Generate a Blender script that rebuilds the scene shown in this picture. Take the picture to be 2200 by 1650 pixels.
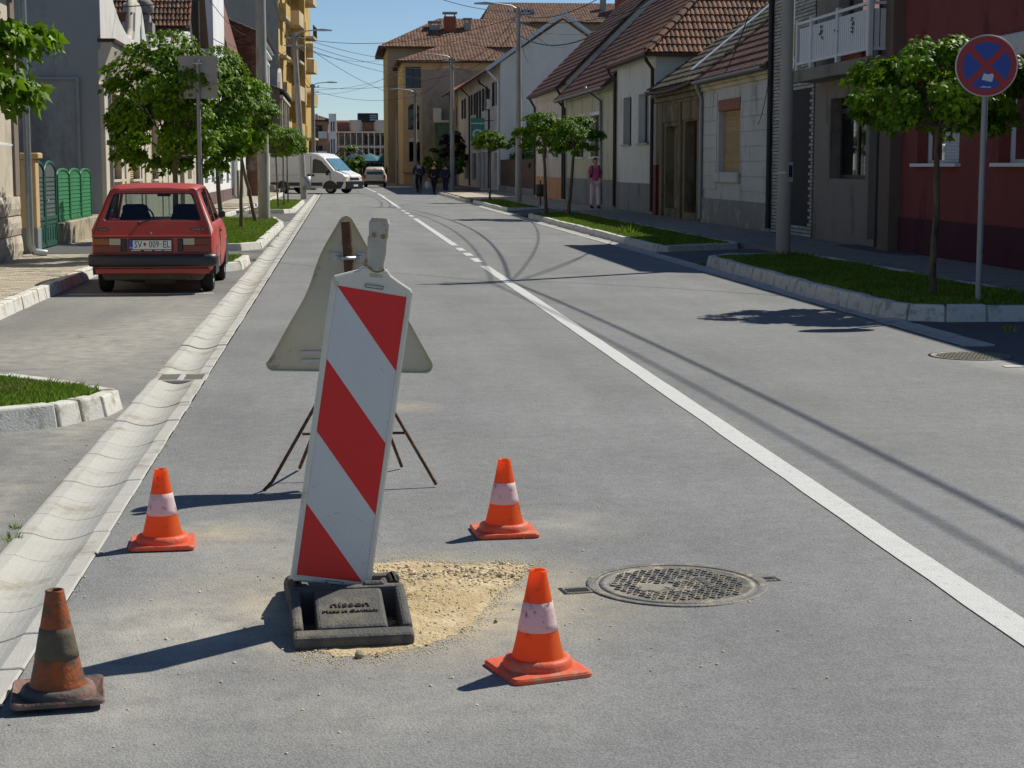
import bpy, bmesh, math, random
import numpy as np
from mathutils import Vector, Matrix
R = math.radians
random.seed(7)
for o in list(bpy.data.objects): bpy.data.objects.remove(o, do_unlink=True)
SC = bpy.context.scene
COL = SC.collection
# ---------------------------------------------------------------- camera
cam_d = bpy.data.cameras.new('camera'); cam = bpy.data.objects.new('camera', cam_d); COL.objects.link(cam)
cam_d.sensor_width = 36.0; cam_d.lens = 36.0*3750/2200; cam_d.clip_start = 0.05; cam_d.clip_end = 3000
cam.location = (0, 0, 1.5)
cam.rotation_euler = (R(90-7.0987), 0, R(-5.637))
SC.camera = cam
# ---------------------------------------------------------------- world, sun, exposure
SUN_EL = 47.5; SDX, SDY = 0.81, 0.586          # horizontal direction towards the sun
W = bpy.data.worlds.new('World'); SC.world = W; W.use_nodes = True
nt = W.node_tree; bg = nt.nodes['Background']
sky = nt.nodes.new('ShaderNodeTexSky'); sky.sky_type = 'NISHITA'; sky.sun_disc = False
sky.sun_elevation = R(SUN_EL); sky.sun_rotation = math.atan2(SDX, SDY)
sky.altitude = 0; sky.air_density = 0.78; sky.dust_density = 0.0; sky.ozone_density = 5.0
nt.links.new(sky.outputs[0], bg.inputs[0]); bg.inputs[1].default_value = 0.072
sun_d = bpy.data.lights.new('sun', 'SUN'); sun = bpy.data.objects.new('sun', sun_d); COL.objects.link(sun)
sun_d.energy = 4.35; sun_d.angle = R(0.5); sun_d.color = (1.0, 0.955, 0.87)
ce = math.cos(R(SUN_EL)); sv = Vector((SDX*ce, SDY*ce, math.sin(R(SUN_EL))))
sun.rotation_euler = (-sv).to_track_quat('-Z', 'Y').to_euler(); sun.location = (30, 30, 60)
SC.view_settings.view_transform = 'Standard'; SC.view_settings.look = 'None'
SC.view_settings.exposure = 0.3; SC.view_settings.gamma = 1.0
SC.view_settings.use_curve_mapping = False
# ---------------------------------------------------------------- materials
MATS = {}
def _n(t, typ, **kw):
    n = t.nodes.new(typ)
    for k, v in kw.items(): setattr(n, k, v)
    return n
def mat(name, col, rough=0.8, var=0.12, scale=3.0, bump=0.0, bscale=80.0, metal=0.0, spec=0.3,
        col2=None, spot=0.0, sscale=2.0, coat=0.0, trans=0.0, stretch=None, island=0.0, detail=5, alpha=None, fine=0.0, fscale=150, bdist=0.01):
    """procedural surface: base colour broken up by noise, optional second colour in blotches, fine relief"""
    if name in MATS: return MATS[name]
    m = bpy.data.materials.new(name); m.use_nodes = True; MATS[name] = m
    t = m.node_tree; L = t.links.new; p = t.nodes['Principled BSDF']
    p.inputs['Roughness'].default_value = rough; p.inputs['Metallic'].default_value = metal
    p.inputs['Specular IOR Level'].default_value = spec
    if coat: p.inputs['Coat Weight'].default_value = coat; p.inputs['Coat Roughness'].default_value = 0.08
    geo = _n(t, 'ShaderNodeNewGeometry'); vec = geo.outputs['Position']
    if stretch:
        mp = _n(t, 'ShaderNodeMapping'); mp.inputs['Scale'].default_value = stretch
        L(vec, mp.inputs['Vector']); vec2 = mp.outputs[0]
    else: vec2 = vec
    nz = _n(t, 'ShaderNodeTexNoise'); nz.inputs['Scale'].default_value = scale; nz.inputs['Detail'].default_value = detail
    nz.inputs['Roughness'].default_value = 0.62
    L(vec2, nz.inputs['Vector'])
    a = tuple(max(0, c*(1-var*1.6)) for c in col)+(1,); b = tuple(min(1, c*(1+var*1.6)) for c in col)+(1,)
    mx = _n(t, 'ShaderNodeMix', data_type='RGBA'); mx.inputs[6].default_value = a; mx.inputs[7].default_value = b
    L(nz.outputs['Fac'], mx.inputs[0]); out = mx.outputs[2]
    if fine:
        nf = _n(t, 'ShaderNodeTexNoise'); nf.inputs['Scale'].default_value = fscale; nf.inputs['Detail'].default_value = 3
        L(vec, nf.inputs['Vector'])
        rp = _n(t, 'ShaderNodeMapRange'); rp.inputs[1].default_value = .3; rp.inputs[2].default_value = .7
        rp.inputs[3].default_value = 1-fine; rp.inputs[4].default_value = 1+fine
        L(nf.outputs['Fac'], rp.inputs[0])
        vm = _n(t, 'ShaderNodeVectorMath', operation='SCALE'); L(out, vm.inputs[0]); L(rp.outputs[0], vm.inputs['Scale']); out = vm.outputs[0]
    if col2:
        n2 = _n(t, 'ShaderNodeTexNoise'); n2.inputs['Scale'].default_value = sscale; n2.inputs['Detail'].default_value = 8
        n2.inputs['Roughness'].default_value = 0.7
        L(vec2, n2.inputs['Vector'])
        mr = _n(t, 'ShaderNodeMapRange'); mr.inputs[1].default_value = 0.62-spot*0.35; mr.inputs[2].default_value = 0.72-spot*0.3
        L(n2.outputs['Fac'], mr.inputs[0])
        m2 = _n(t, 'ShaderNodeMix', data_type='RGBA'); m2.inputs[7].default_value = tuple(col2)+(1,)
        L(mr.outputs[0], m2.inputs[0]); L(out, m2.inputs[6]); out = m2.outputs[2]
    if island:
        mr = _n(t, 'ShaderNodeMapRange'); mr.inputs[3].default_value = 1-island; mr.inputs[4].default_value = 1+island
        L(geo.outputs['Random Per Island'], mr.inputs[0])
        vm = _n(t, 'ShaderNodeVectorMath', operation='SCALE'); L(out, vm.inputs[0]); L(mr.outputs[0], vm.inputs['Scale']); out = vm.outputs[0]
    L(out, p.inputs['Base Color'])
    if bump:
        nb = _n(t, 'ShaderNodeTexNoise'); nb.inputs['Scale'].default_value = bscale; nb.inputs['Detail'].default_value = 4
        L(vec, nb.inputs['Vector'])
        bp = _n(t, 'ShaderNodeBump'); bp.inputs['Strength'].default_value = bump; bp.inputs['Distance'].default_value = bdist
        L(nb.outputs['Fac'], bp.inputs['Height']); L(bp.outputs[0], p.inputs['Normal'])
    if trans:
        tr = _n(t, 'ShaderNodeBsdfTranslucent'); L(out, tr.inputs['Color'])
        ms = _n(t, 'ShaderNodeMixShader'); ms.inputs[0].default_value = trans
        L(p.outputs[0], ms.inputs[1]); L(tr.outputs[0], ms.inputs[2]); L(ms.outputs[0], t.nodes['Material Output'].inputs[0])
    return m
def glass(name, tint=(.8, .85, .85), dark=0.5, rough=0.02):
    """window pane: part see-through, part mirror"""
    if name in MATS: return MATS[name]
    m = bpy.data.materials.new(name); m.use_nodes = True; MATS[name] = m
    t = m.node_tree; L = t.links.new; t.nodes.remove(t.nodes['Principled BSDF'])
    tr = _n(t, 'ShaderNodeBsdfTransparent'); tr.inputs[0].default_value = tuple(c*(1-dark) for c in tint)+(1,)
    gl = _n(t, 'ShaderNodeBsdfGlossy'); gl.inputs['Roughness'].default_value = rough; gl.inputs[0].default_value = (.9, .95, 1, 1)
    fr = _n(t, 'ShaderNodeFresnel'); fr.inputs[0].default_value = 1.5
    ms = _n(t, 'ShaderNodeMixShader'); L(fr.outputs[0], ms.inputs[0]); L(tr.outputs[0], ms.inputs[1]); L(gl.outputs[0], ms.inputs[2])
    L(ms.outputs[0], t.nodes['Material Output'].inputs[0]); return m
# ---------------------------------------------------------------- mesh builder
class MB:
    def __init__(s): s.v = []; s.f = []; s.m = []; s.s = []
    def add(s, vs, fs, m=0, sm=False):
        b = len(s.v); s.v += [tuple(map(float, q)) for q in vs]
        for f in fs: s.f.append([b+i for i in f]); s.m.append(m); s.s.append(sm)
        return s
    def poly(s, pts, m=0): return s.add(pts, [list(range(len(pts)))], m)
    def box(s, x0, x1, y0, y1, z0, z1, m=0):
        vs = [(x, y, z) for z in (z0, z1) for x, y in ((x0, y0), (x1, y0), (x1, y1), (x0, y1))]
        return s.add(vs, [(0, 3, 2, 1), (4, 5, 6, 7), (0, 1, 5, 4), (1, 2, 6, 5), (2, 3, 7, 6), (3, 0, 4, 7)], m)
    def hexa(s, p, m=0):
        """eight corners: four of the bottom, four of the top"""
        return s.add(p, [(0, 3, 2, 1), (4, 5, 6, 7), (0, 1, 5, 4), (1, 2, 6, 5), (2, 3, 7, 6), (3, 0, 4, 7)], m)
    def prism(s, pts, axis, a0, a1, m=0, sm=False):
        n = len(pts)
        def P(q, a):
            if axis == 'x': return (a, q[0], q[1])
            if axis == 'y': return (q[0], a, q[1])
            return (q[0], q[1], a)
        vs = [P(q, a0) for q in pts]+[P(q, a1) for q in pts]
        s.add(vs, [list(range(n))[::-1], [n+i for i in range(n)]], m)
        return s.add(vs, [(i, (i+1) % n, n+(i+1) % n, n+i) for i in range(n)], m, sm)
    def cyl(s, p0, p1, r0, r1=None, n=12, m=0, caps=True, sm=True):
        r1 = r0 if r1 is None else r1
        p0 = Vector(p0); p1 = Vector(p1); d = (p1-p0).normalized()
        u = d.orthogonal().normalized(); w = d.cross(u); vs = []
        for p, r in ((p0, r0), (p1, r1)):
            for i in range(n):
                a = 2*math.pi*i/n; vs.append(p+u*math.cos(a)*r+w*math.sin(a)*r)
        s.add(vs, [(i, (i+1) % n, n+(i+1) % n, n+i) for i in range(n)], m, sm)
        if caps: s.add(vs, [list(range(n))[::-1], [n+i for i in range(n)]], m)
        return s
    def tube(s, pts, r, n=6, m=0, sm=True):
        pts = [Vector(p) for p in pts]; k = len(pts); vs = []
        rs = r if isinstance(r, (list, tuple)) else [r]*k
        up = None
        for j, p in enumerate(pts):
            d = (pts[min(j+1, k-1)]-pts[max(j-1, 0)]).normalized()
            if up is None: up = d.orthogonal().normalized()
            u = (up-d*up.dot(d)).normalized(); w = d.cross(u); up = u
            for i in range(n):
                a = 2*math.pi*i/n; vs.append(p+u*math.cos(a)*rs[j]+w*math.sin(a)*rs[j])
        fs = [(j*n+i, j*n+(i+1) % n, (j+1)*n+(i+1) % n, (j+1)*n+i) for j in range(k-1) for i in range(n)]
        s.add(vs, fs, m, sm); s.add(vs, [list(range(n))[::-1], [(k-1)*n+i for i in range(n)]], m)
        return s
    def lathe(s, prof, n=24, c=(0, 0, 0), m=0, sm=True, axis='z'):
        vs = []
        for r, z in prof:
            for i in range(n):
                a = 2*math.pi*i/n; q = (r*math.cos(a), r*math.sin(a), z)
                if axis == 'x': q = (q[2], q[0], q[1])
                if axis == 'y': q = (q[0], q[2], q[1])
                vs.append((c[0]+q[0], c[1]+q[1], c[2]+q[2]))
        return s.add(vs, [(j*n+i, j*n+(i+1) % n, (j+1)*n+(i+1) % n, (j+1)*n+i) for j in range(len(prof)-1) for i in range(n)], m, sm)
    def loft(s, rings, m=0, sm=True, closed=True, caps=True):
        n = len(rings[0]); vs = [q for r in rings for q in r]
        e = n if closed else n-1
        s.add(vs, [(j*n+i, j*n+(i+1) % n, (j+1)*n+(i+1) % n, (j+1)*n+i) for j in range(len(rings)-1) for i in range(e)], m, sm)
        if caps: s.add(vs, [list(range(n))[::-1], [(len(rings)-1)*n+i for i in range(n)]], m)
        return s
    def move(s, d=(0, 0, 0), M=None):
        if M is not None: s.v = [tuple(M @ Vector(q)) for q in s.v]
        s.v = [(q[0]+d[0], q[1]+d[1], q[2]+d[2]) for q in s.v]; return s
    def mesh(s, name, mats, fix=True):
        me = bpy.data.meshes.new(name); me.from_pydata(s.v, [], s.f)
        for q in (mats if isinstance(mats, (list, tuple)) else [mats]): me.materials.append(q)
        me.polygons.foreach_set('material_index', s.m); me.polygons.foreach_set('use_smooth', s.s)
        if fix and len(s.f) < 30000:
            bm = bmesh.new(); bm.from_mesh(me); bmesh.ops.recalc_face_normals(bm, faces=bm.faces); bm.to_mesh(me); bm.free()
        me.update(); return me
    def build(s, name, mats, parent=None, bevel=0, seg=1, fix=True, world=None, angle=35):
        """one mesh object; world=(x,y,z): vertices were written in world space, parent sits there"""
        if world is not None: s.move((-world[0], -world[1], -world[2]))
        o = bpy.data.objects.new(name, s.mesh(name, mats, fix)); COL.objects.link(o)
        if parent is not None: o.parent = parent
        if bevel:
            md = o.modifiers.new('edge', 'BEVEL'); md.width = bevel; md.segments = seg; md.limit_method = 'ANGLE'; md.angle_limit = R(angle)
        return o
def tag(o, label=None, cat=None, group=None, kind=None):
    if label: o['label'] = label
    if cat: o['category'] = cat
    if group: o['group'] = group
    if kind: o['kind'] = kind
    return o
def thing(name, label, cat, loc=(0, 0, 0), rz=0, group=None):
    o = bpy.data.objects.new(name, None); COL.objects.link(o); o.empty_display_size = .2
    o.location = loc; o.rotation_euler = (0, 0, rz)
    return tag(o, label, cat, group)
def copy_tree(o, parent=None):
    c = o.copy(); COL.objects.link(c); c.parent = parent
    for ch in list(o.children): copy_tree(ch, c)
    return c
def text_mesh(name, txt, size, m, parent, M, extrude=0.001, align='CENTER', sx=1.0):
    """lettering as a thin solid mesh; M places the text plane (x right, y up)"""
    cu = bpy.data.curves.new(name, 'FONT'); cu.body = txt; cu.size = size; cu.align_x = align; cu.align_y = 'CENTER'
    cu.extrude = extrude; cu.resolution_u = 2
    t = bpy.data.objects.new(name, cu); COL.objects.link(t)
    dg = bpy.context.evaluated_depsgraph_get(); me = bpy.data.meshes.new_from_object(t.evaluated_get(dg))
    bpy.data.objects.remove(t, do_unlink=True); bpy.data.curves.remove(cu)
    me.transform(M @ Matrix.Diagonal((sx, 1, 1, 1))); me.materials.clear(); me.materials.append(m)
    o = bpy.data.objects.new(name, me); COL.objects.link(o); o.parent = parent; return o
def plane_M(o, xdir, ydir):
    x = Vector(xdir).normalized(); y = Vector(ydir).normalized(); z = x.cross(y)
    return Matrix.Translation(Vector(o)) @ Matrix((x, y, z)).transposed().to_4x4()
# ================================================================ GROUND, ROAD, KERBS
def asphalt(name, base, dust, yaw=0.0):
    m = bpy.data.materials.new(name); m.use_nodes = True; t = m.node_tree; L = t.links.new; p = t.nodes['Principled BSDF']
    p.inputs['Roughness'].default_value = .88; p.inputs['Specular IOR Level'].default_value = .25
    geo = _n(t, 'ShaderNodeNewGeometry'); pos = geo.outputs['Position']
    def noise(sc, det=4, vec=None, rough=.6):
        n = _n(t, 'ShaderNodeTexNoise'); n.inputs['Scale'].default_value = sc; n.inputs['Detail'].default_value = det
        n.inputs['Roughness'].default_value = rough; L(vec or pos, n.inputs['Vector']); return n.outputs['Fac']
    def mr(x, a, b, c, d):
        n = _n(t, 'ShaderNodeMapRange'); 
        for i, q in enumerate((a, b, c, d)): n.inputs[i+1].default_value = q
        L(x, n.inputs[0]); return n.outputs[0]
    def mul(x, y):
        n = _n(t, 'ShaderNodeMath', operation='MULTIPLY'); L(x, n.inputs[0])
        if hasattr(y, 'links'): L(y, n.inputs[1])
        else: n.inputs[1].default_value = y
        return n.outputs[0]
    # aggregate: chips of stone in a darker binder
    vo = _n(t, 'ShaderNodeTexVoronoi'); vo.inputs['Scale'].default_value = 120; L(pos, vo.inputs['Vector'])
    sp = _n(t, 'ShaderNodeSeparateColor'); L(vo.outputs['Color'], sp.inputs[0])
    chip = mr(sp.outputs[0], 0, 1, .88, 1.12)
    gap = mr(vo.outputs['Distance'], .25, .75, 1.05, .80)
    big = mr(noise(.55, 6), .3, .7, .86, 1.12); mid = mr(noise(9, 6, rough=.7), .25, .75, .84, 1.14)
    f = mul(mul(chip, gap), mul(big, mid))
    vm = _n(t, 'ShaderNodeVectorMath', operation='SCALE'); vm.inputs[0].default_value = base; L(f, vm.inputs['Scale'])
    col = vm.outputs[0]
    # long wheel-worn streaks
    mp = _n(t, 'ShaderNodeMapping'); mp.inputs['Scale'].default_value = (1.6, .12, 1); L(pos, mp.inputs['Vector'])
    st = mr(noise(1.0, 5, mp.outputs[0]), .35, .7, .93, 1.09)
    vm2 = _n(t, 'ShaderNodeVectorMath', operation='SCALE'); L(col, vm2.inputs[0]); L(st, vm2.inputs['Scale']); col = vm2.outputs[0]
    for (cx, cy, rx, ry, amt, c) in dust:       # spilled sand and dry dust, patchy
        m1 = _n(t, 'ShaderNodeMapping'); m1.inputs['Location'].default_value = (-cx/rx, -cy/ry, 0); m1.inputs['Scale'].default_value = (1/rx, 1/ry, 0)
        L(pos, m1.inputs['Vector'])
        ln = _n(t, 'ShaderNodeVectorMath', operation='LENGTH'); L(m1.outputs[0], ln.inputs[0])
        ms = mr(ln.outputs['Value'], .15, 1.0, 1.0, 0.0)
        nn = mr(noise(5.5, 9, rough=.72), .30, .60, 0, 1); n3 = mr(noise(140, 3), .25, .58, .35, 1)
        fac = mul(mul(mul(ms, nn), n3), amt)
        mx = _n(t, 'ShaderNodeMix', data_type='RGBA'); mx.inputs[7].default_value = tuple(c)+(1,); L(fac, mx.inputs[0]); L(col, mx.inputs[6]); col = mx.outputs[2]
    pit = mr(noise(105, 2), .61, .69, 1, .70)
    vp = _n(t, 'ShaderNodeVectorMath', operation='SCALE'); L(col, vp.inputs[0]); L(pit, vp.inputs['Scale']); col = vp.outputs[0]
    # small dark drips and tar spots
    dk = mr(noise(14, 3), .70, .76, 0, .45)
    mx = _n(t, 'ShaderNodeMix', data_type='RGBA'); mx.inputs[7].default_value = (.05, .05, .05, 1); L(dk, mx.inputs[0]); L(col, mx.inputs[6]); col = mx.outputs[2]
    L(col, p.inputs['Base Color'])
    b1 = _n(t, 'ShaderNodeBump'); b1.inputs['Strength'].default_value = .55; b1.inputs['Distance'].default_value = .004
    h = _n(t, 'ShaderNodeMath', operation='SUBTRACT'); L(noise(170, 3), h.inputs[0]); L(vo.outputs['Distance'], h.inputs[1])
    L(h.outputs[0], b1.inputs['Height']); L(b1.outputs[0], p.inputs['Normal'])
    return m
SAND = (.52, .43, .27); PALE = (.47, .44, .37)
A_ROAD = asphalt('asphalt_road', (.226, .228, .220), [
    (.22, 5.95, 1.0, .95, 1.0, SAND), (.25, 5.95, .62, .80, 1.0, SAND), (-.45, 5.65, .80, .55, .75, PALE), (.1, 4.75, .9, .6, .4, PALE), (-.35, 6.9, .5, .9, .45, PALE),
    (-.55, 7.15, .35, .3, .7, SAND), (.42, 10.9, .25, .35, .55, SAND), (5.2, 12.9, .5, 1.1, .7, PALE), (-.7, 5.0, .35, 1.5, .55, PALE), (.9, 7.2, .4, .4, .5, PALE)])
A_BAY = asphalt('asphalt_bay', (.205, .203, .190), [
    (-2.1, 14.5, 1.4, 3.5, .75, PALE), (-1.5, 10.2, .5, 1.2, .7, PALE), (-1.6, 17.5, .8, 3, .7, PALE), (-1.55, 8.0, .3, 2.0, .6, PALE), (-2.2, 20, 2, 1.5, .4, PALE)])
A_DARK = asphalt('asphalt_side', (.12, .12, .118), [(-2, 30, 1.5, 1.5, .5, PALE)])
M_PAINT = mat('road_paint', (.55, .55, .52), .75, .10, 12, bump=.5, bscale=150, col2=(.30, .30, .29), spot=.10, sscale=26, fine=.12, fscale=260)
M_KERB = mat('kerb_concrete', (.60, .585, .52), .85, .12, 9, bump=.35, bscale=70, col2=(.36, .33, .26), spot=.28, sscale=6)
M_GUT = mat('gutter_concrete', (.43, .42, .375), .88, .11, 5, bump=.3, bscale=120, col2=(.30, .27, .2), spot=.22, sscale=2.6, fine=.1, fscale=200)
M_JOINT = mat('joint_mortar', (.375, .345, .285), .95, .2, 30)
M_EARTH = mat('ground_earth', (.17, .165, .15), .95, .2, .6)
M_SOIL = mat('soil', (.07, .06, .035), .95, .25, 12, bump=.6, bscale=50)
M_PAVE = mat('paver_concrete', (.42, .375, .285), .9, .1, 5, bump=.3, bscale=120, island=.12)
M_PAVEB = mat('paver_bed', (.25, .22, .17), .95, .15, 20)
M_IRON = mat('cast_iron', (.16, .155, .14), .62, .2, 40, metal=.35, bump=.4, bscale=200, col2=(.33, .28, .19), spot=.35, sscale=14)
M_DARKHOLE = mat('dark_cavity', (.012, .012, .012), .9, .1)  # near-black colour stands in for shade inside holes and gaps

def sheet(name, pts, z, m, label=None):
    o = MB().poly([(x, y, z) for x, y in pts]).build(name, m); return tag(o, label, kind='structure')
tag(MB().poly([(-400, -60, -.07), (400, -60, -.07), (400, 900, -.07), (-400, 900, -.07)]).build('ground', M_EARTH), kind='structure')
GL, GR = -1.33, -.955                       # left gutter edges
RG0, RG1 = 5.20, 5.50                        # right gutter edges
road = sheet('road', [(GR-.02, -25), (RG0+.012, -25), (RG0+.012, 99), (8.2, 104), (60, 106), (60, 113), (7.6, 113), (6.6, 125), (6.2, 170), (8, 190), (8, 235), (-4, 235), (-1.8, 160), (-1.4, 114), (-60, 122), (-60, 108), (-3.2, 103.5), (-.9, 99)], 0, A_ROAD)
bay = sheet('parking_bay', [(-3.34, -25), (GL+.014, -25), (GL+.014, 100), (-3.34, 100)], 0.0, A_BAY)
# centre line: solid, then groups of short dashes as it runs up to the junction
line = MB()
def dash(y0, y1, x=2.19, w=.065, x2=None):
    x2 = x if x2 is None else x2
    n = max(1, int((y1-y0)/.35)); ys = np.linspace(y0, y1, n+1); rr = random.Random(int(y0*10))
    L_ = [(x+(x2-x)*i/n-w+rr.uniform(-.003, .003), ys[i], .004) for i in range(n+1)]; R_ = [(x+(x2-x)*i/n+w+rr.uniform(-.003, .003), ys[i], .004) for i in range(n+1)]
    line.add(L_+R_, [(i, n+1+i, n+2+i, i+1) for i in range(n)])
dash(-20, 26.45)
for a, b in ((27.55, 28.7), (29.5, 30.5), (31.3, 32.4), (33.4, 51.0), (53.0, 54.6), (56, 57.6), (59.2, 61), (63.5, 88)): dash(a, b, 2.2, .065)
dash(88, 99, 2.25, .065, 2.2); dash(104, 128, 2.2, .065, 1.9)
tag(line.build('road_marking', M_PAINT), kind='structure')
# zebra-like stop line and faded edge line by the parked car
mk = MB(); mk.box(-3.2, -1.5, 21.0, 21.09, .0, .003)
tag(mk.build('bay_marking', M_PAINT), kind='structure')

# ---- left gutter: dished concrete slabs, one by one
def slab_mesh(x0, x1, ln, flip=False, deep=.030):
    w = x1-x0; lip = .07*w/.375
    prof = [(0, .006), (.015, .008), (.06*w/.375, .004)]
    for i in range(1, 8):
        u = i/8; prof.append((.06*w/.375+(w-.06*w/.375-lip)*u, .004-deep*math.sin(math.pi*u)))
    prof += [(w-lip, .006), (w-.008, .008), (w, .004)]
    if flip: prof = [(w-a, b) for a, b in prof][::-1]
    g = .002; b = MB()
    top = [(x0+a, g/2+.002, z) for a, z in prof]; mid0 = [(x0+a, g/2+.006, z+.003) for a, z in prof]
    mid1 = [(x0+a, ln-g/2-.006, z+.003) for a, z in prof]; end = [(x0+a, ln-g/2-.002, z) for a, z in prof]
    bot0 = [(x0+a, g/2+.002, -.06) for a, z in prof]; bot1 = [(x0+a, ln-g/2-.002, -.06) for a, z in prof]
    b.loft([bot0, top, mid0, mid1, end, bot1], closed=False, caps=False, sm=False)
    return b.mesh('gutter_slab', M_GUT)
gutter = MB().box(GL+.002, GR-.002, -25, 99.5, -.066, -.036).build('gutter', M_JOINT); tag(gutter, kind='structure')
sm = slab_mesh(GL, GR, .4)
y = -2.0; k = 0; rr = random.Random(3)
far = MB()
while y < 96:
    if not (12.35 < y+.2 < 12.75):
        if k < 150:
            o = bpy.data.objects.new('gutter_slab', sm); COL.objects.link(o); o.parent = gutter
            o.location = (rr.uniform(-.003, .003), y, rr.uniform(-.003, .003)); o.rotation_euler = (rr.uniform(-.004, .004), rr.uniform(-.003, .003), rr.uniform(-.002, .002))
            k += 1
        else:
            vs = [(v.co.x, v.co.y+y, v.co.z) for v in sm.vertices]; far.add(vs, [list(p.vertices) for p in sm.polygons])
    y += .4
if far.v:
    o = far.build('gutter_slabs_far', M_GUT, gutter); tag(o, kind='stuff')
# drain grate set across the gutter
gr = thing('drain_grate', 'slotted iron drain grate set across the concrete gutter', 'drain grate', (-1.14, 12.6, 0))
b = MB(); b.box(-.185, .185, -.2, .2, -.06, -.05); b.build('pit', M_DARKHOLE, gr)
b = MB()
for (x0, x1, y0, y1) in ((-.186, .186, -.2, -.17), (-.186, .186, .17, .2), (-.186, -.155, -.17, .17), (.155, .186, -.17, .17), (-.02, .02, -.17, .17)): b.box(x0, x1, y0, y1, -.05, .004)
b.build('frame', M_GUT, gr, bevel=.004)
for s in (-1, 1):
    for i in range(9):
        b = MB(); yy = -.155+i*.0385; b.hexa([(min(s*.025, s*.15), yy-.011, -.045), (max(s*.025, s*.15), yy-.011, -.045), (max(s*.025, s*.15), yy+.011, -.045), (min(s*.025, s*.15), yy+.011, -.045)]+[(q, yy+d, -.004+.008*abs(q)/.15) for q, d in ((min(s*.025, s*.15), -.011), (max(s*.025, s*.15), -.011), (max(s*.025, s*.15), .011), (min(s*.025, s*.15), .011))])
        b.build('bar', mat('grate_iron', (.24, .215, .165), .8, .2, 30), gr)
# ---- right gutter
gutter2 = MB().box(RG0+.002, RG1, 14.1, 99, -.066, -.04).build('gutter', M_JOINT); tag(gutter2, kind='structure')
sm2 = slab_mesh(RG0, RG1, .4, True, .02); y = 14.2; k = 0; far = MB()
while y < 98:
    if k < 110:
        o = bpy.data.objects.new('gutter_slab', sm2); COL.objects.link(o); o.parent = gutter2
        o.location = (0, y, rr.uniform(-.003, .002)); o.rotation_euler = (rr.uniform(-.006, .006), 0, rr.uniform(-.004, .004)); k += 1
    else: far.add([(v.co.x, v.co.y+y, v.co.z) for v in sm2.vertices], [list(p.vertices) for p in sm2.polygons])
    y += .4
tag(far.build('gutter_slabs_far', M_GUT, gutter2), kind='stuff')
sheet('apron', [(RG0, -25), (9.2, -25), (9.2, 16.6), (RG1, 16.6), (RG1, 14.15), (RG0, 14.15)], 0.0, A_DARK)

# ---- kerbed planting islands: kerb stones one by one, soil, grass blades
def resample(pts, step):
    out = []
    for (x0, y0), (x1, y1) in zip(pts, pts[1:]):
        d = math.hypot(x1-x0, y1-y0); n = max(1, round(d/step))
        for i in range(n): out.append((x0+(x1-x0)*i/n, y0+(y1-y0)*i/n))
    out.append(pts[-1]); return out
def inset(pts, d):
    """closed ccw polygon moved inwards"""
    n = len(pts); res = []
    for i in range(n):
        p0, p1, p2 = Vector(pts[i-1]), Vector(pts[i]), Vector(pts[(i+1) % n])
        a = (p1-p0).normalized(); b = (p2-p1).normalized()
        na = Vector((-a.y, a.x)); nb = Vector((-b.y, b.x)); nn = (na+nb).normalized()
        res.append(tuple(p1+nn*(d/max(.5, nn.dot(na)))))
    return res
def kerb_run(parent, pts, h=.13, top=.11, foot=.15, step=.5, stone=True, name='kerb_stone', close=False, gap=.022, rnd=random.Random(5)):
    """pts run with the island on the left hand; the outer face slopes"""
    pp = resample(pts+([pts[0]] if close else []), step)
    n = len(pp); nor = []
    for i in range(n):
        if close and i in (0, n-1): a, c = Vector(pp[n-2]), Vector(pp[1])
        else: a, c = Vector(pp[max(0, i-1)]), Vector(pp[min(n-1, i+1)])
        d = (c-a).normalized(); nor.append(Vector((-d.y, d.x)))
    bed = MB()
    for i in range(n-1):
        a, c = Vector(pp[i]), Vector(pp[i+1]); d = (c-a).normalized()
        a2 = a+d*gap/2; c2 = c-d*gap/2; na, nc = nor[i], nor[i+1]; hz = h+rnd.uniform(-.008, .008); jj = rnd.uniform(-.006, .006)
        na = na*1.0; q = MB()
        o0, o1 = a2+na*jj, c2+nc*jj
        sl = foot-top
        P = [o0, o1, o1+nc*foot, o0+na*foot]
        T = [o0+na*sl, o1+nc*sl, o1+nc*foot, o0+na*foot]
        q.hexa([(v.x, v.y, -.05) for v in P]+[(v.x, v.y, hz) for v in T])
        q.build(name, M_KERB, parent, bevel=.012, seg=2)
        P = [a+nor[i]*.02, c+nor[i+1]*.02, c+nor[i+1]*(foot-.012), a+nor[i]*(foot-.012)]; T = [a+nor[i]*(sl+.018), c+nor[i+1]*(sl+.018), c+nor[i+1]*(foot-.012), a+nor[i]*(foot-.012)]
        bed.hexa([(v.x, v.y, -.05) for v in P]+[(v.x, v.y, h-.022) for v in T])
    bed.build('mortar', M_JOINT, parent)
M_GRASS = mat('grass_blade', (.155, .250, .026), .6, .3, 1.6, island=.5, trans=.30, spec=.2, col2=(.27, .23, .09), spot=.12, sscale=1.8)
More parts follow.
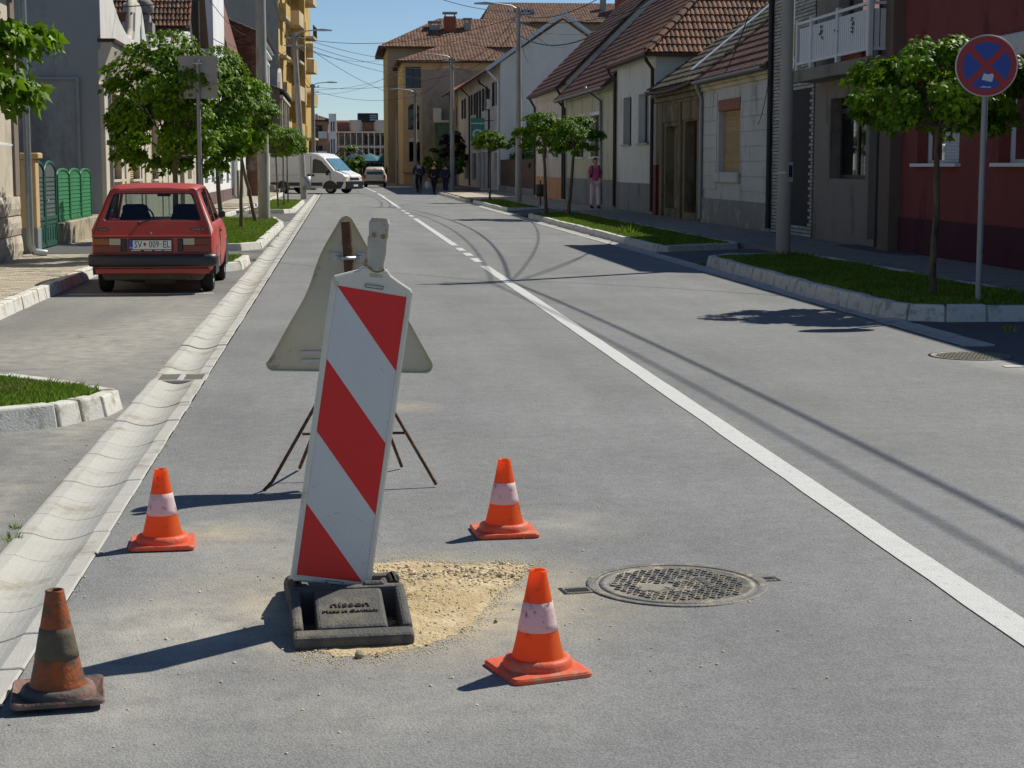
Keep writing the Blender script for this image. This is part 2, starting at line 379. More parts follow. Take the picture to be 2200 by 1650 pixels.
def grass(poly, z, dens, h, w, seed, name='grass', clear=()):
    rng = np.random.default_rng(seed); P = np.array(poly); lo = P.min(0); hi = P.max(0)
    area = abs(sum(P[i-1][0]*P[i][1]-P[i][0]*P[i-1][1] for i in range(len(P))))/2
    n = int(dens*(hi[0]-lo[0])*(hi[1]-lo[1])); q = rng.uniform(lo, hi, (n, 2)); ins = np.zeros(n, bool)
    j = len(P)-1
    for i in range(len(P)):
        c = ((P[i, 1] > q[:, 1]) != (P[j, 1] > q[:, 1])) & (q[:, 0] < (P[j, 0]-P[i, 0])*(q[:, 1]-P[i, 1])/(P[j, 1]-P[i, 1]+1e-9)+P[i, 0]); ins ^= c; j = i
    q = q[ins]; n = len(q)
    patch = .75+.5*np.sin(q[:, 0]*3.1+seed)*np.sin(q[:, 1]*2.3+seed*2)*.5+.3*rng.random(n)
    hh = h*np.clip(patch, .45, 1.5)*rng.uniform(.6, 1.25, n); a = rng.uniform(0, 6.283, n); le = rng.uniform(.1, .8, n)*hh; la = rng.uniform(0, 6.283, n)
    dx = np.cos(a)*w*.5; dy = np.sin(a)*w*.5
    v = np.empty((n*4, 3)); v[0::4] = np.c_[q[:, 0]-dx, q[:, 1]-dy, np.full(n, z)]; v[1::4] = np.c_[q[:, 0]+dx, q[:, 1]+dy, np.full(n, z)]
    mx = q[:, 0]+np.cos(la)*le*.35; my = q[:, 1]+np.sin(la)*le*.35
    v[2::4] = np.c_[mx+dx*.7, my+dy*.7, z+hh*.6]; v[3::4] = np.c_[q[:, 0]+np.cos(la)*le, q[:, 1]+np.sin(la)*le, z+hh]
    me = bpy.data.meshes.new(name); b = np.arange(n)[:, None]*4
    fs = np.concatenate([b+np.array([0, 1, 2]), b+np.array([0, 2, 3])], 1).reshape(-1, 3)
    me.from_pydata(v, [], fs.tolist()); me.materials.append(M_GRASS)
    o = bpy.data.objects.new(name, me); COL.objects.link(o); return o
def island(name, poly, dens, gh, gw, seed, step=.5, label=None, foot=.15, h=.13):
    """poly counter-clockwise; outer foot of the kerb"""
    ins = inset(poly, foot-.01)
    o = MB().prism(ins, 'z', -.05, h-.03).build(name, M_SOIL); tag(o, kind='structure')
    kerb_run(o, poly, step=step, close=True, foot=foot, h=h)
    g = grass(ins, h-.035, dens, gh, gw, seed); tag(g, label, 'grass', kind='stuff'); return o
island('island', [(-3.4, 9.35), (-1.95, 9.98), (-1.62, 10.22), (-1.40, 10.62), (-1.345, 11.0), (-1.62, 11.3), (-2.35, 12.08), (-3.4, 13.2)], 9000, .055, .007, 1, .30, 'short mown grass in the kerbed corner bed before the parking bay')
island('island', [(-3.3, 25.15), (-1.75, 25.2), (-1.40, 25.75), (-1.37, 27.6), (-1.75, 28.1), (-3.3, 28.2)], 3000, .06, .012, 2, .55, 'small patch of grass in the kerbed bed past the red car')
island('island', [(-3.3, 31.6), (-1.75, 31.75), (-1.40, 32.4), (-1.37, 44.6), (-1.7, 48.6), (-3.3, 49.0)], 2200, .055, .014, 3, .5, 'strip of sunlit grass around the lamp post and thin trunks')
island('island', [(-2.9, 56.9), (-1.75, 56.9), (-1.42, 58), (-1.38, 72.5), (-1.7, 74), (-2.9, 74)], 900, .06, .024, 4, .6, 'narrow grass bed with three thin young trunks')
island('island', [(5.40, 17.0), (5.52, 16.62), (5.85, 16.40), (8.4, 16.36), (7.45, 18.5), (7.35, 25.5), (7.2, 26.75), (5.9, 26.7), (5.52, 26.1), (5.50, 25.4), (5.40, 20.0)], 2600, .055, .013, 5, .42, 'shaded grass bed with the no stopping sign and concrete pole', foot=.16, h=.16)
island('island', [(5.51, 31.2), (5.55, 30.4), (5.75, 30.2), (7.25, 31.3), (7.3, 52.2), (6.5, 53.0), (5.75, 52.4), (5.51, 51.2)], 1600, .055, .018, 6, .5, 'long grass bed with two round maples in front of old houses')
island('island', [(5.51, 60.0), (5.65, 58.9), (7.0, 59.3), (7.0, 74), (5.9, 74), (5.51, 72.5)], 700, .055, .028, 7, .6, 'grass bed around the tall lamp pole before the brown fence')
# weeds in the joints
wd = MB(); rw = random.Random(12)
for cx, cy, n, s in ((-1.335, 7.1, 26, .03), (-1.36, 7.35, 20, .025), (-1.34, 6.2, 14, .02), (5.52, 26.3, 40, .07), (5.62, 14.2, 26, .05), (-1.32, 33.2, 20, .06), (-1.32, 38, 16, .05), (6.75, 26.0, 46, .12), (7.05, 25.7, 30, .1), (-1.36, 28.2, 20, .04), (6.1, 36.5, 26, .16)):
    for i in range(n):
        a = rw.uniform(0, 6.28); r0 = rw.random()*s*1.2; hh = s*rw.uniform(.5, 1.3); x = cx+math.cos(a)*r0; yy = cy+math.sin(a)*r0*1.6; z0 = .0 if not 5.6 < cx < 7.3 else .12
        b_ = rw.uniform(0, 6.28); w_ = s*.14
        wd.poly([(x-w_*math.cos(b_), yy-w_*math.sin(b_), z0), (x+w_*math.cos(b_), yy+w_*math.sin(b_), z0), (x+math.cos(a)*s*.6, yy+math.sin(a)*s*.6, z0+hh)])
tag(wd.build('weeds', M_GRASS, fix=False), 'low green weeds sprouting in the joints along kerbs and gutter', 'weeds', kind='stuff')

# ---- pavements: bed, kerb along the bay, concrete pavers
def pavement(name, pts, h=.115):
    return tag(MB().prism(pts, 'z', -.05, h).build(name, M_PAVEB), kind='structure')
def pavers(parent, x0, x1, y0, y1, z, lx=.2, ly=.1, seed=0, jit=.002, dark=.03, m=None):
    b = MB(); rn = random.Random(seed); ny = int((y1-y0)/ly)
    for j in range(ny):
        off = (j % 2)*lx/2; nx = int((x1-x0)/lx)+1
        for i in range(nx):
            xa = max(x0, x0+i*lx-off+.003); xb = min(x1, x0+(i+1)*lx-off-.003)
            if xb-xa < .03: continue
            ya = y0+j*ly+.003; yb = ya+ly-.006; zz = z+rn.uniform(-jit, jit); t_ = rn.uniform(-.002, .002)
            vs = [(xa, ya, z-.02), (xb, ya, z-.02), (xb, yb, z-.02), (xa, yb, z-.02), (xa+.006, ya+.006, zz), (xb-.006, ya+.006, zz+t_), (xb-.006, yb-.006, zz+t_), (xa+.006, yb-.006, zz)]
            b.add(vs, [(4, 5, 6, 7), (0, 1, 5, 4), (1, 2, 6, 5), (2, 3, 7, 6), (3, 0, 4, 7)], 1 if rn.random() < dark else 0)
    o = b.build('pavers', [m or M_PAVE, M_PAVED], parent, fix=False); return tag(o, kind='stuff')
M_PAVED = mat('paver_dark', (.16, .15, .135), .9, .1, 5, island=.2)
lw = pavement('pavement', [(-3.36, -5), (-3.36, 28.4), (-3.36, 56), (-3.0, 96), (-5.1, 96), (-5.6, 60), (-5.6, -5)])
kerb_run(lw, [(-3.33, 13.0), (-3.33, 25.3)], h=.14, step=.5, foot=.14)
kerb_run(lw, [(-3.30, 49.0), (-3.2, 57), (-2.9, 74), (-2.9, 96)], h=.13, step=1.0, foot=.14)
pavers(lw, -4.95, -3.5, 13, 28.5, .118, .2, .1, 1)
pavers(lw, -4.95, -3.42, 31.5, 56, .118, .2, .2, 2); pavers(lw, -4.8, -3.1, 56, 96, .118, .3, .4, 3)
sheet('driveway', [(-5.6, 28.5), (-3.36, 28.5), (-3.36, 31.4), (-5.6, 31.4)], .124, A_DARK)
for n_, a, b_ in (('driveway', 28.25, 31.5), ('driveway', 49.1, 56.8)): sheet(n_, [(-3.3, a), (GL-.02, a), (GL-.02, b_), (-3.3, b_)], .006, A_DARK)
rw_ = pavement('pavement', [(7.3, 16.2), (9.4, 14), (14, 14), (14, 100), (7.0, 100), (7.0, 74), (7.3, 53)])
M_PAVE_SHADE = mat('paver_shaded', (.25, .235, .21), .9, .1, 5, bump=.3, bscale=120, island=.12)  # darker copy of the concrete pavers; shade of the right side put into the colour
pavers(rw_, 7.5, 9.15, 17.5, 27.2, .118, .2, .1, 4, m=M_PAVE_SHADE); pavers(rw_, 7.35, 9.15, 30.6, 56, .118, .2, .2, 5, m=M_PAVE_SHADE); pavers(rw_, 7.1, 9.15, 56, 99, .118, .3, .4, 6)
tag(MB().hexa([(5.5, 26.8, -.05), (9.15, 26.8, -.05), (9.15, 30.3, -.05), (5.5, 30.3, -.05), (5.5, 26.8, .006), (9.15, 26.8, .13), (9.15, 30.3, .13), (5.5, 30.3, .006)]).build('driveway', A_DARK), kind='structure')
tag(MB().hexa([(5.5, 53.2, -.05), (7.3, 53.2, -.05), (7.3, 58.8, -.05), (5.5, 58.8, -.05), (5.5, 53.2, .006), (7.3, 53.2, .122), (7.3, 58.8, .122), (5.5, 58.8, .006)]).build('driveway', A_DARK), kind='structure')
rk = pavement('pavement', [(5.6, 75), (7.2, 75), (7.2, 100), (8.4, 103), (9.1, 103.5), (9.1, 101), (7.2, 101), (6.4, 99)], .12)
kerb_run(rk, [(6.2, 99), (5.55, 96), (5.52, 75.2), (7.0, 75.0)][::-1], h=.13, step=1.2)
sheet('pavement_top', [(5.7, 75.2), (7.1, 75.2), (7.1, 99), (6.4, 98.5), (5.7, 95.5)], .126, M_PAVE)
pv = pavement('pavement', [(6.9, 114), (40, 114), (40, 250), (6.6, 250), (6.4, 160), (6.8, 126)], .12)
pv2 = pavement('pavement', [(-1.5, 116), (-1.9, 158), (-2.6, 250), (-30, 250), (-30, 124)], .12)
# ================================================================ ROADWORKS OBJECTS
M_ORANGE = mat('cone_orange', (1.0, .225, .045), .42, .06, 9, bump=.12, bscale=50, trans=.58, spec=.4, col2=(.50, .13, .05), spot=.17, sscale=20)
M_ORANGEB = mat('cone_base_dusty', (.82, .155, .070), .5, .1, 12, bump=.25, bscale=60, trans=.25, col2=(.62, .33, .2), spot=.35, sscale=9)
M_BAND = mat('cone_band', (.90, .83, .81), .45, .08, 14, bump=.1, bscale=60, col2=(.20, .12, .10), spot=.16, sscale=30, trans=.38)
M_OLDOR = mat('cone_old_orange', (.34, .082, .022), .6, .25, 8, bump=.3, bscale=60, col2=(.10, .075, .05), spot=.42, sscale=9, stretch=(1, 1, 1.8))
M_OLDBAND = mat('cone_old_band', (.115, .095, .062), .75, .3, 9, bump=.3, bscale=60)
M_OLDBASE = mat('cone_old_base', (.22, .13, .10), .8, .25, 10, bump=.4, bscale=60, col2=(.10, .085, .075), spot=.4, sscale=7)
def cone(loc, rz, mats, label, h=.308, half=.128, lift=0.0, tilt=(0, 0), bend=0.0):
    t = thing('traffic_cone', label, 'traffic cone', loc, rz, 'cones around the sand patch')
    mo, mb, mbase = mats
    # square foot: thin plate with rounded corners, slightly curled
    b = MB(); pts = []
    for cx, cy, a0 in ((1, 1, 0), (-1, 1, 90), (-1, -1, 180), (1, -1, 270)):
        for i in range(5):
            a = R(a0+i*22.5); pts.append((cx*(half-.022)+.022*math.cos(a), cy*(half-.022)+.022*math.sin(a)))
    def ring(sc, z, cu=0): return [(x*sc, y*sc, z+cu*max(0, (abs(x)+abs(y))/(2*half)-.6)*.05) for x, y in pts]
    rings = [ring(1, .0, bend), ring(1.0, .010, bend), ring(.97, .016, bend)]
    b.loft(rings, sm=False, caps=False); b.add(rings[0], [list(range(20))[::-1]])
    # plate top blending to the round collar
    inner = [(math.cos(2*math.pi*(i+.5)/20+R(-9))*.106, math.sin(2*math.pi*(i+.5)/20+R(-9))*.106, .019) for i in range(20)]
    b.loft([rings[2], inner], caps=False, sm=False)
    prof = [(.106, .018), (.104, .032), (.098, .043), (.089, .048), (.081, .047), (.077, .046)]
    b.lathe(prof, 40)
    o = b.build('base', mbase, t)
    z0, z1 = .045, h
    def rr(z): u = (z-z0)/(z1-z0); return .0755*(1-u)+.0245*u+.004*(1-u)**6
    zb0, zb1 = .128, .213
    def seg(za, zb, n, dr=0): return [(rr(za+(zb-za)*i/n)+dr, za+(zb-za)*i/n) for i in range(n+1)]
    b = MB(); b.lathe(seg(z0, zb0, 6), 40); b.lathe(seg(zb0, zb1, 3), 40)
    b.lathe(seg(zb1, z1-.010, 5)+[(.0262, z1-.008), (.0262, z1-.001), (.0245, z1), (.0205, z1-.001), (.0195, z1-.02), (.030, .15)], 40)
    b.build('body', mo, t)
    b = MB(); b.lathe([(rr(zb0)-.001, zb0-.001)]+seg(zb0, zb1, 4, .0013)+[(rr(zb1)-.001, zb1+.001)], 40); b.build('reflective_band', mb, t)
    t.rotation_euler = (tilt[0], tilt[1], rz); t.location = (loc[0], loc[1], loc[2]+lift)
    return t
OK = (M_ORANGE, M_BAND, M_ORANGEB)
cone((.577, 5.06, .0005), R(17), OK, 'bright orange cone with a grubby white band, closest to the iron manhole cover')
cone((.663, 7.04, .0005), R(4), OK, 'bright orange cone standing behind the far edge of the sand patch', bend=.2)
cone((-.716, 6.94, .0005), R(3), OK, 'bright orange cone between the concrete gutter and the rusty sign legs', bend=.3)
cone((-.808, 4.90, .0005), R(8), (M_OLDOR, M_OLDBAND, M_OLDBASE), 'dirty brown weathered cone with blackened band beside the gutter', h=.32, bend=1.0)

# ---- red and white guide beacon in its rubber foot
M_RUBBER = mat('recycled_rubber', (.100, .096, .084), .8, .25, 14, bump=.5, bscale=110, col2=(.17, .15, .11), spot=.3, sscale=7)
M_CREAM = mat('beacon_plastic', (.72, .68, .56), .5, .06, 10, bump=.1, bscale=60, col2=(.45, .38, .26), spot=.1, sscale=12)
M_RED = mat('reflective_red', (.72, .012, .012), .35, .05, 20, spec=.5, col2=(.75, .5, .45), spot=-.22, sscale=26)
M_WHITE = mat('reflective_white', (.64, .65, .62), .35, .04, 14, spec=.5, col2=(.34, .36, .36), spot=-.1, sscale=24)
M_LETTER = mat('rubber_letter', (.04, .039, .034), .7, .1)
bc = thing('guide_beacon', 'leaning red and white striped beacon standing in the sand patch', 'beacon', (0.0, 5.75, 0), 0)
fx, fy0, fy1 = (-.19, .19), -.40, .40
foot = MB()
X0, X1 = -.165, .215                           # foot, seen slightly turned
def slope_z(y): return .040+.080*min(1, max(0, (y-fy0)/.30)) if y < 0 else .040+.080*min(1, max(0, (fy1-y)/.30))
# ramped halves with a raised rim and two pockets on each half; saddle for the beacon between them
def ramp(m, x0, x1, ya, yb, dz=0.0, bot=0.0):
    z = lambda q: slope_z(q)+dz
    m.hexa([(x0, ya, bot), (x1, ya, bot), (x1, yb, bot), (x0, yb, bot), (x0, ya, z(ya)), (x1, ya, z(ya)), (x1, yb, z(yb)), (x0, yb, z(yb))])
ft = MB()
for s in (0, 1):
    f = (lambda a: a) if s == 0 else (lambda a: -a)
    def rr_(x0, x1, a, c, dz=0.0, bot=0.0):
        ya, yb = sorted((f(a), f(c))); ramp(ft, x0, x1, ya, yb, dz, bot)
    rr_(X0, X1, -.40, -.345); rr_(X0+.078, X1-.078, -.346, -.10, .003)
    rr_(X0, X0+.034, -.346, -.10, .006); rr_(X1-.034, X1, -.346, -.10, .006); rr_(X0, X1, -.10, -.055, .005)
ft.box(X0+.07, X1-.07, -.055, .055, 0, .072); ft.box(X0+.03, X0+.07, -.055, .055, 0, .118); ft.box(X1-.07, X1-.03, -.055, .055, 0, .118)
fo = ft.build('rubber_foot', M_RUBBER, bc, bevel=.012, seg=2)
for s in (-1, 1):
    for x0, x1 in ((X0+.034, X0+.078), (X1-.078, X1-.034)):
        ya, yb = sorted((s*.345, s*.10)); MB().box(x0-.002, x1+.002, ya-.002, yb+.002, .0, .016).build('pocket_floor', M_RUBBER, fo)
for s in (-1, 1):
    for x in (X0+.03, X1-.03): MB().cyl((x, -.06, .118), (x, .06, .118), .016, n=12).build('carry_bar', M_RUBBER, fo)
for x in (X0+.10, X1-.10): MB().box(x-.035, x+.035, -.085, -.062, .118, .136).build('clamp', M_RUBBER, fo, bevel=.006)
sl = Vector((0, .30, .075)).normalized()
text_mesh('lettering', 'nissen', .042, M_LETTER, fo, plane_M(((X0+X1)/2, -.215, slope_z(-.215)+.0055), (1, 0, 0), sl), .002, sx=1.25)
text_mesh('lettering', 'Made in Germany', .021, M_LETTER, fo, plane_M(((X0+X1)/2, -.255, slope_z(-.255)+.0055), (1, 0, 0), sl), .002, sx=1.2)
fo.rotation_euler = (0, 0, R(4)); fo.location = (-.02, 0, 0)
# blade: local u across, w up, leaning to the right
LEAN = 8.6
MBk = Matrix.Translation((-.045, .0, .116)) @ Matrix.Rotation(R(LEAN), 4, 'Y') @ Matrix.Rotation(R(-1.0), 4, 'X') @ Matrix.Rotation(R(3), 4, 'Z')
hw = .134
out = [(-hw+.012, 0), (hw-.012, 0), (hw, .012), (hw, 1.004), (hw-.006, 1.014), (.082, 1.036), (.056, 1.050), (.042, 1.066), (-.042, 1.066), (-.054, 1.052), (-.080, 1.042), (-hw+.006, 1.022), (-hw, 1.010), (-hw, .012)]
def fr_ring(d, y): 
    ip = inset(out, d); return [(u, y, w) for u, w in ip]
b = MB(); b.loft([fr_ring(.0, .0), fr_ring(.0, -.026), fr_ring(.006, -.031), fr_ring(.0175, -.031), fr_ring(.0185, -.027)], sm=False, caps=False)
b.add(fr_ring(.0185, -.027), [list(range(len(out)))]); b.add(fr_ring(0, 0), [list(range(len(out)))[::-1]])
b.move(M=MBk); b.build('blade', M_CREAM, bc)
# sheeting: diagonal stripes as cut pieces of film
uL, uR, wB, wT = -.1155, .1155, .022, .992; SL = 1.10; P_ = .2425
def clip(poly, fn):
    res = []
    for i in range(len(poly)):
        a, c = poly[i-1], poly[i]; fa, fc = fn(a), fn(c)
        if (fa >= 0) != (fc >= 0):
            k = fa/(fa-fc); res.append((a[0]+(c[0]-a[0])*k, a[1]+(c[1]-a[1])*k))
        if fc >= 0: res.append(c)
    return res
for i in range(-1, 4):
    s0, s1 = i*P_, (i+1)*P_
    if i == -1: s0 = -9
    if i == 3: s1 = 9
    S = lambda q: (wT-q[1])-SL*(q[0]-uL)
    pl = clip(clip([(uL, wB), (uR, wB), (uR, wT-.006), (uL, wT)], lambda q: S(q)-s0), lambda q: s1-S(q))
    if len(pl) < 3: continue
    red = (i % 2 != 0); b = MB(); b.prism(pl, 'y', -.0285, -.0268); b.move(M=MBk)
    b.build('red_stripe' if red else 'white_stripe', M_RED if red else M_WHITE, bc)
# top lug, bottom tab and stamped marks
lg = MB(); secs = [(-.026, -.028, .030, .0), (.02, -.027, .027, .0), (.06, -.030, .033, .0), (.100, -.031, .034, 0), (.110, -.027, .037, 0), (.150, -.029, .039, 0), (.168, -.020, .032, 0)]
rings = []
for w, a, c, _ in secs:
    e = .007; rings.append([(a+e, -.028, w), (c-e, -.028, w), (c, -.022, w), (c, .0, w), (c-e, .006, w), (a+e, .006, w), (a, .0, w), (a, -.022, w)])
lg.loft(rings, sm=False); lg.move(M=MBk @ Matrix.Translation((.004, 0, 1.062)) @ Matrix.Rotation(R(-5.5), 4, 'Y'))
lug = lg.build('top_lug', mat('lug_plastic', (.50, .46, .37), .6, .15, 14, bump=.3, bscale=60, col2=(.33, .24, .10), spot=.22, sscale=16), bc, bevel=.004, seg=2)
MR = mat('rust_stain', (.33, .20, .06), .8, .3, 60)
rs = MB().tube([(-.026+i*.0088, -.0315-.004*math.sin(i/6*math.pi)*0, .004-.012*math.sin(i/6*math.pi)) for i in range(7)], .0035, 5); rs.move(M=MBk @ Matrix.Translation((.004, 0, 1.062))); rs.build('rust_band', MR, lug)
for u, w in ((-.012, .112), (.018, .108)):
    MB().cyl((u, -.0285, w), (u, -.0305, w), .008, n=10).move(M=MBk @ Matrix.Translation((.004, 0, 1.062)) @ Matrix.Rotation(R(-5.5), 4, 'Y')).build('rivet', MR, lug)
MB().box(-.028, .028, -.030, -.002, -.055, .004).move(M=MBk).build('bottom_tab', mat('tab_grey', (.42, .42, .40), .5), bc, bevel=.003)
for u, w in ((.005, 1.005), (.012, .010)):
    b = MB()
    for x0, x1, z0, z1 in ((-.03, .03, -.006, -.004), (-.03, .03, .004, .006), (-.03, -.028, -.004, .004), (.028, .03, -.004, .004)): b.box(u+x0, u+x1, -.0325, -.0300, w+z0, w+z1)
    b.move(M=MBk); b.build('stamp', M_RUBBER, bc)
# scuffs on the film
sc = MB(); rs_ = random.Random(4)
for i in range(26):
    u = rs_.uniform(uL+.01, uR-.01); w = rs_.uniform(.06, .95); a = rs_.uniform(-1.3, 1.3); l = rs_.choice((.006, .01, .02, .035)); d = Vector((math.cos(a), 0, math.sin(a)))*l; n_ = Vector((-math.sin(a), 0, math.cos(a)))*.0006
    p = Vector((u, -.0287, w)); sc.poly([p-n_, p+d-n_*.3, p+d+n_*.3, p+n_])
sc.move(M=MBk); tag(sc.build('scuffs', mat('scuff', (.16, .16, .17), .8), bc, fix=False), kind='stuff')

# ---- sand-filled patch with gravel
M_SAND = mat('yellow_sand', (.45, .345, .19), .95, .14, 7, bump=.9, bscale=70, col2=(.58, .47, .29), spot=.35, sscale=5, fine=.28, fscale=230, bdist=.012)
M_GRAVEL = mat('limestone_chip', (.62, .52, .35), .9, .12, 20, island=.22, bump=.3, bscale=120)
so = [(-.13, 6.30), (-.03, 6.48), (.12, 6.53), (.29, 6.56), (.43, 6.47), (.57, 6.485), (.70, 6.43), (.665, 6.30), (.56, 6.05), (.50, 5.87), (.42, 5.62), (.34, 5.44), (.23, 5.33), (.08, 5.27), (-.08, 5.28), (-.13, 5.36)]
cx, cy = .22, 5.95
def sand_h(x, y, u): 
    return .003+.026*(1-u**2)*(.55+.45*math.sin(x*11+1)*math.sin(y*8))+.006*math.sin(x*33+y*9)*math.sin(y*29)*(1-u)
b = MB(); rings = []; NR = 22; dens = resample(so+[so[0]], .025)[:-1]; rj = random.Random(8)
for k in range(NR+1):
    u = 1-k/NR; ring = []
    for (x, y) in dens:
        e = (1+rj.uniform(-.035, .035)+.03*math.sin(x*60)*math.sin(y*47)) if k == 0 else 1
        X = cx+(x-cx)*u*e; Y = cy+(y-cy)*u*e
        ring.append((X, Y, (.001 if k == 0 else sand_h(X, Y, u)+rj.uniform(-.0022, .0022))))
    rings.append(ring)
b.loft(rings, caps=False)
tag(b.build('sand_patch', M_SAND, fix=True), 'patch of yellow sand and gravel filling the dug-up asphalt', 'sand', kind='stuff')
def pebble_into(b, p, r, rn, squash=.65):
    M_ = Matrix.Translation(p) @ Matrix.Rotation(rn.uniform(0, 6.28), 4, 'Z') @ Matrix.Rotation(rn.uniform(-.4, .4), 4, 'X') @ Matrix.Diagonal((r*rn.uniform(.8, 1.4), r*rn.uniform(.7, 1.1), r*squash*rn.uniform(.7, 1.2), 1))
    vs = []; t_ = (1+5**.5)/2
    for q in ((-1, t_, 0), (1, t_, 0), (-1, -t_, 0), (1, -t_, 0), (0, -1, t_), (0, 1, t_), (0, -1, -t_), (0, 1, -t_), (t_, 0, -1), (t_, 0, 1), (-t_, 0, -1), (-t_, 0, 1)):
        v = Vector(q).normalized()*rn.uniform(.8, 1.15); vs.append(tuple(M_ @ v))
    b.add(vs, [(0, 11, 5), (0, 5, 1), (0, 1, 7), (0, 7, 10), (0, 10, 11), (1, 5, 9), (5, 11, 4), (11, 10, 2), (10, 7, 6), (7, 1, 8), (3, 9, 4), (3, 4, 2), (3, 2, 6), (3, 6, 8), (3, 8, 9), (4, 9, 5), (2, 4, 11), (6, 2, 10), (8, 6, 7), (9, 8, 1)])
gb = MB(); rg = random.Random(21)
for i in range(2600):
    k = rg.randrange(len(so)); u = math.sqrt(rg.random())*1.03; a, c = Vector(so[k-1]), Vector(so[k]); q = a.lerp(c, rg.random())
    x = cx+(q.x-cx)*u; y = cy+(q.y-cy)*u
    band = math.exp(-((y-6.28)/.16)**2)
    if rg.random() > .25+.75*band: continue
    r = rg.choice((.002, .003, .003, .004, .005))*(1+1.1*band*rg.random())
    pebble_into(gb, (x, y, sand_h(x, y, min(1, u))+r*.3), r, rg)
for i in range(60):
    x = rg.uniform(.1, .62); y = rg.gauss(6.28, .09)
    if y > 6.45 or math.hypot((x-.3)/.42, (y-6.2)/.28) > 1: continue
    r = rg.uniform(.006, .013); pebble_into(gb, (x, y, sand_h(x, y, .5)+r*.35), r, rg)
for i in range(2400):
    k = rg.randrange(len(so)); a, c = Vector(so[k-1]), Vector(so[k]); q = a.lerp(c, rg.random()); u = 1+abs(rg.gauss(0, .09))
    x = cx+(q.x-cx)*u; y = cy+(q.y-cy)*u; pebble_into(gb, (x, y, .0012), rg.choice((.0012, .0016, .002, .0026, .003)), rg)
tag(gb.build('gravel', M_GRAVEL, fix=False), 'loose limestone gravel lying over the sand patch', 'gravel', kind='stuff')
gb = MB()
for i in range(420):                            # crumbs strewn on the asphalt
    a = rg.uniform(0, 6.28); d = abs(rg.gauss(0, .9))+.1; x = .15+math.cos(a)*d*.95; y = 5.8+math.sin(a)*d*1.3
    if not -.93 < x < 2.0 or y < 3.9: continue
    pebble_into(gb, (x, y, .002), rg.choice((.0015, .002, .0025, .003, .004, .006)), rg)
for i in range(160):
    pebble_into(gb, (rg.choice((-.93, -1.36, -.95))+rg.gauss(0, .03), rg.uniform(4.3, 14), .003), rg.choice((.002, .003, .004, .006)), rg)
for i in range(120): pebble_into(gb, (rg.uniform(-.9, 5), rg.uniform(3.9, 14), .001), rg.choice((.0015, .002, .003)), rg)
tag(gb.build('grit', M_GRAVEL, fix=False), 'scattered pale grit strewn over the asphalt', 'grit', kind='stuff')
M_STONE = mat('field_stone', (.30, .26, .18), .9, .2, 30, bump=.5, bscale=90)
for (x, y, r, lab) in ((.045, 5.25, .023, 'brownish stone lying against the front of the rubber foot'), (.30, 6.22, .016, 'largest pale lump lying on top of the sand patch'), (.50, 5.62, .011, 'small pale stone on asphalt between sand and cone'), (.10, 5.255, .010, 'small stone touching a dry straw by the rubber foot')):
    b = MB(); pebble_into(b, (0, 0, r*.45), r, random.Random(int(r*1e5)), .8); o = b.build('stone', M_STONE); md = o.modifiers.new('s', 'SUBSURF'); md.levels = md.render_levels = 1
    o.location = (x, y, .0 if y != 6.22 else .012); tag(o, lab, 'stone')
st = MB().tube([(.095, 5.245, .004), (.13, 5.265, .012), (.17, 5.29, .02), (.20, 5.30, .012)], .0014, 4).build('straw', mat('dry_straw', (.55, .42, .18), .8)); tag(st, 'thin dry straw lying against the rubber foot', 'straw')

# ---- manhole cover
mh = thing('manhole_cover', 'round cast iron manhole cover with knobbly pattern in the lane', 'manhole cover', (1.20, 6.085, 0), R(8))
b = MB(); prof = [(.298, .0035), (.322, .006), (.328, .004), (.330, -.02)]; b.lathe(prof, 64); b.build('frame', M_IRON, mh)
b = MB(); b.lathe([(.300, -.03), (.300, .0015), (.292, .0018), (.289, -.012), (.284, -.012), (.281, .003), (.262, .004), (.258, .0012), (.0, .0012)], 64); lid = b.build('lid', M_IRON, mh)
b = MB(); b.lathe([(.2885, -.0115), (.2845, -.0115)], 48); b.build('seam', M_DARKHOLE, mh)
nb = MB(); rm = random.Random(2)
for i in range(-9, 10):
    for j in range(-9, 10):
        x = (i+(j % 2)*.5)*.0275; y = j*.0275
        if math.hypot(x, y) > .245 or (.09 < x < .125 and -.07 < y < .09): continue
        if math.hypot(x+.09, y+.03) < .07 and rm.random() < .85: continue        # clogged with sand
        a = R(45) if (i+j) % 2 else R(-45); c, s = math.cos(a), math.sin(a)
        for k in (-1, 1): nb.cyl((x+c*.0065*k, y+s*.0065*k, .0), (x+c*.0065*k, y+s*.0065*k, .0065), .0058, .0046, n=6, sm=False)
        d = .003; nb.hexa([(x+c*.0065*p-s*d*q, y+s*.0065*p+c*d*q, .0) for p, q in ((-1, -1), (1, -1), (1, 1), (-1, 1))]+[(x+c*.0065*p-s*d*q, y+s*.0065*p+c*d*q, .006) for p, q in ((-1, -1), (1, -1), (1, 1), (-1, 1))])
tag(nb.build('studs', M_IRON, mh, fix=False), kind='stuff')
b = MB(); b.box(.095, .122, -.065, .085, .0, .0055); pl_ = b.build('name_plate', M_IRON, mh, bevel=.002)
for i in range(7): MB().box(.1, .117, -.052+i*.019, -.044+i*.019, .0056, .0075).build('raised_mark', M_IRON, pl_)
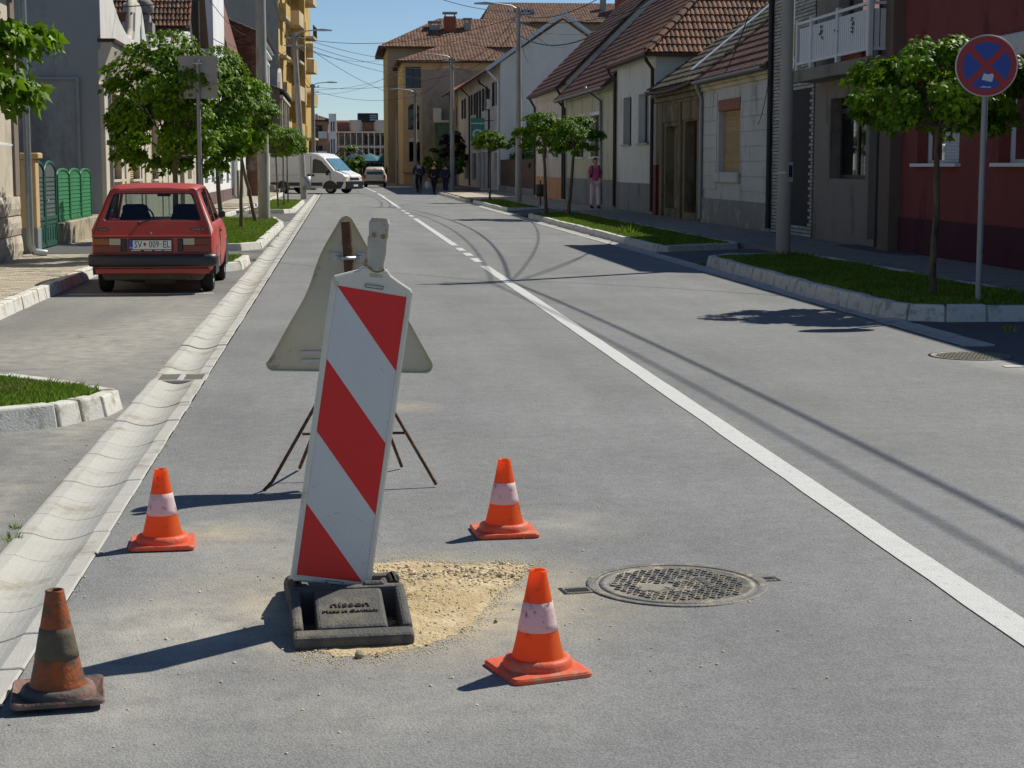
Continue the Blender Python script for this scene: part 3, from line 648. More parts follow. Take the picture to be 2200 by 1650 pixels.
for s, L_, w in ((-1, .10, .040), (1, .055, .026)):
    b = MB(); b.box(min(s*.325, s*(.325+L_)), max(s*.325, s*(.325+L_)), -w, w, -.02, .0040); MB().box(min(s*.32, s*(.334+L_)), max(s*.32, s*(.334+L_)), -w-.008, w+.008, -.02, .0015).build('hinge_gap_shade', M_DARKHOLE, mh); hg = b.build('hinge_box', M_IRON, mh, bevel=.003)  # dark plate under each hinge box paints the shade of a gap
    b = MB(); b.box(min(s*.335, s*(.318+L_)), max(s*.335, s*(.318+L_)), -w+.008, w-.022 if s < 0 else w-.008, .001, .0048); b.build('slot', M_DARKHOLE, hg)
# dried sand caked on the lid
b = MB(); rc = random.Random(5)
for cxx, cyy, rx in ((-.10, -.03, .075), (-.20, .06, .04), (.0, -.09, .05), (.03, .05, .04)):
    pts = [(cxx+math.cos(a)*rx*rc.uniform(.7, 1.2), cyy+math.sin(a)*rx*.7*rc.uniform(.7, 1.2)) for a in np.linspace(0, 6.2, 18)]
    b.add([(x, y, .0030) for x, y in pts]+[(cxx, cyy, .0055)], [(i, (i+1) % 18, 18) for i in range(18)], 0, True)
b.build('caked_sand', mat('caked_sand', (.27, .25, .20), .95, .2, 60, bump=.6, bscale=160), mh, fix=False)
# second cover with a waffle pattern by the far gutter end
mh2 = thing('manhole_cover', 'worn round waffle patterned iron cover by the end of the far gutter', 'manhole cover', (5.0, 13.42, 0), R(20))
MB().lathe([(.31, .001), (.33, .004), (.29, .004), (.285, -.01)], 48).build('frame', M_IRON, mh2)
b = MB(); b.lathe([(.285, -.008), (.28, -.002), (0, -.002)], 48); b.build('lid', M_IRON, mh2)
b = MB()
for i in range(-6, 7):
    for j in range(-6, 7):
        x, y = i*.043, j*.043
        if math.hypot(x, y) < .262: b.hexa([(x-.015, y-.015, -.002), (x+.015, y-.015, -.002), (x+.015, y+.015, -.002), (x-.015, y+.015, -.002), (x-.012, y-.012, .005), (x+.012, y-.012, .005), (x+.012, y+.012, .005), (x-.012, y+.012, .005)])
tag(b.build('studs', mat('iron_sandy', (.21, .19, .14), .8, .2, 30), mh2), kind='stuff')
b = MB(); b.box(4.98, 6.6, 12.62, 12.70, -.01, .006); tag(b.build('broken_edging', M_KERB), 'cracked pale concrete edging strip beside the waffle cover', 'edging')

# ---- temporary triangular sign seen from behind, on rebar legs
M_SIGNBACK = mat('sign_back', (.60, .54, .38), .55, .1, 6, bump=.1, bscale=40, col2=(.27, .20, .11), spot=.18, sscale=9, metal=.0, spec=.4)
M_RUST = mat('rusty_steel', (.095, .045, .022), .7, .35, 25, bump=.4, bscale=90, col2=(.20, .11, .05), spot=.3, sscale=18)
M_GALV = mat('galvanised', (.46, .47, .46), .45, .12, 20, metal=.5, spec=.5)
ts = thing('warning_sign', 'bent triangular road sign seen from its bare back on rebar legs', 'road sign', (.05, 8.30, 0), 0)
c3 = [(-.425, .540), (.412, .522), (-.020, 1.312)]
pts = []; rad = .036
for i in range(3):
    p0, p1, p2 = Vector(c3[i-1]), Vector(c3[i]), Vector(c3[(i+1) % 3]); a = (p0-p1).normalized(); b2 = (p2-p1).normalized()
    bis = (a+b2).normalized(); half = math.acos(max(-1, min(1, a.dot(b2))))/2; c_ = p1+bis*(rad/math.sin(half)); s0 = p1+a*(rad/math.tan(half)); s1 = p1+b2*(rad/math.tan(half))
    v0, v1 = s0-c_, s1-c_; a0 = math.atan2(v0.y, v0.x); da = (math.atan2(v1.y, v1.x)-a0+math.pi) % (2*math.pi)-math.pi
    for k in range(6): pts.append(tuple(c_+Vector((math.cos(a0+da*k/5), math.sin(a0+da*k/5)))*rad))
# dense outline, left edge dented inward and sheet bowed
dn = resample(pts+[pts[0]], .03)[:-1]
def dent(x, z):
    k = math.exp(-((z-.92)/.14)**2); 
    if x < -.02: x += .030*k+.012*math.sin((z-.5)*9)*(1 if z > .58 else 0)
    return x, z
dn = [dent(*q) for q in dn]
def bow(x, z): return .05*(z-.55)*(z-.55)-.06*x*x+.018*math.sin(z*7+x*4)
def rg_(d, y): return [(x, y+bow(x, z), z) for x, z in inset(dn, d)]
b = MB(); b.loft([rg_(.0, -.0), rg_(.0, -.026), rg_(.004, -.026), rg_(.006, -.003)], sm=False, caps=False)
inn = rg_(.006, -.003); ctr = (-.01, bow(-.01, .78)-.003, .78); n = len(inn)
mid = [tuple(Vector(p).lerp(Vector((ctr[0], 0, ctr[2])), .5)) for p in inn]; mid = [(x, bow(x, z)-.003, z) for x, _, z in mid]
b.loft([inn, mid], caps=False, sm=True); b.add(mid+[ctr], [(i, (i+1) % n, n) for i in range(n)], 0, True)
b.build('plate', M_SIGNBACK, ts, fix=False)
b = MB(); b.loft([rg_(.0, .002), rg_(.004, .003)], caps=False); q2 = lambda P: [(x, y+.006, z) for x, y, z in P]; b.loft([q2(inn), q2(mid)], caps=False); b.add(q2(mid+[ctr]), [(i, (i+1) % n, n) for i in range(n)]); b.build('face', mat('sign_yellow', (.75, .55, .05), .4), ts, fix=False)
po = MB(); po.cyl((-.018, -.05, 1.245), (.03, -.03, .40), .024, n=14); post = po.build('post', M_RUST, ts)
for z, x, w in ((1.075, -.008, .078), (.60, .02, .075)):
    b = MB(); yb = bow(x, z)-.006
    MB().box(x-w, x-w+.04, yb-.008, yb, z-.02, z+.02).build('bracket_plate', M_GALV, ts); MB().box(x+w-.04, x+w, yb-.008, yb, z-.02, z+.02).build('bracket_plate', M_GALV, ts)
    b = MB(); b.tube([(x-w+.02, yb-.012, z), (x-.032, yb-.02, z), (x-.026, -.080, z), (x+.026, -.080, z), (x+.032, yb-.02, z), (x+w-.02, yb-.012, z)], .009, 4); b.build('clamp', M_GALV, ts)
    for s in (-1, 1): MB().cyl((x+s*(w-.02), yb-.008, z), (x+s*(w-.02), yb-.022, z), .008, n=6).build('bolt', M_GALV, ts)
for z in (.625, .585): MB().box(-.235, -.12, bow(-.18, z)-.014, bow(-.18, z)-.003, z-.008, z+.008).build('rail', M_GALV, ts)
legs = [((-.115, -.05, .475), (-.372, -.255, .052), (-.412, -.27, .012)), ((.125, -.05, .475), (.392, -.195, .012)), ((.10, .0, .44), (.247, .325, .012)), ((-.10, .0, .44), (-.26, .33, .012))]
for L_ in legs: MB().tube(L_, .0085, 6).build('leg', M_RUST, ts)
MB().tube([(-.235, -.142, .255), (.255, -.125, .25)], .007, 6).build('cross_bar', M_RUST, ts)
MB().tube([(-.16, .12, .255), (.16, .13, .255)], .007, 6).build('cross_bar', M_RUST, ts)
MB().tube([(-.115, -.05, .475), (.125, -.05, .475)], .008, 6).build('cross_bar', M_RUST, ts)
MB().tube([(-.115, -.05, .475), (-.1, .0, .44)], .008, 6).build('cross_bar', M_RUST, ts)
MB().tube([(.125, -.05, .475), (.1, .0, .44)], .008, 6).build('cross_bar', M_RUST, ts)

# ---- no stopping sign on the right
M_SBLUE = mat('sign_blue', (.015, .06, .36), .35, .05, 12, spec=.5); M_SRED = mat('sign_red', (.42, .012, .018), .35, .05, 12, spec=.5)
M_STEEL = mat('painted_steel', (.30, .31, .31), .5, .1, 20, metal=.3, col2=(.2, .17, .12), spot=.1, sscale=10)
M_RIM = mat('sign_rim', (.62, .60, .52), .4, .08, 14, metal=.2)
ns = thing('no_stopping_sign', 'round red and blue no stopping sign with torn sticker on grey post', 'road sign', (6.40, 17.0, .12), R(-12))
Hc = 2.37
MB().cyl((0, .03, -.1), (0, .03, Hc+.27), .031, n=16).build('post', M_STEEL, ns)
def disc(r0, r1, y, m, n=48):
    b = MB(); b.lathe([(r0, y), (r1, y)], n, (0, 0, Hc), axis='y'); return b
b = MB(); b.lathe([(0, .0), (.300, .0), (.304, .004), (.304, -.022), (.294, -.024), (.290, -.016)], 64, (0, 0, Hc), axis='y'); b.build('disc', M_RIM, ns)
MB().lathe([(.2905, -.0165), (.0, -.0165)], 64, (0, 0, Hc), axis='y').build('red_face', M_SRED, ns)
for k in range(4):
    a0 = R(45+90*k); d = .032; r = .232; pts = []
    e = math.asin(d/r)
    for i in range(13): a = a0+e+(math.pi/2-2*e)*i/12; pts.append((math.cos(a)*r, math.sin(a)*r))
    am = a0+math.pi/4; pts.append((math.cos(am)*d*1.414, math.sin(am)*d*1.414))
    MB().prism([(x, Hc+z) for x, z in pts], 'y', -.0185, -.0168).build('blue_quarter', M_SBLUE, ns)
stk = MB(); p = [(-.045, .0), (-.035, .032), (-.02, .03), (-.005, .022), (.03, .026), (.048, .03), (.062, .012), (.05, -.045), (.03, -.052), (-.055, -.03)]
stk.prism([(x+.01, Hc-.105+z) for x, z in p], 'y', -.0200, -.0188); stk.build('sticker', mat('paper_white', (.72, .74, .74), .8, .08, 20), ns)
stk = MB(); p = [(-.065, -.012), (-.02, .008), (.0, -.004), (.045, .0), (.05, -.016)]
stk.prism([(x, Hc-.20+z) for x, z in p], 'y', -.0200, -.0188); stk.build('sticker', mat('paper_torn', (.52, .58, .64), .8, .1, 40), ns)
MB().cyl((-.0, .03, 1.05), (0, .03, 1.12), .034, n=16).build('joint_collar', M_STEEL, ns)
for z in (-.12, .12):
    b = MB(); b.box(-.06, .06, -.002, .008, Hc+z-.015, Hc+z+.015); b.tube([(-.05, .005, Hc+z), (-.036, .045, Hc+z), (-.02, .064, Hc+z), (.02, .064, Hc+z), (.036, .045, Hc+z), (.05, .005, Hc+z)], .006, 5); b.build('clamp', M_GALV, ns)
# ---- square sign seen from behind among the left crowns
sb = thing('square_sign', 'square road sign seen from its grey back among tree crowns', 'road sign', (-2.03, 26.22, .06), R(3))
MB().cyl((.0, 0, -.1), (.0, 0, 3.0), .03, n=14).build('post', M_STEEL, sb)
b = MB(); b.prism([(-.28, 2.45), (-.26, 2.43), (.26, 2.43), (.28, 2.45), (.28, 3.03), (.26, 3.05), (-.26, 3.05), (-.28, 3.03)], 'y', .032, .046); b.build('plate', mat('sign_back_grey', (.33, .31, .27), .45, .12, 5, metal=.25), sb, bevel=.004)
MB().box(-.07, .07, -.038, .031, 2.925, 2.945).build('clamp', M_GALV, sb)
MB().prism([(-.275, 2.455), (.275, 2.455), (.275, 3.025), (-.275, 3.025)], 'y', .0462, .048).build('face', M_SBLUE, sb)
# ================================================================ VEHICLES
M_CARRED = mat('faded_red_paint', (.42, .052, .034), .42, .08, 3, spec=.5, coat=.12, col2=(.40, .075, .06), spot=.25, sscale=2)
M_BLACKP = mat('black_plastic', (.022, .023, .026), .45, .2, 20, spec=.5)
M_TYRE = mat('tyre_rubber', (.022, .021, .020), .85, .2, 30)
M_UNDER = mat('dusty_underbody', (.10, .082, .055), .9, .25, 9)
M_SEAT = mat('seat_fabric', (.035, .045, .055), .9, .15, 20)
G_CAR = glass('car_glass', (.80, .90, .88), .30)
G_DARK = glass('tinted_glass', (.5, .55, .55), .72)
M_CHROME = mat('chrome', (.62, .62, .60), .3, .05, metal=.25)
M_LRED = mat('lamp_red', (.16, .012, .009), .15, .1, 30, spec=.6); M_LAMB = mat('lamp_amber', (.26, .075, .008), .15, .1, 30, spec=.6); M_LWH = mat('lamp_white', (.42, .38, .28), .2, .1, 30, spec=.6)
M_PLATE = mat('plate_white', (.74, .75, .70), .4, .05, 20); M_INK = mat('ink_black', (.012, .012, .014), .6, .05)
def wheel(parent, x, y, r, w, side, name='wheel', rim=M_GALV):
    wh = MB().lathe([(r*.62, -w/2), (r*.9, -w/2), (r*.985, -w/2+.02), (r, -w/2+.045), (r, w/2-.045), (r*.985, w/2-.02), (r*.9, w/2), (r*.62, w/2)], 32, (x, y, r), axis='x').build(name, M_TYRE, parent)
    s = side
    MB().lathe([(r*.63, s*w*.47), (r*.58, s*w*.40), (r*.30, s*w*.36), (r*.24, s*w*.46), (0, s*w*.47)], 24, (x, y, r), axis='x').build('rim', rim, wh)
    return wh
car = thing('red_hatchback', 'faded red boxy hatchback parked in the bay, seen from behind', 'car', (-2.20, 20.95, 0.0), R(0.4))
car.scale = (.945, .945, .945)
# lower body
def ring(y, hw, zb, zt, zm=.52, bel=0):
    half = [(hw-.11, zb), (hw-.03, zb+.06), (hw-.004, zm-.08), (hw, zm), (hw-.006, zm+.10), (hw-.02, (zm+zt)/2+.08), (hw-.05, zt-.012), (hw-.075, zt)]
    return [(x, y, z) for x, z in half]+[(-x, y, z) for x, z in half[::-1]]
st_ = [(.055, .735, .30, .735), (.10, .752, .26, .80), (.22, .765, .24, .865), (.7, .772, .22, .875), (1.4, .775, .21, .88), (2.0, .775, .21, .885), (2.42, .772, .22, .885), (2.9, .762, .23, .82), (3.25, .745, .25, .755), (3.40, .70, .30, .70)]
b = MB(); b.loft([ring(*q) for q in st_]); body = b.build('body', M_CARRED, car, bevel=.006)
# tailgate with real window opening
def ty(z): return .05 if z <= .735 else .05+(z-.735)*.60
def tq(x, z, d=0): return (x, ty(z)+d, z)
b = MB(); o_ = [(-.735, .735), (.735, .735), (.700, .87), (.545, 1.285), (.50, 1.312), (-.50, 1.312), (-.545, 1.285), (-.700, .87)]
i_ = [(-.580, .915), (.580, .915), (.600, .94), (.493, 1.235), (.470, 1.255), (-.470, 1.255), (-.493, 1.235), (-.600, .94)]
b.add([tq(x, z, -.004) for x, z in o_]+[tq(x, z, -.004) for x, z in i_]+[tq(x*.99, z, .03) for x, z in i_], [(k, (k+1) % 8, 8+(k+1) % 8, 8+k) for k in range(8)]+[(8+k, 8+(k+1) % 8, 16+(k+1) % 8, 16+k) for k in range(8)])
b.build('tailgate', M_CARRED, car, bevel=.008, seg=2)
b = MB(); i2 = [(x*.965, .928+(z-.915)*.93 if z < 1 else z-.014) for x, z in i_]
b.add([tq(x, z, .000) for x, z in i_]+[tq(x, z, .004) for x, z in i2], [(k, (k+1) % 8, 8+(k+1) % 8, 8+k) for k in range(8)]); b.build('window_seal', M_BLACKP, car)
MB().add([tq(x, z, .006) for x, z in i2], [list(range(8))]).build('rear_window', G_CAR, car)
# tail panel below the crease, with recessed lamp strip
b = MB(); b.box(-.733, .733, .012, .06, .715, .738); b.box(-.733, .733, .020, .06, .40, .512); b.box(-.733, .733, .038, .06, .512, .715); b.build('tail_panel', M_CARRED, car, bevel=.004)
b = MB(); b.box(-.735, .735, .030, .040, .507, .518); b.box(-.735, .735, .03, .04, .706, .716); b.build('seam', M_BLACKP, car)
for s in (-1, 1):
    x0, x1 = (.385, .715); lamp = MB().box(*sorted((s*x0, s*x1)), .028, .039, .525, .700).build('tail_lamp', M_BLACKP, car)
    MB().box(*sorted((s*x0, s*(x0+.14))), .014, .029, .615, .698).build('reverse_lens', M_LWH, lamp, bevel=.003)
    MB().box(*sorted((s*(x0+.145), s*x1)), .014, .029, .615, .698).build('turn_lens', M_LAMB if s < 0 else M_LRED, lamp, bevel=.003)
    MB().box(*sorted((s*x0, s*x1)), .014, .029, .527, .611).build('brake_lens', M_LRED, lamp, bevel=.003)
    MB().box(*sorted((s*.315, s*.375)), .02, .039, .53, .69).build('lamp_block', M_BLACKP, car, bevel=.004)
pc = -.02
plate = MB().box(pc-.27, pc+.27, .010, .022, .535, .69).build('plate_holder', M_BLACKP, car, bevel=.003)
MB().box(pc-.258, pc+.258, .004, .0105, .562, .674).build('number_plate', M_PLATE, plate, bevel=.002)
MB().box(pc-.257, pc-.215, .0028, .0042, .563, .673).build('blue_strip', mat('plate_blue', (.02, .07, .42), .4), plate)
def carT(n, s, size, x, z, m, y=.0035, sx=1.0, par=None): return text_mesh(n, s, size, m, par or plate, plane_M((x, y, z), (1, 0, 0), (0, 0, 1)), .0006, sx=sx)
carT('lettering', 'SV', .118, pc-.150, .620, M_INK, sx=.78); carT('lettering', '009', .118, pc+.045, .620, M_INK, sx=.72); carT('lettering', '·', .118, pc+.135, .620, M_INK); carT('lettering', 'EL', .118, pc+.198, .620, M_INK, sx=.78)
carT('lettering', 'SRB', .025, pc-.236, .583, mat('ink_white', (.75, .75, .75), .6, .02), y=.0026)
cr = MB().prism([(pc-.083, .615), (pc-.068, .600), (pc-.053, .615), (pc-.053, .645), (pc-.083, .645)], 'y', .0028, .0042).build('crest', mat('crest_red', (.5, .03, .03), .5), plate)
for k, (a, w) in enumerate(((-.24, .12), (-.08, .10), (.05, .09), (.16, .10))): MB().box(pc+a, pc+a+w, .0075, .0098, .543, .552).build('small_print', MATS['ink_white'], plate)
bd = MB().box(-.675, -.53, .010, .022, .795, .830).build('badge', M_BLACKP, car, bevel=.003); bd.data.transform(Matrix.Translation((0, .052, 0)))
text_mesh('lettering', 'YUGO', .038, M_CHROME, bd, plane_M((-.60, .060, .812), (1, 0, 0), (0, .514, .857)), .001, sx=1.2)
bd = MB().box(.475, .665, .062, .074, .798, .826).build('badge', M_BLACKP, car, bevel=.003)
text_mesh('lettering', 'Koral 55', .040, M_CHROME, bd, plane_M((.57, .060, .812), (1, 0, 0), (0, .514, .857)), .001, sx=1.15)
MB().cyl((-.01, .045, .757), (-.01, .058, .765), .012, n=12).build('lock', M_CHROME, car)
b = MB(); b.tube([tq(x*.975, z-.012 if z > 1.29 else z, -.006) for x, z in (o_[0], o_[7], o_[6], o_[5], o_[4], o_[3], o_[2], o_[1])], .0045, 5); b.build('tailgate_seam', M_BLACKP, car)
# wiper
b = MB(); b.cyl((-.16, .135, .89), (-.16, .10, .88), .02, n=10); b.tube([(-.16, .10, .885), (-.03, .125, .925), (.16, .145, .95)], .008, 5); b.build('rear_wiper', M_BLACKP, car)
# bumper, valance, exhaust, underbody
b = MB(); path = [(-.765, .30), (-.785, .10), (-.765, .02), (-.70, -.015), (-.35, -.035), (0, -.04), (.35, -.035), (.70, -.015), (.765, .02), (.785, .10), (.765, .30)]
rings = []
for x, y in path:
    n_ = Vector((x*.25, y-.6, 0)).normalized() if abs(x) < .7 else Vector((math.copysign(1, x)*(.5 if y < .1 else 1), -.5 if y < .1 else 0, 0)).normalized()
    rings.append([(x+n_.x*d, y+n_.y*d, z) for d, z in ((-.05, .345), (.0, .35), (.018, .375), (.02, .455), (.006, .495), (-.05, .503))])
b.loft(rings, sm=True); b.build('rear_bumper', M_BLACKP, car)
MB().box(-.70, .70, .03, .07, .255, .325).build('valance', M_CARRED, car, bevel=.01)
b = MB(); b.hexa([(-.60, .08, .17), (.60, .08, .17), (.60, .9, .17), (-.60, .9, .17), (-.66, .06, .28), (.66, .06, .28), (.66, .9, .28), (-.66, .9, .28)]); b.build('rear_panel', M_UNDER, car, bevel=.02)
b = MB(); b.cyl((.44, .02, .205), (.44, .5, .205), .021, n=10); b.cyl((-.12, .30, .17), (.25, .30, .17), .07, n=14); b.build('exhaust', M_UNDER, car)
b = MB(); b.tube([(-.6, .62, .2), (-.3, .55, .15), (0, .52, .14), (.3, .55, .15), (.6, .62, .2)], .03, 6); b.build('axle', M_UNDER, car)
for s in (-1, 1):
    wheel(car, s*.64, .60, .265, .155, s); wheel(car, s*.66, 2.76, .265, .155, s)
    for yy in (.60, 2.76):
        pts = [(yy+.33*math.cos(a), .265+.33*math.sin(a)) for a in np.linspace(-.1, math.pi+.1, 16)]
        MB().prism(pts, 'x', s*.68, s*.768).build('wheel_arch', M_BLACKP, car)
# roof, pillars, side glass
b = MB(); rings = []
for y, hw, z in ((.375, .505, 1.305), (.45, .535, 1.335), (.8, .56, 1.36), (1.3, .565, 1.365), (1.7, .555, 1.350), (1.82, .54, 1.335)):
    rings.append([(-hw-.022, y, z-.055), (-hw, y, z-.02), (-hw*.8, y, z), (-hw*.4, y, z+.012), (0, y, z+.016), (hw*.4, y, z+.012), (hw*.8, y, z), (hw, y, z-.02), (hw+.022, y, z-.055), (hw-.03, y, z-.05), (-hw+.03, y, z-.05)])
b.loft(rings); b.build('roof', M_CARRED, car)
for s in (-1, 1):
    def quadp(name, pts, m, th=.03):
        q = [(s*x, y, z) for x, y, z in pts]; q2 = [(s*(x-th), y, z) for x, y, z in pts]; n = len(q)
        MB().add(q+q2, [list(range(n)), list(range(n, 2*n))[::-1]]+[(i, (i+1) % n, n+(i+1) % n, n+i) for i in range(n)]).build(name, m, car)
    quadp('rear_pillar', [(.735, .048, .735), (.752, .12, .80), (.715, .62, .872), (.700, .56, .90), (.572, .62, 1.25), (.575, .70, 1.29), (.545, .375, 1.285), (.70, .13, .87)], M_CARRED)
    quadp('centre_pillar', [(.712, 1.22, .87), (.712, 1.30, .87), (.585, 1.28, 1.30), (.585, 1.20, 1.30)], M_CARRED)
    quadp('windscreen_pillar', [(.70, 2.42, .875), (.70, 2.33, .875), (.56, 1.78, 1.31), (.55, 1.84, 1.325)], M_CARRED)
    quadp('side_window', [(.702, .60, .885), (.706, 1.22, .88), (.583, 1.20, 1.275), (.570, .66, 1.255)], G_CAR, .006)
    quadp('side_window', [(.706, 1.30, .88), (.703, 2.33, .88), (.578, 1.80, 1.285), (.583, 1.28, 1.285)], G_CAR, .006)
    quadp('door_seam', [(.7765, 1.26, .30), (.7765, 1.27, .30), (.772, 1.27, .80), (.772, 1.26, .80)], M_BLACKP, .01)
    MB().box(*sorted((s*.765, s*.785)), 1.32, 1.44, .74, .765).build('door_handle', M_BLACKP, car, bevel=.004)
    MB().box(*sorted((s*.70, s*.79)), 2.14, 2.20, .90, .985).build('mirror', M_BLACKP, car, bevel=.012)
MB().add([(-.685, 2.41, .885), (.685, 2.41, .885), (.535, 1.83, 1.305), (-.535, 1.83, 1.305)], [(0, 1, 2, 3)]).build('windscreen', G_CAR, car)
# inside: seats, wheel, dashboard, mirror
for s in (-1, 1):
    b = MB(); rings = []
    for z, w, d in ((.62, .22, .09), (.85, .22, .085), (.955, .19, .075), (1.0, .17, .065), (1.045, .17, .06), (1.08, .155, .05), (1.10, .11, .03)):
        rings.append([(s*.33+math.copysign(abs(math.cos(a))**.6, math.cos(a))*w, 1.40+(z-.62)*-.25+math.copysign(abs(math.sin(a))**.6, math.sin(a))*d, z) for a in np.linspace(0, 2*math.pi, 16, endpoint=False)])
    b.loft(rings); b.build('seat', M_SEAT, car)
MB().box(-.68, .68, 1.98, 2.38, .62, .905).build('dashboard', M_BLACKP, car, bevel=.03)
b = MB(); pts = [(-.33+.185*math.cos(a), 1.83-.07*math.sin(a), .90+.165*math.sin(a)) for a in np.linspace(0, 2*math.pi, 25)]; b.tube(pts, .013, 6); b.tube([(-.5, 1.85, .88), (-.33, 1.88, .86), (-.16, 1.85, .88)], .016, 5); b.build('steering_wheel', M_BLACKP, car)
MB().box(-.09, .09, 1.80, 1.82, 1.19, 1.245).build('inside_mirror', M_BLACKP, car, bevel=.008)
MB().box(-.66, .66, .26, .9, .862, .88).build('parcel_shelf', M_SEAT, car)

# ---- white van nosing out of the side street
M_VANW = mat('van_white', (.72, .71, .68), .35, .05, 2, coat=.2, col2=(.55, .53, .48), spot=.1, sscale=1.5)
van = thing('delivery_van', 'white high-roof delivery van nosing out of the side street', 'van', (-.50, 98.6, 0), 0)
FW = 4.05                                  # front axle in van coordinates
prof = [(0, .36), (-.02, .9), (.02, 2.05), (.10, 2.22), (.3, 2.27), (2.9, 2.27), (3.30, 2.20), (3.62, 2.02), (4.34, 1.28), (4.9, 1.06), (5.02, .95), (5.05, .72), (5.06, .45), (5.0, .28), (4.4, .26), (4.2, .26), (3.5, .32), (1.2, .34)]
def vring(x, k, dn):
    return [(x, 2.5+(y-2.5)*(1-dn*(1 if y > 4 else .25)), z if z < 1.9 else z-k) for y, z in prof]
b = MB(); b.loft([vring(-.98, .20, .030), vring(-1.0, .10, .012), vring(-.93, .02, .004), vring(-.6, 0, 0), vring(.6, 0, 0), vring(.93, .02, .004), vring(1.0, .10, .012), vring(.98, .20, .030)], sm=False)
b.build('body', M_VANW, van, bevel=.02)
for s in (-1, 1):
    x0 = s*1.004
    def pan(name, pts, m, d=.008): return MB().prism(pts, 'x', *sorted((x0-s*.02, x0+s*d))).build(name, m, van)
    pan('side_window', [(2.97, 1.18), (3.02, 1.83), (3.12, 1.88), (3.46, 1.80), (3.98, 1.26), (3.98, 1.18)], G_DARK)
    pan('window_frame', [(2.93, 1.14), (2.98, 1.87), (3.11, 1.92), (3.48, 1.83), (4.04, 1.27), (4.04, 1.14)], M_BLACKP, .003)
    pan('door_line', [(2.83, .40), (2.845, .40), (2.845, 2.1), (2.83, 2.1)], M_BLACKP, .003); pan('door_line', [(4.06, .62), (4.075, .62), (4.075, 1.2), (4.06, 1.2)], M_BLACKP, .003)
    pan('door_handle', [(2.62, .96), (2.78, .96), (2.78, 1.08), (2.62, 1.08)], M_BLACKP, .02); pan('door_handle', [(2.90, .96), (3.05, .96), (3.05, 1.08), (2.90, 1.08)], M_BLACKP, .02)
    pan('side_rail', [(.3, 1.02), (2.0, 1.02), (2.0, 1.05), (.3, 1.05)], M_GALV, .012)
    pan('rub_strip', [(.05, .44), (3.55, .44), (3.55, .62), (.05, .62)], M_BLACKP, .02)
    pts = [(FW+.44*math.cos(a), .33+.40*math.sin(a)) for a in np.linspace(-.15, math.pi+.15, 14)]; pan('wheel_arch', pts, M_BLACKP, .012)
    pts = [(1.0+.40*math.cos(a), .33+.38*math.sin(a)) for a in np.linspace(0, math.pi, 14)]; pan('wheel_arch', pts, M_BLACKP, .01)
    wheel(van, s*.88, FW, .33, .22, s, rim=M_STEEL); wheel(van, s*.88, 1.0, .33, .22, s, rim=M_STEEL)
    MB().box(*sorted((s*1.02, s*1.22)), 3.88, 3.98, 1.02, 1.34).build('wing_mirror', M_BLACKP, van, bevel=.03)
    hl = MB().hexa([(*sorted((s*.52, s*.95))[:1], 4.90, .78), (sorted((s*.52, s*.95))[1], 4.90, .78), (sorted((s*.52, s*.95))[1], 5.0, .78), (sorted((s*.52, s*.95))[0], 5.075, .78), (sorted((s*.52, s*.95))[0], 4.80, 1.03), (sorted((s*.52, s*.95))[1], 4.70, 1.03), (sorted((s*.52, s*.95))[1], 4.86, 1.02), (sorted((s*.52, s*.95))[0], 5.0, .98)] if s > 0 else
        [(-.95, 4.90, .78), (-.52, 4.90, .78), (-.52, 5.075, .78), (-.95, 5.0, .78), (-.95, 4.70, 1.03), (-.52, 4.80, 1.03), (-.52, 5.0, .98), (-.95, 4.86, 1.02)]).build('headlight', mat('headlight_lens', (.55, .52, .45), .12, .1, spec=.8), van)
    MB().box(*sorted((s*.80, s*.96)), 4.93, 5.03, .80, .93).build('indicator', mat('indicator_amber', (.85, .30, .04), .2, .1), hl)
b = MB(); b.hexa([(-.80, 3.70, 1.945), (.80, 3.70, 1.945), (.86, 4.33, 1.30), (-.86, 4.33, 1.30), (-.80, 3.725, 1.965), (.80, 3.725, 1.965), (.86, 4.36, 1.32), (-.86, 4.36, 1.32)]); b.build('windscreen', mat('windscreen_reflect', (.10, .22, .28), .08, .3, 2, spec=1.0), van)  # bright bluish reflection is put into the base colour of the pane
MB().box(-.5, .5, 5.02, 5.075, .78, .90).build('grille', M_BLACKP, van, bevel=.01)
b = MB(); b.hexa([(-1.0, 4.45, .26), (1.0, 4.45, .26), (.95, 5.09, .26), (-.95, 5.09, .26), (-1.012, 4.45, .68), (1.012, 4.45, .68), (.97, 5.11, .70), (-.97, 5.11, .70)]); b.build('front_bumper', M_BLACKP, van, bevel=.04, seg=2)
MB().box(-.3, .22, 5.10, 5.12, .40, .50).build('number_plate', M_PLATE, van)
van.rotation_euler = (0, 0, R(-90-29))
# put the near front wheel where the photograph has it
van.location = (Vector((-.42, 98.6, 0))-Matrix.Rotation(R(-119), 3, 'Z') @ Vector((.88, FW, 0)))

# ---- small white car driving away past the junction
M_CARW = mat('car_cream', (.62, .57, .46), .35, .05, 2, coat=.2)
c2 = thing('small_white_car', 'small cream white hatchback driving away past the van', 'car', (2.62, 128.6, 0), R(-3))
b = MB(); rings = []
for y, pts in ((.0, [(.60, .35), (.74, .42), (.76, .62), (.72, .86), (.66, .90)]), (.06, [(.66, .30), (.79, .40), (.81, .65), (.77, .93), (.70, .96)]), (.5, [(.70, .24), (.82, .36), (.84, .68), (.80, .95), (.72, .97)]), (2.4, [(.70, .24), (.82, .36), (.84, .68), (.80, .92), (.72, .95)]), (3.4, [(.62, .28), (.74, .36), (.76, .58), (.70, .72), (.60, .74)])):
    rings.append([(x, y, z) for x, z in pts]+[(-x, y, z) for x, z in pts[::-1]])
b.loft(rings); b.build('body', M_CARW, c2, bevel=.03)
b = MB(); rings = []
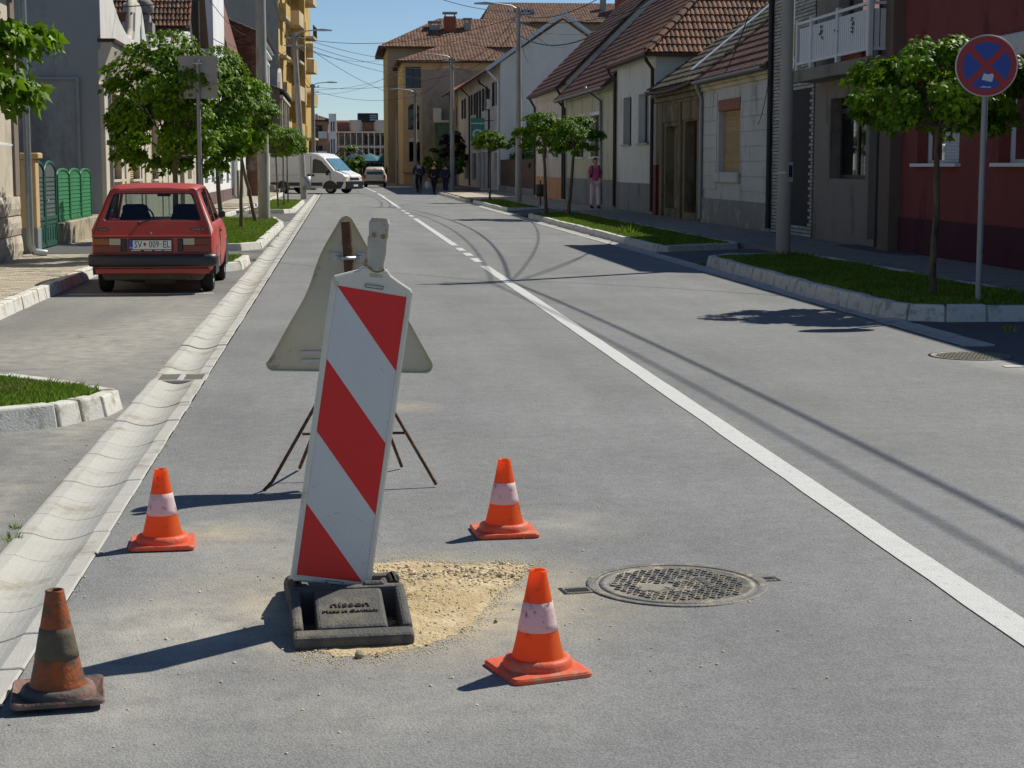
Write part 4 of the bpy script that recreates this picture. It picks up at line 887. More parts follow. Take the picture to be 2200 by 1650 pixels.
for y, hb, ht, zt in ((.04, .74, .60, 1.30), (.30, .77, .60, 1.47), (1.5, .78, .60, 1.48), (2.3, .72, .5, 1.0)):
    rings.append([(-hb, y, .90), (-ht-.03, y, zt-.07), (-ht+.06, y, zt), (ht-.06, y, zt), (ht+.03, y, zt-.07), (hb, y, .90)])
b.loft(rings); b.build('cabin', M_CARW, c2, bevel=.02)
M_SOLIDGL = mat('dark_pane', (.025, .028, .03), .08, .2, 3, spec=.8)
b = MB(); b.hexa([(-.60, .015, .95), (.60, .015, .95), (.60, .06, .95), (-.60, .06, .95), (-.53, .06, 1.30), (.53, .06, 1.30), (.53, .2, 1.36), (-.53, .2, 1.36)]); b.build('rear_window', M_SOLIDGL, c2)
for s in (-1, 1):
    MB().box(*sorted((s*.62, s*.80)), -.015, .08, .62, .90).build('tail_lamp', mat('lit_lamp_red', (.45, .03, .02), .2, .05), c2, bevel=.02)
    wheel(c2, s*.70, .55, .28, .17, s); wheel(c2, s*.70, 2.8, .28, .17, s)
MB().box(-.10, .10, .02, .06, 1.325, 1.36).build('brake_light', MATS['lit_lamp_red'], c2)
MB().box(-.76, .76, -.05, .06, .30, .46).build('rear_bumper', M_BLACKP, c2, bevel=.02); MB().box(-.26, .26, -.06, -.045, .52, .62).build('number_plate', M_PLATE, c2)
# ================================================================ TREES
def leaf_mat(name, col, trans=.31):
    m = mat(name, col, .5, .2, 1.2, island=.45, trans=trans, spec=.22); return m
M_LEAF = leaf_mat('maple_leaf', (.128, .232, .008)); M_LEAF2 = leaf_mat('linden_leaf', (.12, .22, .015)); M_LEAFD = leaf_mat('dark_leaf', (.03, .055, .018)); M_LEAFP = leaf_mat('purple_leaf', (.045, .012, .018)); M_CONIF = leaf_mat('cypress_leaf', (.045, .11, .018))
M_BARK = mat('tree_bark', (.15, .115, .075), .9, .25, 14, bump=.8, bscale=40, col2=(.06, .05, .04), spot=.3, sscale=10, stretch=(1, 1, .3))
MAPLE = [(0, 0), (.16, .10), (.42, .02), (.34, .20), (.52, .42), (.26, .44), (.16, .62), (0, 1.0)]
MAPLE = [(x, y) for x, y in MAPLE]+[(-x, y) for x, y in MAPLE[1:-1][::-1]]
def crown_mesh(name, rx, rz, nleaf, size, seed, m=M_LEAF, lobes=26, flat=.55, droop=.9, cover=1.0, simple=False):
    """leaves hung in clumps through a shell, with gaps between the clumps; origin at the crown base"""
    rng = np.random.default_rng(seed); cl = []
    while len(cl) < lobes:
        d = rng.normal(size=3); d /= np.linalg.norm(d)
        if d[2] < -.82: continue
        rad = rng.uniform(.62, .98); k = .17+.20*rng.random()
        cl.append((d*rad*np.array([rx, rx, rz]), k*(rx+rz)*.5*(1.05 if d[2] > 0 else .8)))
    V = []; F = []; shape = [(0, 0), (.38, .3), (.0, 1.0), (-.38, .3)] if simple else MAPLE
    ns = len(shape)
    for i in range(nleaf):
        c, r = cl[rng.integers(len(cl))]
        d = rng.normal(size=3); d /= np.linalg.norm(d); d[2] = abs(d[2])*.9-.25 if rng.random() < .75 else d[2]
        p = c+d*r*rng.uniform(.55, 1.0)*np.array([1, 1, flat+.25]); q = p/np.array([rx, rx, rz]); L = np.linalg.norm(q)
        if L > 1.12: p = p/L*1.1
        out = p/np.array([rx, rx, rz*1.1]); out = out/(np.linalg.norm(out)+1e-6)
        nrm = Vector((out*.55+np.array([0, 0, .75])+rng.normal(size=3)*.38)).normalized()
        hd = Vector((out[0], out[1], 0))+Vector(rng.normal(size=3)*.55); tip = hd-nrm*hd.dot(nrm); tip = (tip.normalized()-Vector((0, 0, 1))*droop*rng.uniform(.1, 1)).normalized()
        sd = tip.cross(nrm).normalized(); up = sd.cross(tip); s = size*rng.uniform(.65, 1.25); b0 = len(V); P = Vector(p)+Vector((0, 0, rz))
        for x, y in shape: V.append(tuple(P+sd*x*s+tip*y*s-up*(abs(x)*.35+.18*y*y)*s))
        if simple: F.append([b0, b0+1, b0+2, b0+3])
        else:
            for j in range(1, ns-1): F.append([b0, b0+j, b0+j+1])
    me = bpy.data.meshes.new(name); me.from_pydata(V, [], F); me.materials.append(m); me.update(); return me, cl
def tree(name, label, loc, H, rx, rz, cz, crown, trunk_r=.045, lean=(0, 0), seed=0, group='round maples along the street', nbr=9, scale=1.0, rzrot=0.0, bark=M_BARK, zs=1.0):
    """H height to the crown centre above loc; crown = (mesh, clumps) built about its own centre (base at z=0)"""
    me, cl = crown; t = thing(name, label, 'tree', loc, rzrot, group); rn = random.Random(seed)
    base = H-rz*.55; b = MB(); pts = []; rs = []
    for i in range(7):
        u = i/6; pts.append((lean[0]*u+rn.uniform(-.012, .012), lean[1]*u+rn.uniform(-.012, .012), base*u-.05*(1-u))); rs.append(trunk_r*(1.25 if i == 0 else 1-.28*u))
    b.tube(pts, rs, 10); b.build('trunk', bark, t)
    br = MB(); top = Vector(pts[-1])
    for c, r in cl[:nbr*2]:
        e = Vector((c[0], c[1], c[2]))*scale+Vector((lean[0], lean[1], H)); mid = top.lerp(e, .5)+Vector((0, 0, -.06*rz)); 
        br.tube([top+Vector((rn.uniform(-.01, .01), rn.uniform(-.01, .01), -.05)), mid, e], [trunk_r*.42, trunk_r*.26, trunk_r*.1], 5)
        for k in range(2):
            e2 = e+Vector((rn.uniform(-.25, .25), rn.uniform(-.25, .25), rn.uniform(-.12, .2)))*rx; br.tube([mid, mid.lerp(e2, .6), e2], [trunk_r*.2, trunk_r*.13, trunk_r*.05], 4)
    br.build('limbs', bark, t, fix=False)
    o = bpy.data.objects.new('crown', me); COL.objects.link(o); o.parent = t; o.location = (lean[0], lean[1], H-rz*scale*zs); o.scale = (scale, scale, scale*zs)
    return t
CA = crown_mesh('crown', 1.22, 1.15, 13500, .088, 1, lobes=70)
CB = crown_mesh('crown', .98, .88, 8000, .085, 2, lobes=50)
CC = crown_mesh('crown', 1.0, .56, 8500, .085, 3, lobes=60, flat=.55)
CD = crown_mesh('crown', .98, .68, 6000, .085, 4, lobes=44)
CE = crown_mesh('crown', .9, .95, 6500, .085, 11, lobes=44)
tree('maple_tree', 'close maple crown overhanging the pavement, its trunk out of view', (-2.74, 11.75, .1), 2.48, .9, .95, 0, CE, .05, seed=1, scale=1.05)
tree('maple_tree', 'broad dark maple rising right behind the parked red car', (-2.50, 27.2, .1), 2.24, 1.25, 1.15, 0, CA, .05, (.02, .05), 2, scale=.92, zs=1.04)
tree('maple_tree', 'maple on the grass strip with the straight bare trunk nearest the car bonnet', (-2.20, 33.5, .1), 2.62, 1.1, 1.15, 0, CA, .05, (.05, .1), 3, rzrot=2.1, scale=.74, zs=1.1)
tree('maple_tree', 'maple standing second along the grass strip past the red car', (-2.24, 40.6, .1), 2.55, .95, .88, 0, CB, .045, (.06, 0), 4, rzrot=.7, scale=.86, zs=1.15)
tree('maple_tree', 'maple with slanting trunk leaning against the concrete lamp post', (-2.08, 44.7, .1), 2.15, .95, .88, 0, CB, .05, (.30, .3), 5, rzrot=3.0, scale=.66)
for i, (x, y, sc, lab) in enumerate(((-2.05, 60.2, .85, 'thin young maple, first of three in the narrow grass bed'), (-1.98, 63.9, .8, 'thin young maple, middle of three in the narrow grass bed'), (-1.92, 67.2, .85, 'thin young maple, last of three in the narrow grass bed'))):
    tree('maple_tree', lab, (x, y, .1), 2.25, .98, .68, 0, CD, .032, (.04*i-.06, 0), 6+i, rzrot=i*1.3, scale=sc)
tree('maple_tree', 'umbrella shaped maple beside the round no stopping sign', (6.38, 18.3, .12), 2.16, 1.05, .56, 0, CC, .040, (.0, .0), 9, nbr=12, rzrot=.4)
tree('maple_tree', 'round maple on the long bed closer to the road kerb', (6.02, 50.9, .1), 2.42, .95, .78, 0, CD, .055, (-.10, 0), 10, rzrot=.9, scale=.9)
tree('maple_tree', 'round maple on the long bed closer to the walking woman', (6.55, 49.9, .1), 2.32, .95, .78, 0, CD, .055, (-.12, .1), 11, rzrot=4.0, scale=.88)
tree('maple_tree', 'small flat maple before the tall white house', (6.27, 73.0, .1), 2.38, 1.05, .5, 0, CC, .045, (-.05, 0), 12, rzrot=2.4, scale=.82)
# trees round the square beyond the junction
CG = crown_mesh('crown', 1.0, 1.15, 1700, .30, 5, M_LEAF2, lobes=22, simple=True); CK = crown_mesh('crown', 1.0, 1.1, 1500, .30, 6, M_LEAFD, lobes=20, simple=True); CP = crown_mesh('crown', 1.0, 1.3, 1300, .26, 7, M_LEAFP, lobes=18, simple=True)
def far_tree(label, x, y, zc, r, c, seed, tr=.09): return tree('street_tree', label, (x, y, 0.0), zc, r, r*1.1, 0, c, tr, (0, 0), seed, 'trees around the square', 6, r, seed)
far_tree('bright green slender tree behind the van windscreen', 1.05, 182, 2.7, 1.45, CG, 21); 
far_tree('dark leafy tree left of the yellow corner house', 5.9, 182, 3.2, 2.0, CK, 22); far_tree('bright green tree against the foot of the yellow corner house', 6.3, 166, 2.6, 1.75, CG, 23)
far_tree('low bright shrub tree by the yellow house doorway', 8.1, 146, 1.9, 1.0, CG, 24)
far_tree('dark purple leaved tree between the far pole and pedestrians', 7.25, 112, 2.35, .80, CP, 25)
far_tree('small green tree under the green gable wall', 8.5, 128, 2.9, 1.0, CG, 26)
far_tree('low green bush beside the walkers in black', 7.7, 118, 1.5, .7, CG, 27)
# hedge of cypresses behind the brown fence
CH = crown_mesh('crown', .55, 1.35, 1500, .16, 8, M_CONIF, lobes=24, simple=True, droop=-.6)
for i in range(6):
    y = 83.5+i*2.4; t = thing('cypress', 'upright green cypress in the hedge behind the brown board fence', 'cypress', (9.9+.1*(i % 2), y, .1), i*1.1, 'cypresses behind the brown fence')
    MB().cyl((0, 0, -.1), (0, 0, 2.0), .07, .03, 8).build('trunk', M_BARK, t)
    o = bpy.data.objects.new('crown', CH[0]); COL.objects.link(o); o.parent = t; o.location = (0, 0, .1); o.scale = (1.2, 1.2, 1.12+.1*(i % 3))
# ================================================================ PEOPLE
def skin(name, nodes, edges, m, parent, sub=2):
    """one continuous surface grown over a little skeleton; nodes: name -> (x, y, z, rx, ry)"""
    ks = list(nodes); me = bpy.data.meshes.new(name); me.from_pydata([nodes[k][:3] for k in ks], [(ks.index(a), ks.index(c)) for a, c in edges], []); me.materials.append(m)
    o = bpy.data.objects.new(name, me); COL.objects.link(o); o.parent = parent
    md = o.modifiers.new('skin', 'SKIN'); md.use_smooth_shade = True; md.branch_smoothing = .4
    for i, k in enumerate(ks): me.skin_vertices[0].data[i].radius = nodes[k][3:5]
    me.skin_vertices[0].data[0].use_root = True
    s = o.modifiers.new('sub', 'SUBSURF'); s.levels = s.render_levels = sub
    return o
M_SKIN = mat('skin', (.50, .27, .19), .55, .08, 12); M_HAIR = mat('dark_hair', (.045, .025, .015), .6, .2, 40)
def head(parent, z, hair=M_HAIR, y=0.0, long=False):
    b = MB(); rings = []
    for k, (dz, rx, ry, oy) in enumerate(((-.115, .030, .028, -.035), (-.10, .048, .055, -.02), (-.06, .064, .082, -.008), (-.01, .073, .094, .0), (.04, .075, .097, .004), (.08, .066, .086, .008), (.108, .042, .055, .01), (.118, .012, .016, .01))):
        rings.append([(math.cos(a)*rx, y+oy+math.sin(a)*ry, z+dz) for a in np.linspace(0, 2*math.pi, 16, endpoint=False)])
    b.loft(rings); h = b.build('head', M_SKIN, parent)
    b = MB(); b.hexa([(-.011, y-.112, z-.035), (.011, y-.112, z-.035), (.013, y-.08, z-.035), (-.013, y-.08, z-.035), (-.006, y-.092, z+.01), (.006, y-.092, z+.01), (.006, y-.08, z+.01), (-.006, y-.08, z+.01)]); b.build('nose', M_SKIN, h, bevel=.004)
    for s in (-1, 1):
        MB().box(s*.027-.011, s*.027+.011, y-.0935, y-.086, z+.0, z+.012).build('eye', M_INK, h, bevel=.003)
        b = MB(); b.loft([[(s*.073, y+.005+math.cos(a)*.016*k, z-.01+math.sin(a)*.03*k) for a in np.linspace(0, 6.283, 10, endpoint=False)] for k in (1.0, .8)]); b.move((s*.004, 0, 0)); b.build('ear', M_SKIN, h)
    MB().box(-.022, .022, y-.0925, y-.08, z-.066, z-.058).build('mouth', mat('lips', (.32, .10, .09), .5), h, bevel=.002)
    b = MB(); rings = []
    for dz, rx, ry, oy in ((-.07, .066, .055, .055), (-.02, .082, .075, .04), (.03, .085, .090, .022), (.075, .079, .098, .006), (.105, .062, .082, .004), (.128, .03, .04, .006), (.134, .006, .008, .006)):
        rings.append([(math.cos(a)*rx, y+oy+math.sin(a)*ry, z+dz) for a in np.linspace(0, 2*math.pi, 16, endpoint=False)])
    b.loft(rings); b.build('hair', hair, h)
    if long: skin('ponytail', {'a': (0, y+.10, z+.03, .04, .04), 'b': (.01, y+.135, z-.06, .03, .03), 'c': (.0, y+.11, z-.2, .02, .02)}, [('a', 'b'), ('b', 'c')], hair, h, 1)
    return h
def person(label, loc, rz, H=1.68, top=None, trousers=None, shoes=None, pose='walk', long=False, sleeve=1.0, bare=False):
    p = thing('person', label, 'person', loc, rz); k = H/1.68
    J = {'pel': (0, 0, .93, .135, .10), 'wai': (0, .0, 1.08, .115, .085), 'che': (0, -.01, 1.28, .145, .10), 'nek': (0, -.005, 1.43, .055, .055), 'hed': (0, -.01, 1.50, .045, .05)}
    E_ = [('pel', 'wai'), ('wai', 'che'), ('che', 'nek'), ('nek', 'hed')]
    st = {1: (-.17, .05, -.10), -1: (.15, -.02, .16)} if pose == 'walk' else {1: (0, 0, 0), -1: (0, 0, 0)}
    for s in (1, -1):
        f, kn, _ = st[s]; n = 'r' if s > 0 else 'l'
        J['hip'+n] = (s*.085, 0, .86, .095, .095); J['kne'+n] = (s*.085, f*.45-.03, .48, .062, .062); J['ank'+n] = (s*.08, f, .09, .042, .042)
        E_ += [('pel', 'hip'+n), ('hip'+n, 'kne'+n), ('kne'+n, 'ank'+n)]
        a = -f*.75
        J['sho'+n] = (s*.175, 0, 1.375, .060, .060); J['elb'+n] = (s*.225, a*.35+.02, 1.10, .044, .044); J['wri'+n] = (s*.235, a-.03, .865, .030, .030)
        E_ += [('che', 'sho'+n), ('sho'+n, 'elb'+n), ('elb'+n, 'wri'+n)]
        if bare: pass
    J = {q: tuple(c*k for c in v) for q, v in J.items()}
    skin('body', J, E_, M_SKIN, p)
    def grow(names, d): return {q: J[q][:3]+(J[q][3]+d, J[q][4]+d) for q in names}
    tr = grow(['pel', 'hipr', 'kner', 'ankr', 'hipl', 'knel', 'ankl'], .018); skin('trousers', tr, [('pel', 'hipr'), ('hipr', 'kner'), ('kner', 'ankr'), ('pel', 'hipl'), ('hipl', 'knel'), ('knel', 'ankl')], trousers, p)
    tp = grow(['wai', 'pel', 'che', 'shor', 'elbr', 'shol', 'elbl', 'wrir', 'wril', 'nek'], .030); tp['pel'] = (J['pel'][0], J['pel'][1], J['pel'][2]-.02, J['pel'][3]+.022, J['pel'][4]+.024)
    tp['nek'] = (J['che'][0], J['che'][1], J['che'][2]+.10*k, .075, .07)
    e = [('wai', 'pel'), ('wai', 'che'), ('che', 'nek')]
    for n in 'rl':
        e += [('che', 'sho'+n), ('sho'+n, 'elb'+n)]
        if sleeve < 1:
            a_, c_ = Vector(J['sho'+n][:3]), Vector(J['elb'+n][:3]); q = a_.lerp(c_, .9); tp['elb'+n] = (*q, J['elb'+n][3]+.016, J['elb'+n][4]+.016); tp.pop('wri'+n)
        else: e += [('elb'+n, 'wri'+n)]
    skin('top', tp, e, top, p)
    for n in 'rl':
        x, y, z = J['ank'+n][:3]; lift = z-.09*k
        b = MB(); b.loft([[(x-.035, y+.05, lift), (x+.035, y+.05, lift), (x+.036, y+.055, lift+.06), (x+.025, y+.05, lift+.10), (x-.025, y+.05, lift+.10), (x-.036, y+.055, lift+.06)], [(x-.04, y-.06, lift), (x+.04, y-.06, lift), (x+.04, y-.06, lift+.05), (x+.024, y-.04, lift+.085), (x-.024, y-.04, lift+.085), (x-.04, y-.06, lift+.05)], [(x-.032, y-.185, lift), (x+.032, y-.185, lift), (x+.03, y-.185, lift+.025), (x+.015, y-.175, lift+.035), (x-.015, y-.175, lift+.035), (x-.03, y-.185, lift+.025)]])
        b.build('shoe', shoes, p, bevel=.008)
        # hand: palm and five fingers, slightly curled
        w = Vector(J['wri'+n][:3]); s = 1 if n == 'r' else -1
        hn = {'w': (*w, .024, .018), 'p': (w.x+.004*s, w.y-.005, w.z-.06, .034, .015), 'q': (w.x+.004*s, w.y-.01, w.z-.09, .034, .013)}; he = [('w', 'p'), ('p', 'q')]
        hd_ = skin('hand', hn, he, M_SKIN, p, 1)
        for f in range(4):
            yy = w.y-.036+f*.018; L_ = (.055, .068, .063, .045)[f]
            skin('finger', {'a': (w.x+.004*s, yy, w.z-.095, .0085, .0085), 'b': (w.x+.0*s, yy-.004, w.z-.095-L_*.55, .008, .008), 'c': (w.x-.014*s, yy-.004, w.z-.095-L_, .0065, .0065)}, [('a', 'b'), ('b', 'c')], M_SKIN, hd_, 1)
        skin('thumb', {'a': (w.x, w.y-.03, w.z-.04, .010, .010), 'b': (w.x-.012*s, w.y-.055, w.z-.075, .009, .009), 'c': (w.x-.018*s, w.y-.06, w.z-.105, .007, .007)}, [('a', 'b'), ('b', 'c')], M_SKIN, hd_, 1)
    head(p, 1.565*k, y=-.02*k, long=long); return p, J
M_PINK = mat('pink_knit', (.62, .12, .23), .85, .1, 30, bump=.2, bscale=200); M_PALEPINK = mat('pale_pink_cotton', (.74, .57, .60), .85, .08, 20, bump=.15, bscale=150); M_BLACKC = mat('black_cloth', (.012, .012, .015), .85, .2, 20); M_NAVY = mat('navy_cloth', (.03, .035, .06), .85, .2, 20); M_PURP = mat('purple_strap', (.055, .03, .10), .8, .15, 40)  # both pinks are lightened in place of sunlight on the woman
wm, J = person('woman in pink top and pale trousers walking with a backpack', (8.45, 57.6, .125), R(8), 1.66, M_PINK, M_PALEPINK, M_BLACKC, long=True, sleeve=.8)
bp = thing('backpack', 'dark purple backpack worn by the woman in pink', 'backpack', (8.45, 57.6, .125), R(8))
b = MB(); rings = []
for z, w, d in ((1.0, .10, .05), (1.03, .135, .10), (1.2, .14, .12), (1.33, .125, .09), (1.40, .08, .05)):
    rings.append([(math.copysign(abs(math.cos(a))**.6, math.cos(a))*w, .20+math.copysign(abs(math.sin(a))**.6, math.sin(a))*d*.8, z) for a in np.linspace(0, 6.283, 14, endpoint=False)])
b.loft(rings); b.build('bag', M_PURP, bp)
for s in (-1, 1): MB().tube([(s*.10, .14, 1.37), (s*.115, .05, 1.415), (s*.115, -.06, 1.40), (s*.118, -.125, 1.30), (s*.125, -.12, 1.15), (s*.15, .0, 1.03), (s*.12, .13, 1.03)], .018, 6).build('strap', M_PURP, bp)
person('person in black crossing toward the shaded pavement with a bag', (5.15, 95.4, 0), R(150), 1.74, M_BLACKC, M_BLACKC, M_BLACKC)
bag = thing('shopping_bag', 'pale blue shopping bag carried by the person in black', 'bag', (4.80, 95.4, .32), 0)
b = MB(); b.loft([[(-.10, -.05, 0), (.10, -.05, 0), (.10, .05, 0), (-.10, .05, 0)], [(-.15, -.09, .18), (.15, -.09, .18), (.15, .09, .18), (-.15, .09, .18)], [(-.12, -.03, .38), (.12, -.03, .38), (.12, .03, .38), (-.12, .03, .38)]]); b.build('sack', mat('pale_blue_plastic', (.30, .42, .48), .4, .1, 20), bag, bevel=.02)
MB().tube([(-.06, 0, .37), (-.03, 0, .50), (.03, 0, .52), (.06, 0, .37)], .008, 5).build('handle', MATS['pale_blue_plastic'], bag)
person('person in dark blue walking behind the one in black', (6.15, 101.5, .0), R(170), 1.70, M_NAVY, M_NAVY, M_BLACKC)
# cyclist riding away: bicycle and rider
bk = thing('bicycle', 'bicycle ridden away from view beside the pole', 'bicycle', (4.55, 100.0, 0), R(4))
for y, nm in ((-.52, 'rear_wheel'), (.53, 'front_wheel')):
    w = MB().lathe([(.31, -.018), (.335, -.012), (.34, 0), (.335, .012), (.31, .018), (.31, -.018)], 28, (0, y, .34), axis='x').build(nm, M_TYRE, bk)
    b = MB()
    for i in range(10): a = math.pi*2*i/10; b.cyl((0, y, .34), (0, y+.31*math.cos(a), .34+.31*math.sin(a)), .003, n=4)
    b.build('spokes', M_GALV, w)
b = MB(); P = {'r': (0, -.52, .34), 'bb': (0, -.08, .29), 'st': (0, -.22, .82), 'hd': (0, .33, .80), 'hl': (0, .38, .62), 'f': (0, .53, .34)}
for a, c in (('r', 'bb'), ('bb', 'st'), ('r', 'st'), ('st', 'hd'), ('bb', 'hl'), ('hd', 'hl'), ('hl', 'f')): b.tube([P[a], P[c]], .016, 6)
b.build('frame', M_BLACKP, bk)
b = MB(); b.tube([(-.28, .25, 1.0), (-.15, .33, 1.02), (0, .32, 1.0), (.15, .33, 1.02), (.28, .25, 1.0)], .013, 6); b.tube([(0, .33, .8), (0, .32, 1.0)], .013, 6); b.build('handlebar', M_GALV, bk)
b = MB(); b.tube([(0, -.22, .82), (0, -.24, .95)], .014, 6); b.hexa([(-.08, -.38, .94), (.08, -.38, .94), (.02, -.08, .94), (-.02, -.08, .94), (-.08, -.37, 1.0), (.08, -.37, 1.0), (.02, -.08, .99), (-.02, -.08, .99)]); b.build('saddle', M_BLACKP, bk, bevel=.01)
rd = thing('person', 'cyclist in dark jacket with a pale back print, seen from behind', 'person', (4.55, 100.0, 0), R(4))
J = {'pel': (0, -.24, 1.08, .15, .12), 'wai': (0, -.18, 1.24, .14, .10), 'che': (0, -.08, 1.44, .165, .12), 'nek': (0, .0, 1.58, .055, .055), 'hed': (0, .02, 1.64, .045, .05)}
E_ = [('pel', 'wai'), ('wai', 'che'), ('che', 'nek'), ('nek', 'hed')]
for s, n, kz, az, ay in ((1, 'r', .78, .30, .0), (-1, 'l', .68, .16, -.10)):
    J['hip'+n] = (s*.10, -.20, 1.0, .10, .10); J['kne'+n] = (s*.12, .16, kz, .065, .065); J['ank'+n] = (s*.11, ay, az, .045, .045); J['sho'+n] = (s*.20, -.05, 1.52, .065, .065); J['elb'+n] = (s*.30, .08, 1.25, .05, .05); J['wri'+n] = (s*.26, .23, 1.05, .032, .032)
    E_ += [('pel', 'hip'+n), ('hip'+n, 'kne'+n), ('kne'+n, 'ank'+n), ('che', 'sho'+n), ('sho'+n, 'elb'+n), ('elb'+n, 'wri'+n)]
skin('body', J, E_, M_SKIN, rd)
def gr_(ns, d): return {q: J[q][:3]+(J[q][3]+d, J[q][4]+d) for q in ns}
skin('jacket', gr_(['wai', 'pel', 'che', 'shor', 'elbr', 'wrir', 'shol', 'elbl', 'wril'], .034), [('wai', 'pel'), ('wai', 'che'), ('che', 'shor'), ('shor', 'elbr'), ('elbr', 'wrir'), ('che', 'shol'), ('shol', 'elbl'), ('elbl', 'wril')], M_NAVY, rd)
skin('trousers', gr_(['pel', 'hipr', 'kner', 'ankr', 'hipl', 'knel', 'ankl'], .012), [('pel', 'hipr'), ('hipr', 'kner'), ('kner', 'ankr'), ('pel', 'hipl'), ('hipl', 'knel'), ('knel', 'ankl')], M_BLACKC, rd)
MB().lathe([(.11, 0), (.0, 0)], 20, (0, -.225, 1.40), axis='y').build('back_print', mat('print_grey', (.30, .33, .40), .8), rd)
for n in 'rl':
    x, y, z = J['ank'+n][:3]; MB().hexa([(x-.045, y-.10, z-.10), (x+.045, y-.10, z-.10), (x+.045, y+.18, z-.10), (x-.045, y+.18, z-.10), (x-.035, y-.09, z), (x+.035, y-.09, z), (x+.03, y+.14, z-.04), (x-.03, y+.14, z-.04)]).build('shoe', M_BLACKC, rd, bevel=.015)
h = head(rd, 1.70, y=0.03); h.rotation_euler = (0, 0, math.pi)
# ================================================================ BUILDINGS
def plaster(name, col, **k):
    d = dict(rough=.92, var=.13, scale=1.2, bump=.45, bscale=45, col2=tuple(c*.58 for c in col), spot=.24, sscale=1.1, stretch=(1, 1, .45), fine=.06, fscale=60); d.update(k); return mat(name, col, **d)
P_RED = plaster('plaster_brick_red', (.22, .056, .048)); P_MAROON = plaster('plaster_maroon', (.085, .022, .030)); P_GREYB = plaster('plaster_grey_brown', (.24, .21, .17)); P_PILAST = plaster('plaster_brown', (.17, .125, .09))
P_OLD = plaster('plaster_old_white', (.50, .50, .46), spot=.25); P_OLDC = plaster('plaster_cornice', (.52, .46, .30), spot=.3); P_PEEL = plaster('plaster_peeled', (.24, .23, .20), col2=(.40, .38, .34), spot=.34, sscale=1.7, stretch=(1, 1, 1))
P_DECAY = plaster('plaster_decayed', (.20, .165, .095), col2=(.10, .08, .045), spot=.45, sscale=1.6); P_WHITE = plaster('plaster_white', (.60, .60, .55), spot=.05); P_GREYPL = plaster('plinth_grey', (.21, .22, .22)); P_GREEN = plaster('plaster_pale_green', (.47, .47, .34)); P_PINKW = plaster('plaster_rose', (.60, .53, .46)); P_ORANGE = plaster('plinth_orange', (.52, .27, .15))
P_BIGW = plaster('plaster_cool_white', (.56, .57, .55), spot=.06); P_BEIGE = plaster('plaster_beige', (.52, .46, .36)); P_GABLE = plaster('render_grey', (.30, .31, .31), spot=.3, sscale=.6); P_ORN = plaster('plaster_ornate', (.55, .50, .40), spot=.22); P_ATTIC = plaster('plaster_attic', (.60, .58, .53), spot=.1)
P_LWHITE = plaster('plaster_bright', (.74, .74, .72), spot=.0); P_PURPLE = plaster('plinth_purple', (.15, .095, .095)); P_YEL = plaster('plaster_yellow', (.56, .39, .13)); P_YELS = plaster('plaster_sand', (.56, .46, .28)); P_BLOCK = plaster('render_block_grey', (.34, .32, .28), spot=.3, sscale=.4); P_BROWNR = plaster('roof_sheet_brown', (.20, .095, .065), rough=.7)
M_TILE = mat('clay_tile', (.215, .105, .060), .85, .2, 4, island=.38, bump=.3, bscale=60, col2=(.12, .085, .06), spot=.3, sscale=1.6); M_TILEM = mat('mossy_tile', (.080, .070, .045), .95, .25, 5, island=.4, bump=.4, bscale=50, col2=(.20, .18, .12), spot=.3, sscale=2.5); M_TILED = mat('dark_clay_tile', (.135, .066, .047), .85, .2, 4, island=.3, bump=.3, bscale=60, col2=(.09, .06, .045), spot=.3, sscale=1.5); M_TILEF = mat('far_clay_tile', (.20, .115, .075), .9, .15, 1.5, island=.35); M_TILER = mat('red_clay_tile', (.36, .11, .05), .85, .2, 4, island=.3)
M_ZINC = mat('zinc', (.26, .28, .29), .5, .15, 8, metal=.5); M_BROWNM = mat('brown_metal', (.055, .028, .022), .55, .2, 10); M_DARKM = mat('dark_pipe', (.035, .033, .033), .55, .2, 10)
M_WOODD = mat('dark_wood', (.045, .035, .028), .7, .25, 12, stretch=(1, 1, .2)); M_FRAMEW = mat('white_frame', (.66, .67, .66), .45, .04, 8); M_FRAMEB = mat('brown_frame', (.065, .045, .035), .6, .2, 12); M_SHUTT = mat('tan_shutter', (.42, .29, .13), .65, .12, 5, island=.08); M_SHUTW = mat('white_shutter', (.62, .64, .64), .5, .04, 6); M_SHUTBOX = mat('shutter_box', (.25, .085, .055), .7, .2, 8)
G_WIN = glass('window_glass', (.6, .65, .65), .6); M_ROOM = mat('dark_room', (.03, .03, .032), .9, .2, 2); M_CURT = mat('net_curtain', (.42, .43, .42), .9, .12, 6, stretch=(6, 6, .4))
M_DECK = mat('roof_deck', (.09, .065, .05), .9, .2, 4)
def P3(ax, c, a, z): return (c, a, z) if ax == 'x' else (a, c, z)
def bx(b, ax, c0, c1, a0, a1, z0, z1, m=0):
    c0, c1 = sorted((c0, c1)); return b.box(c0, c1, a0, a1, z0, z1, m) if ax == 'x' else b.box(a0, a1, c0, c1, z0, z1, m)
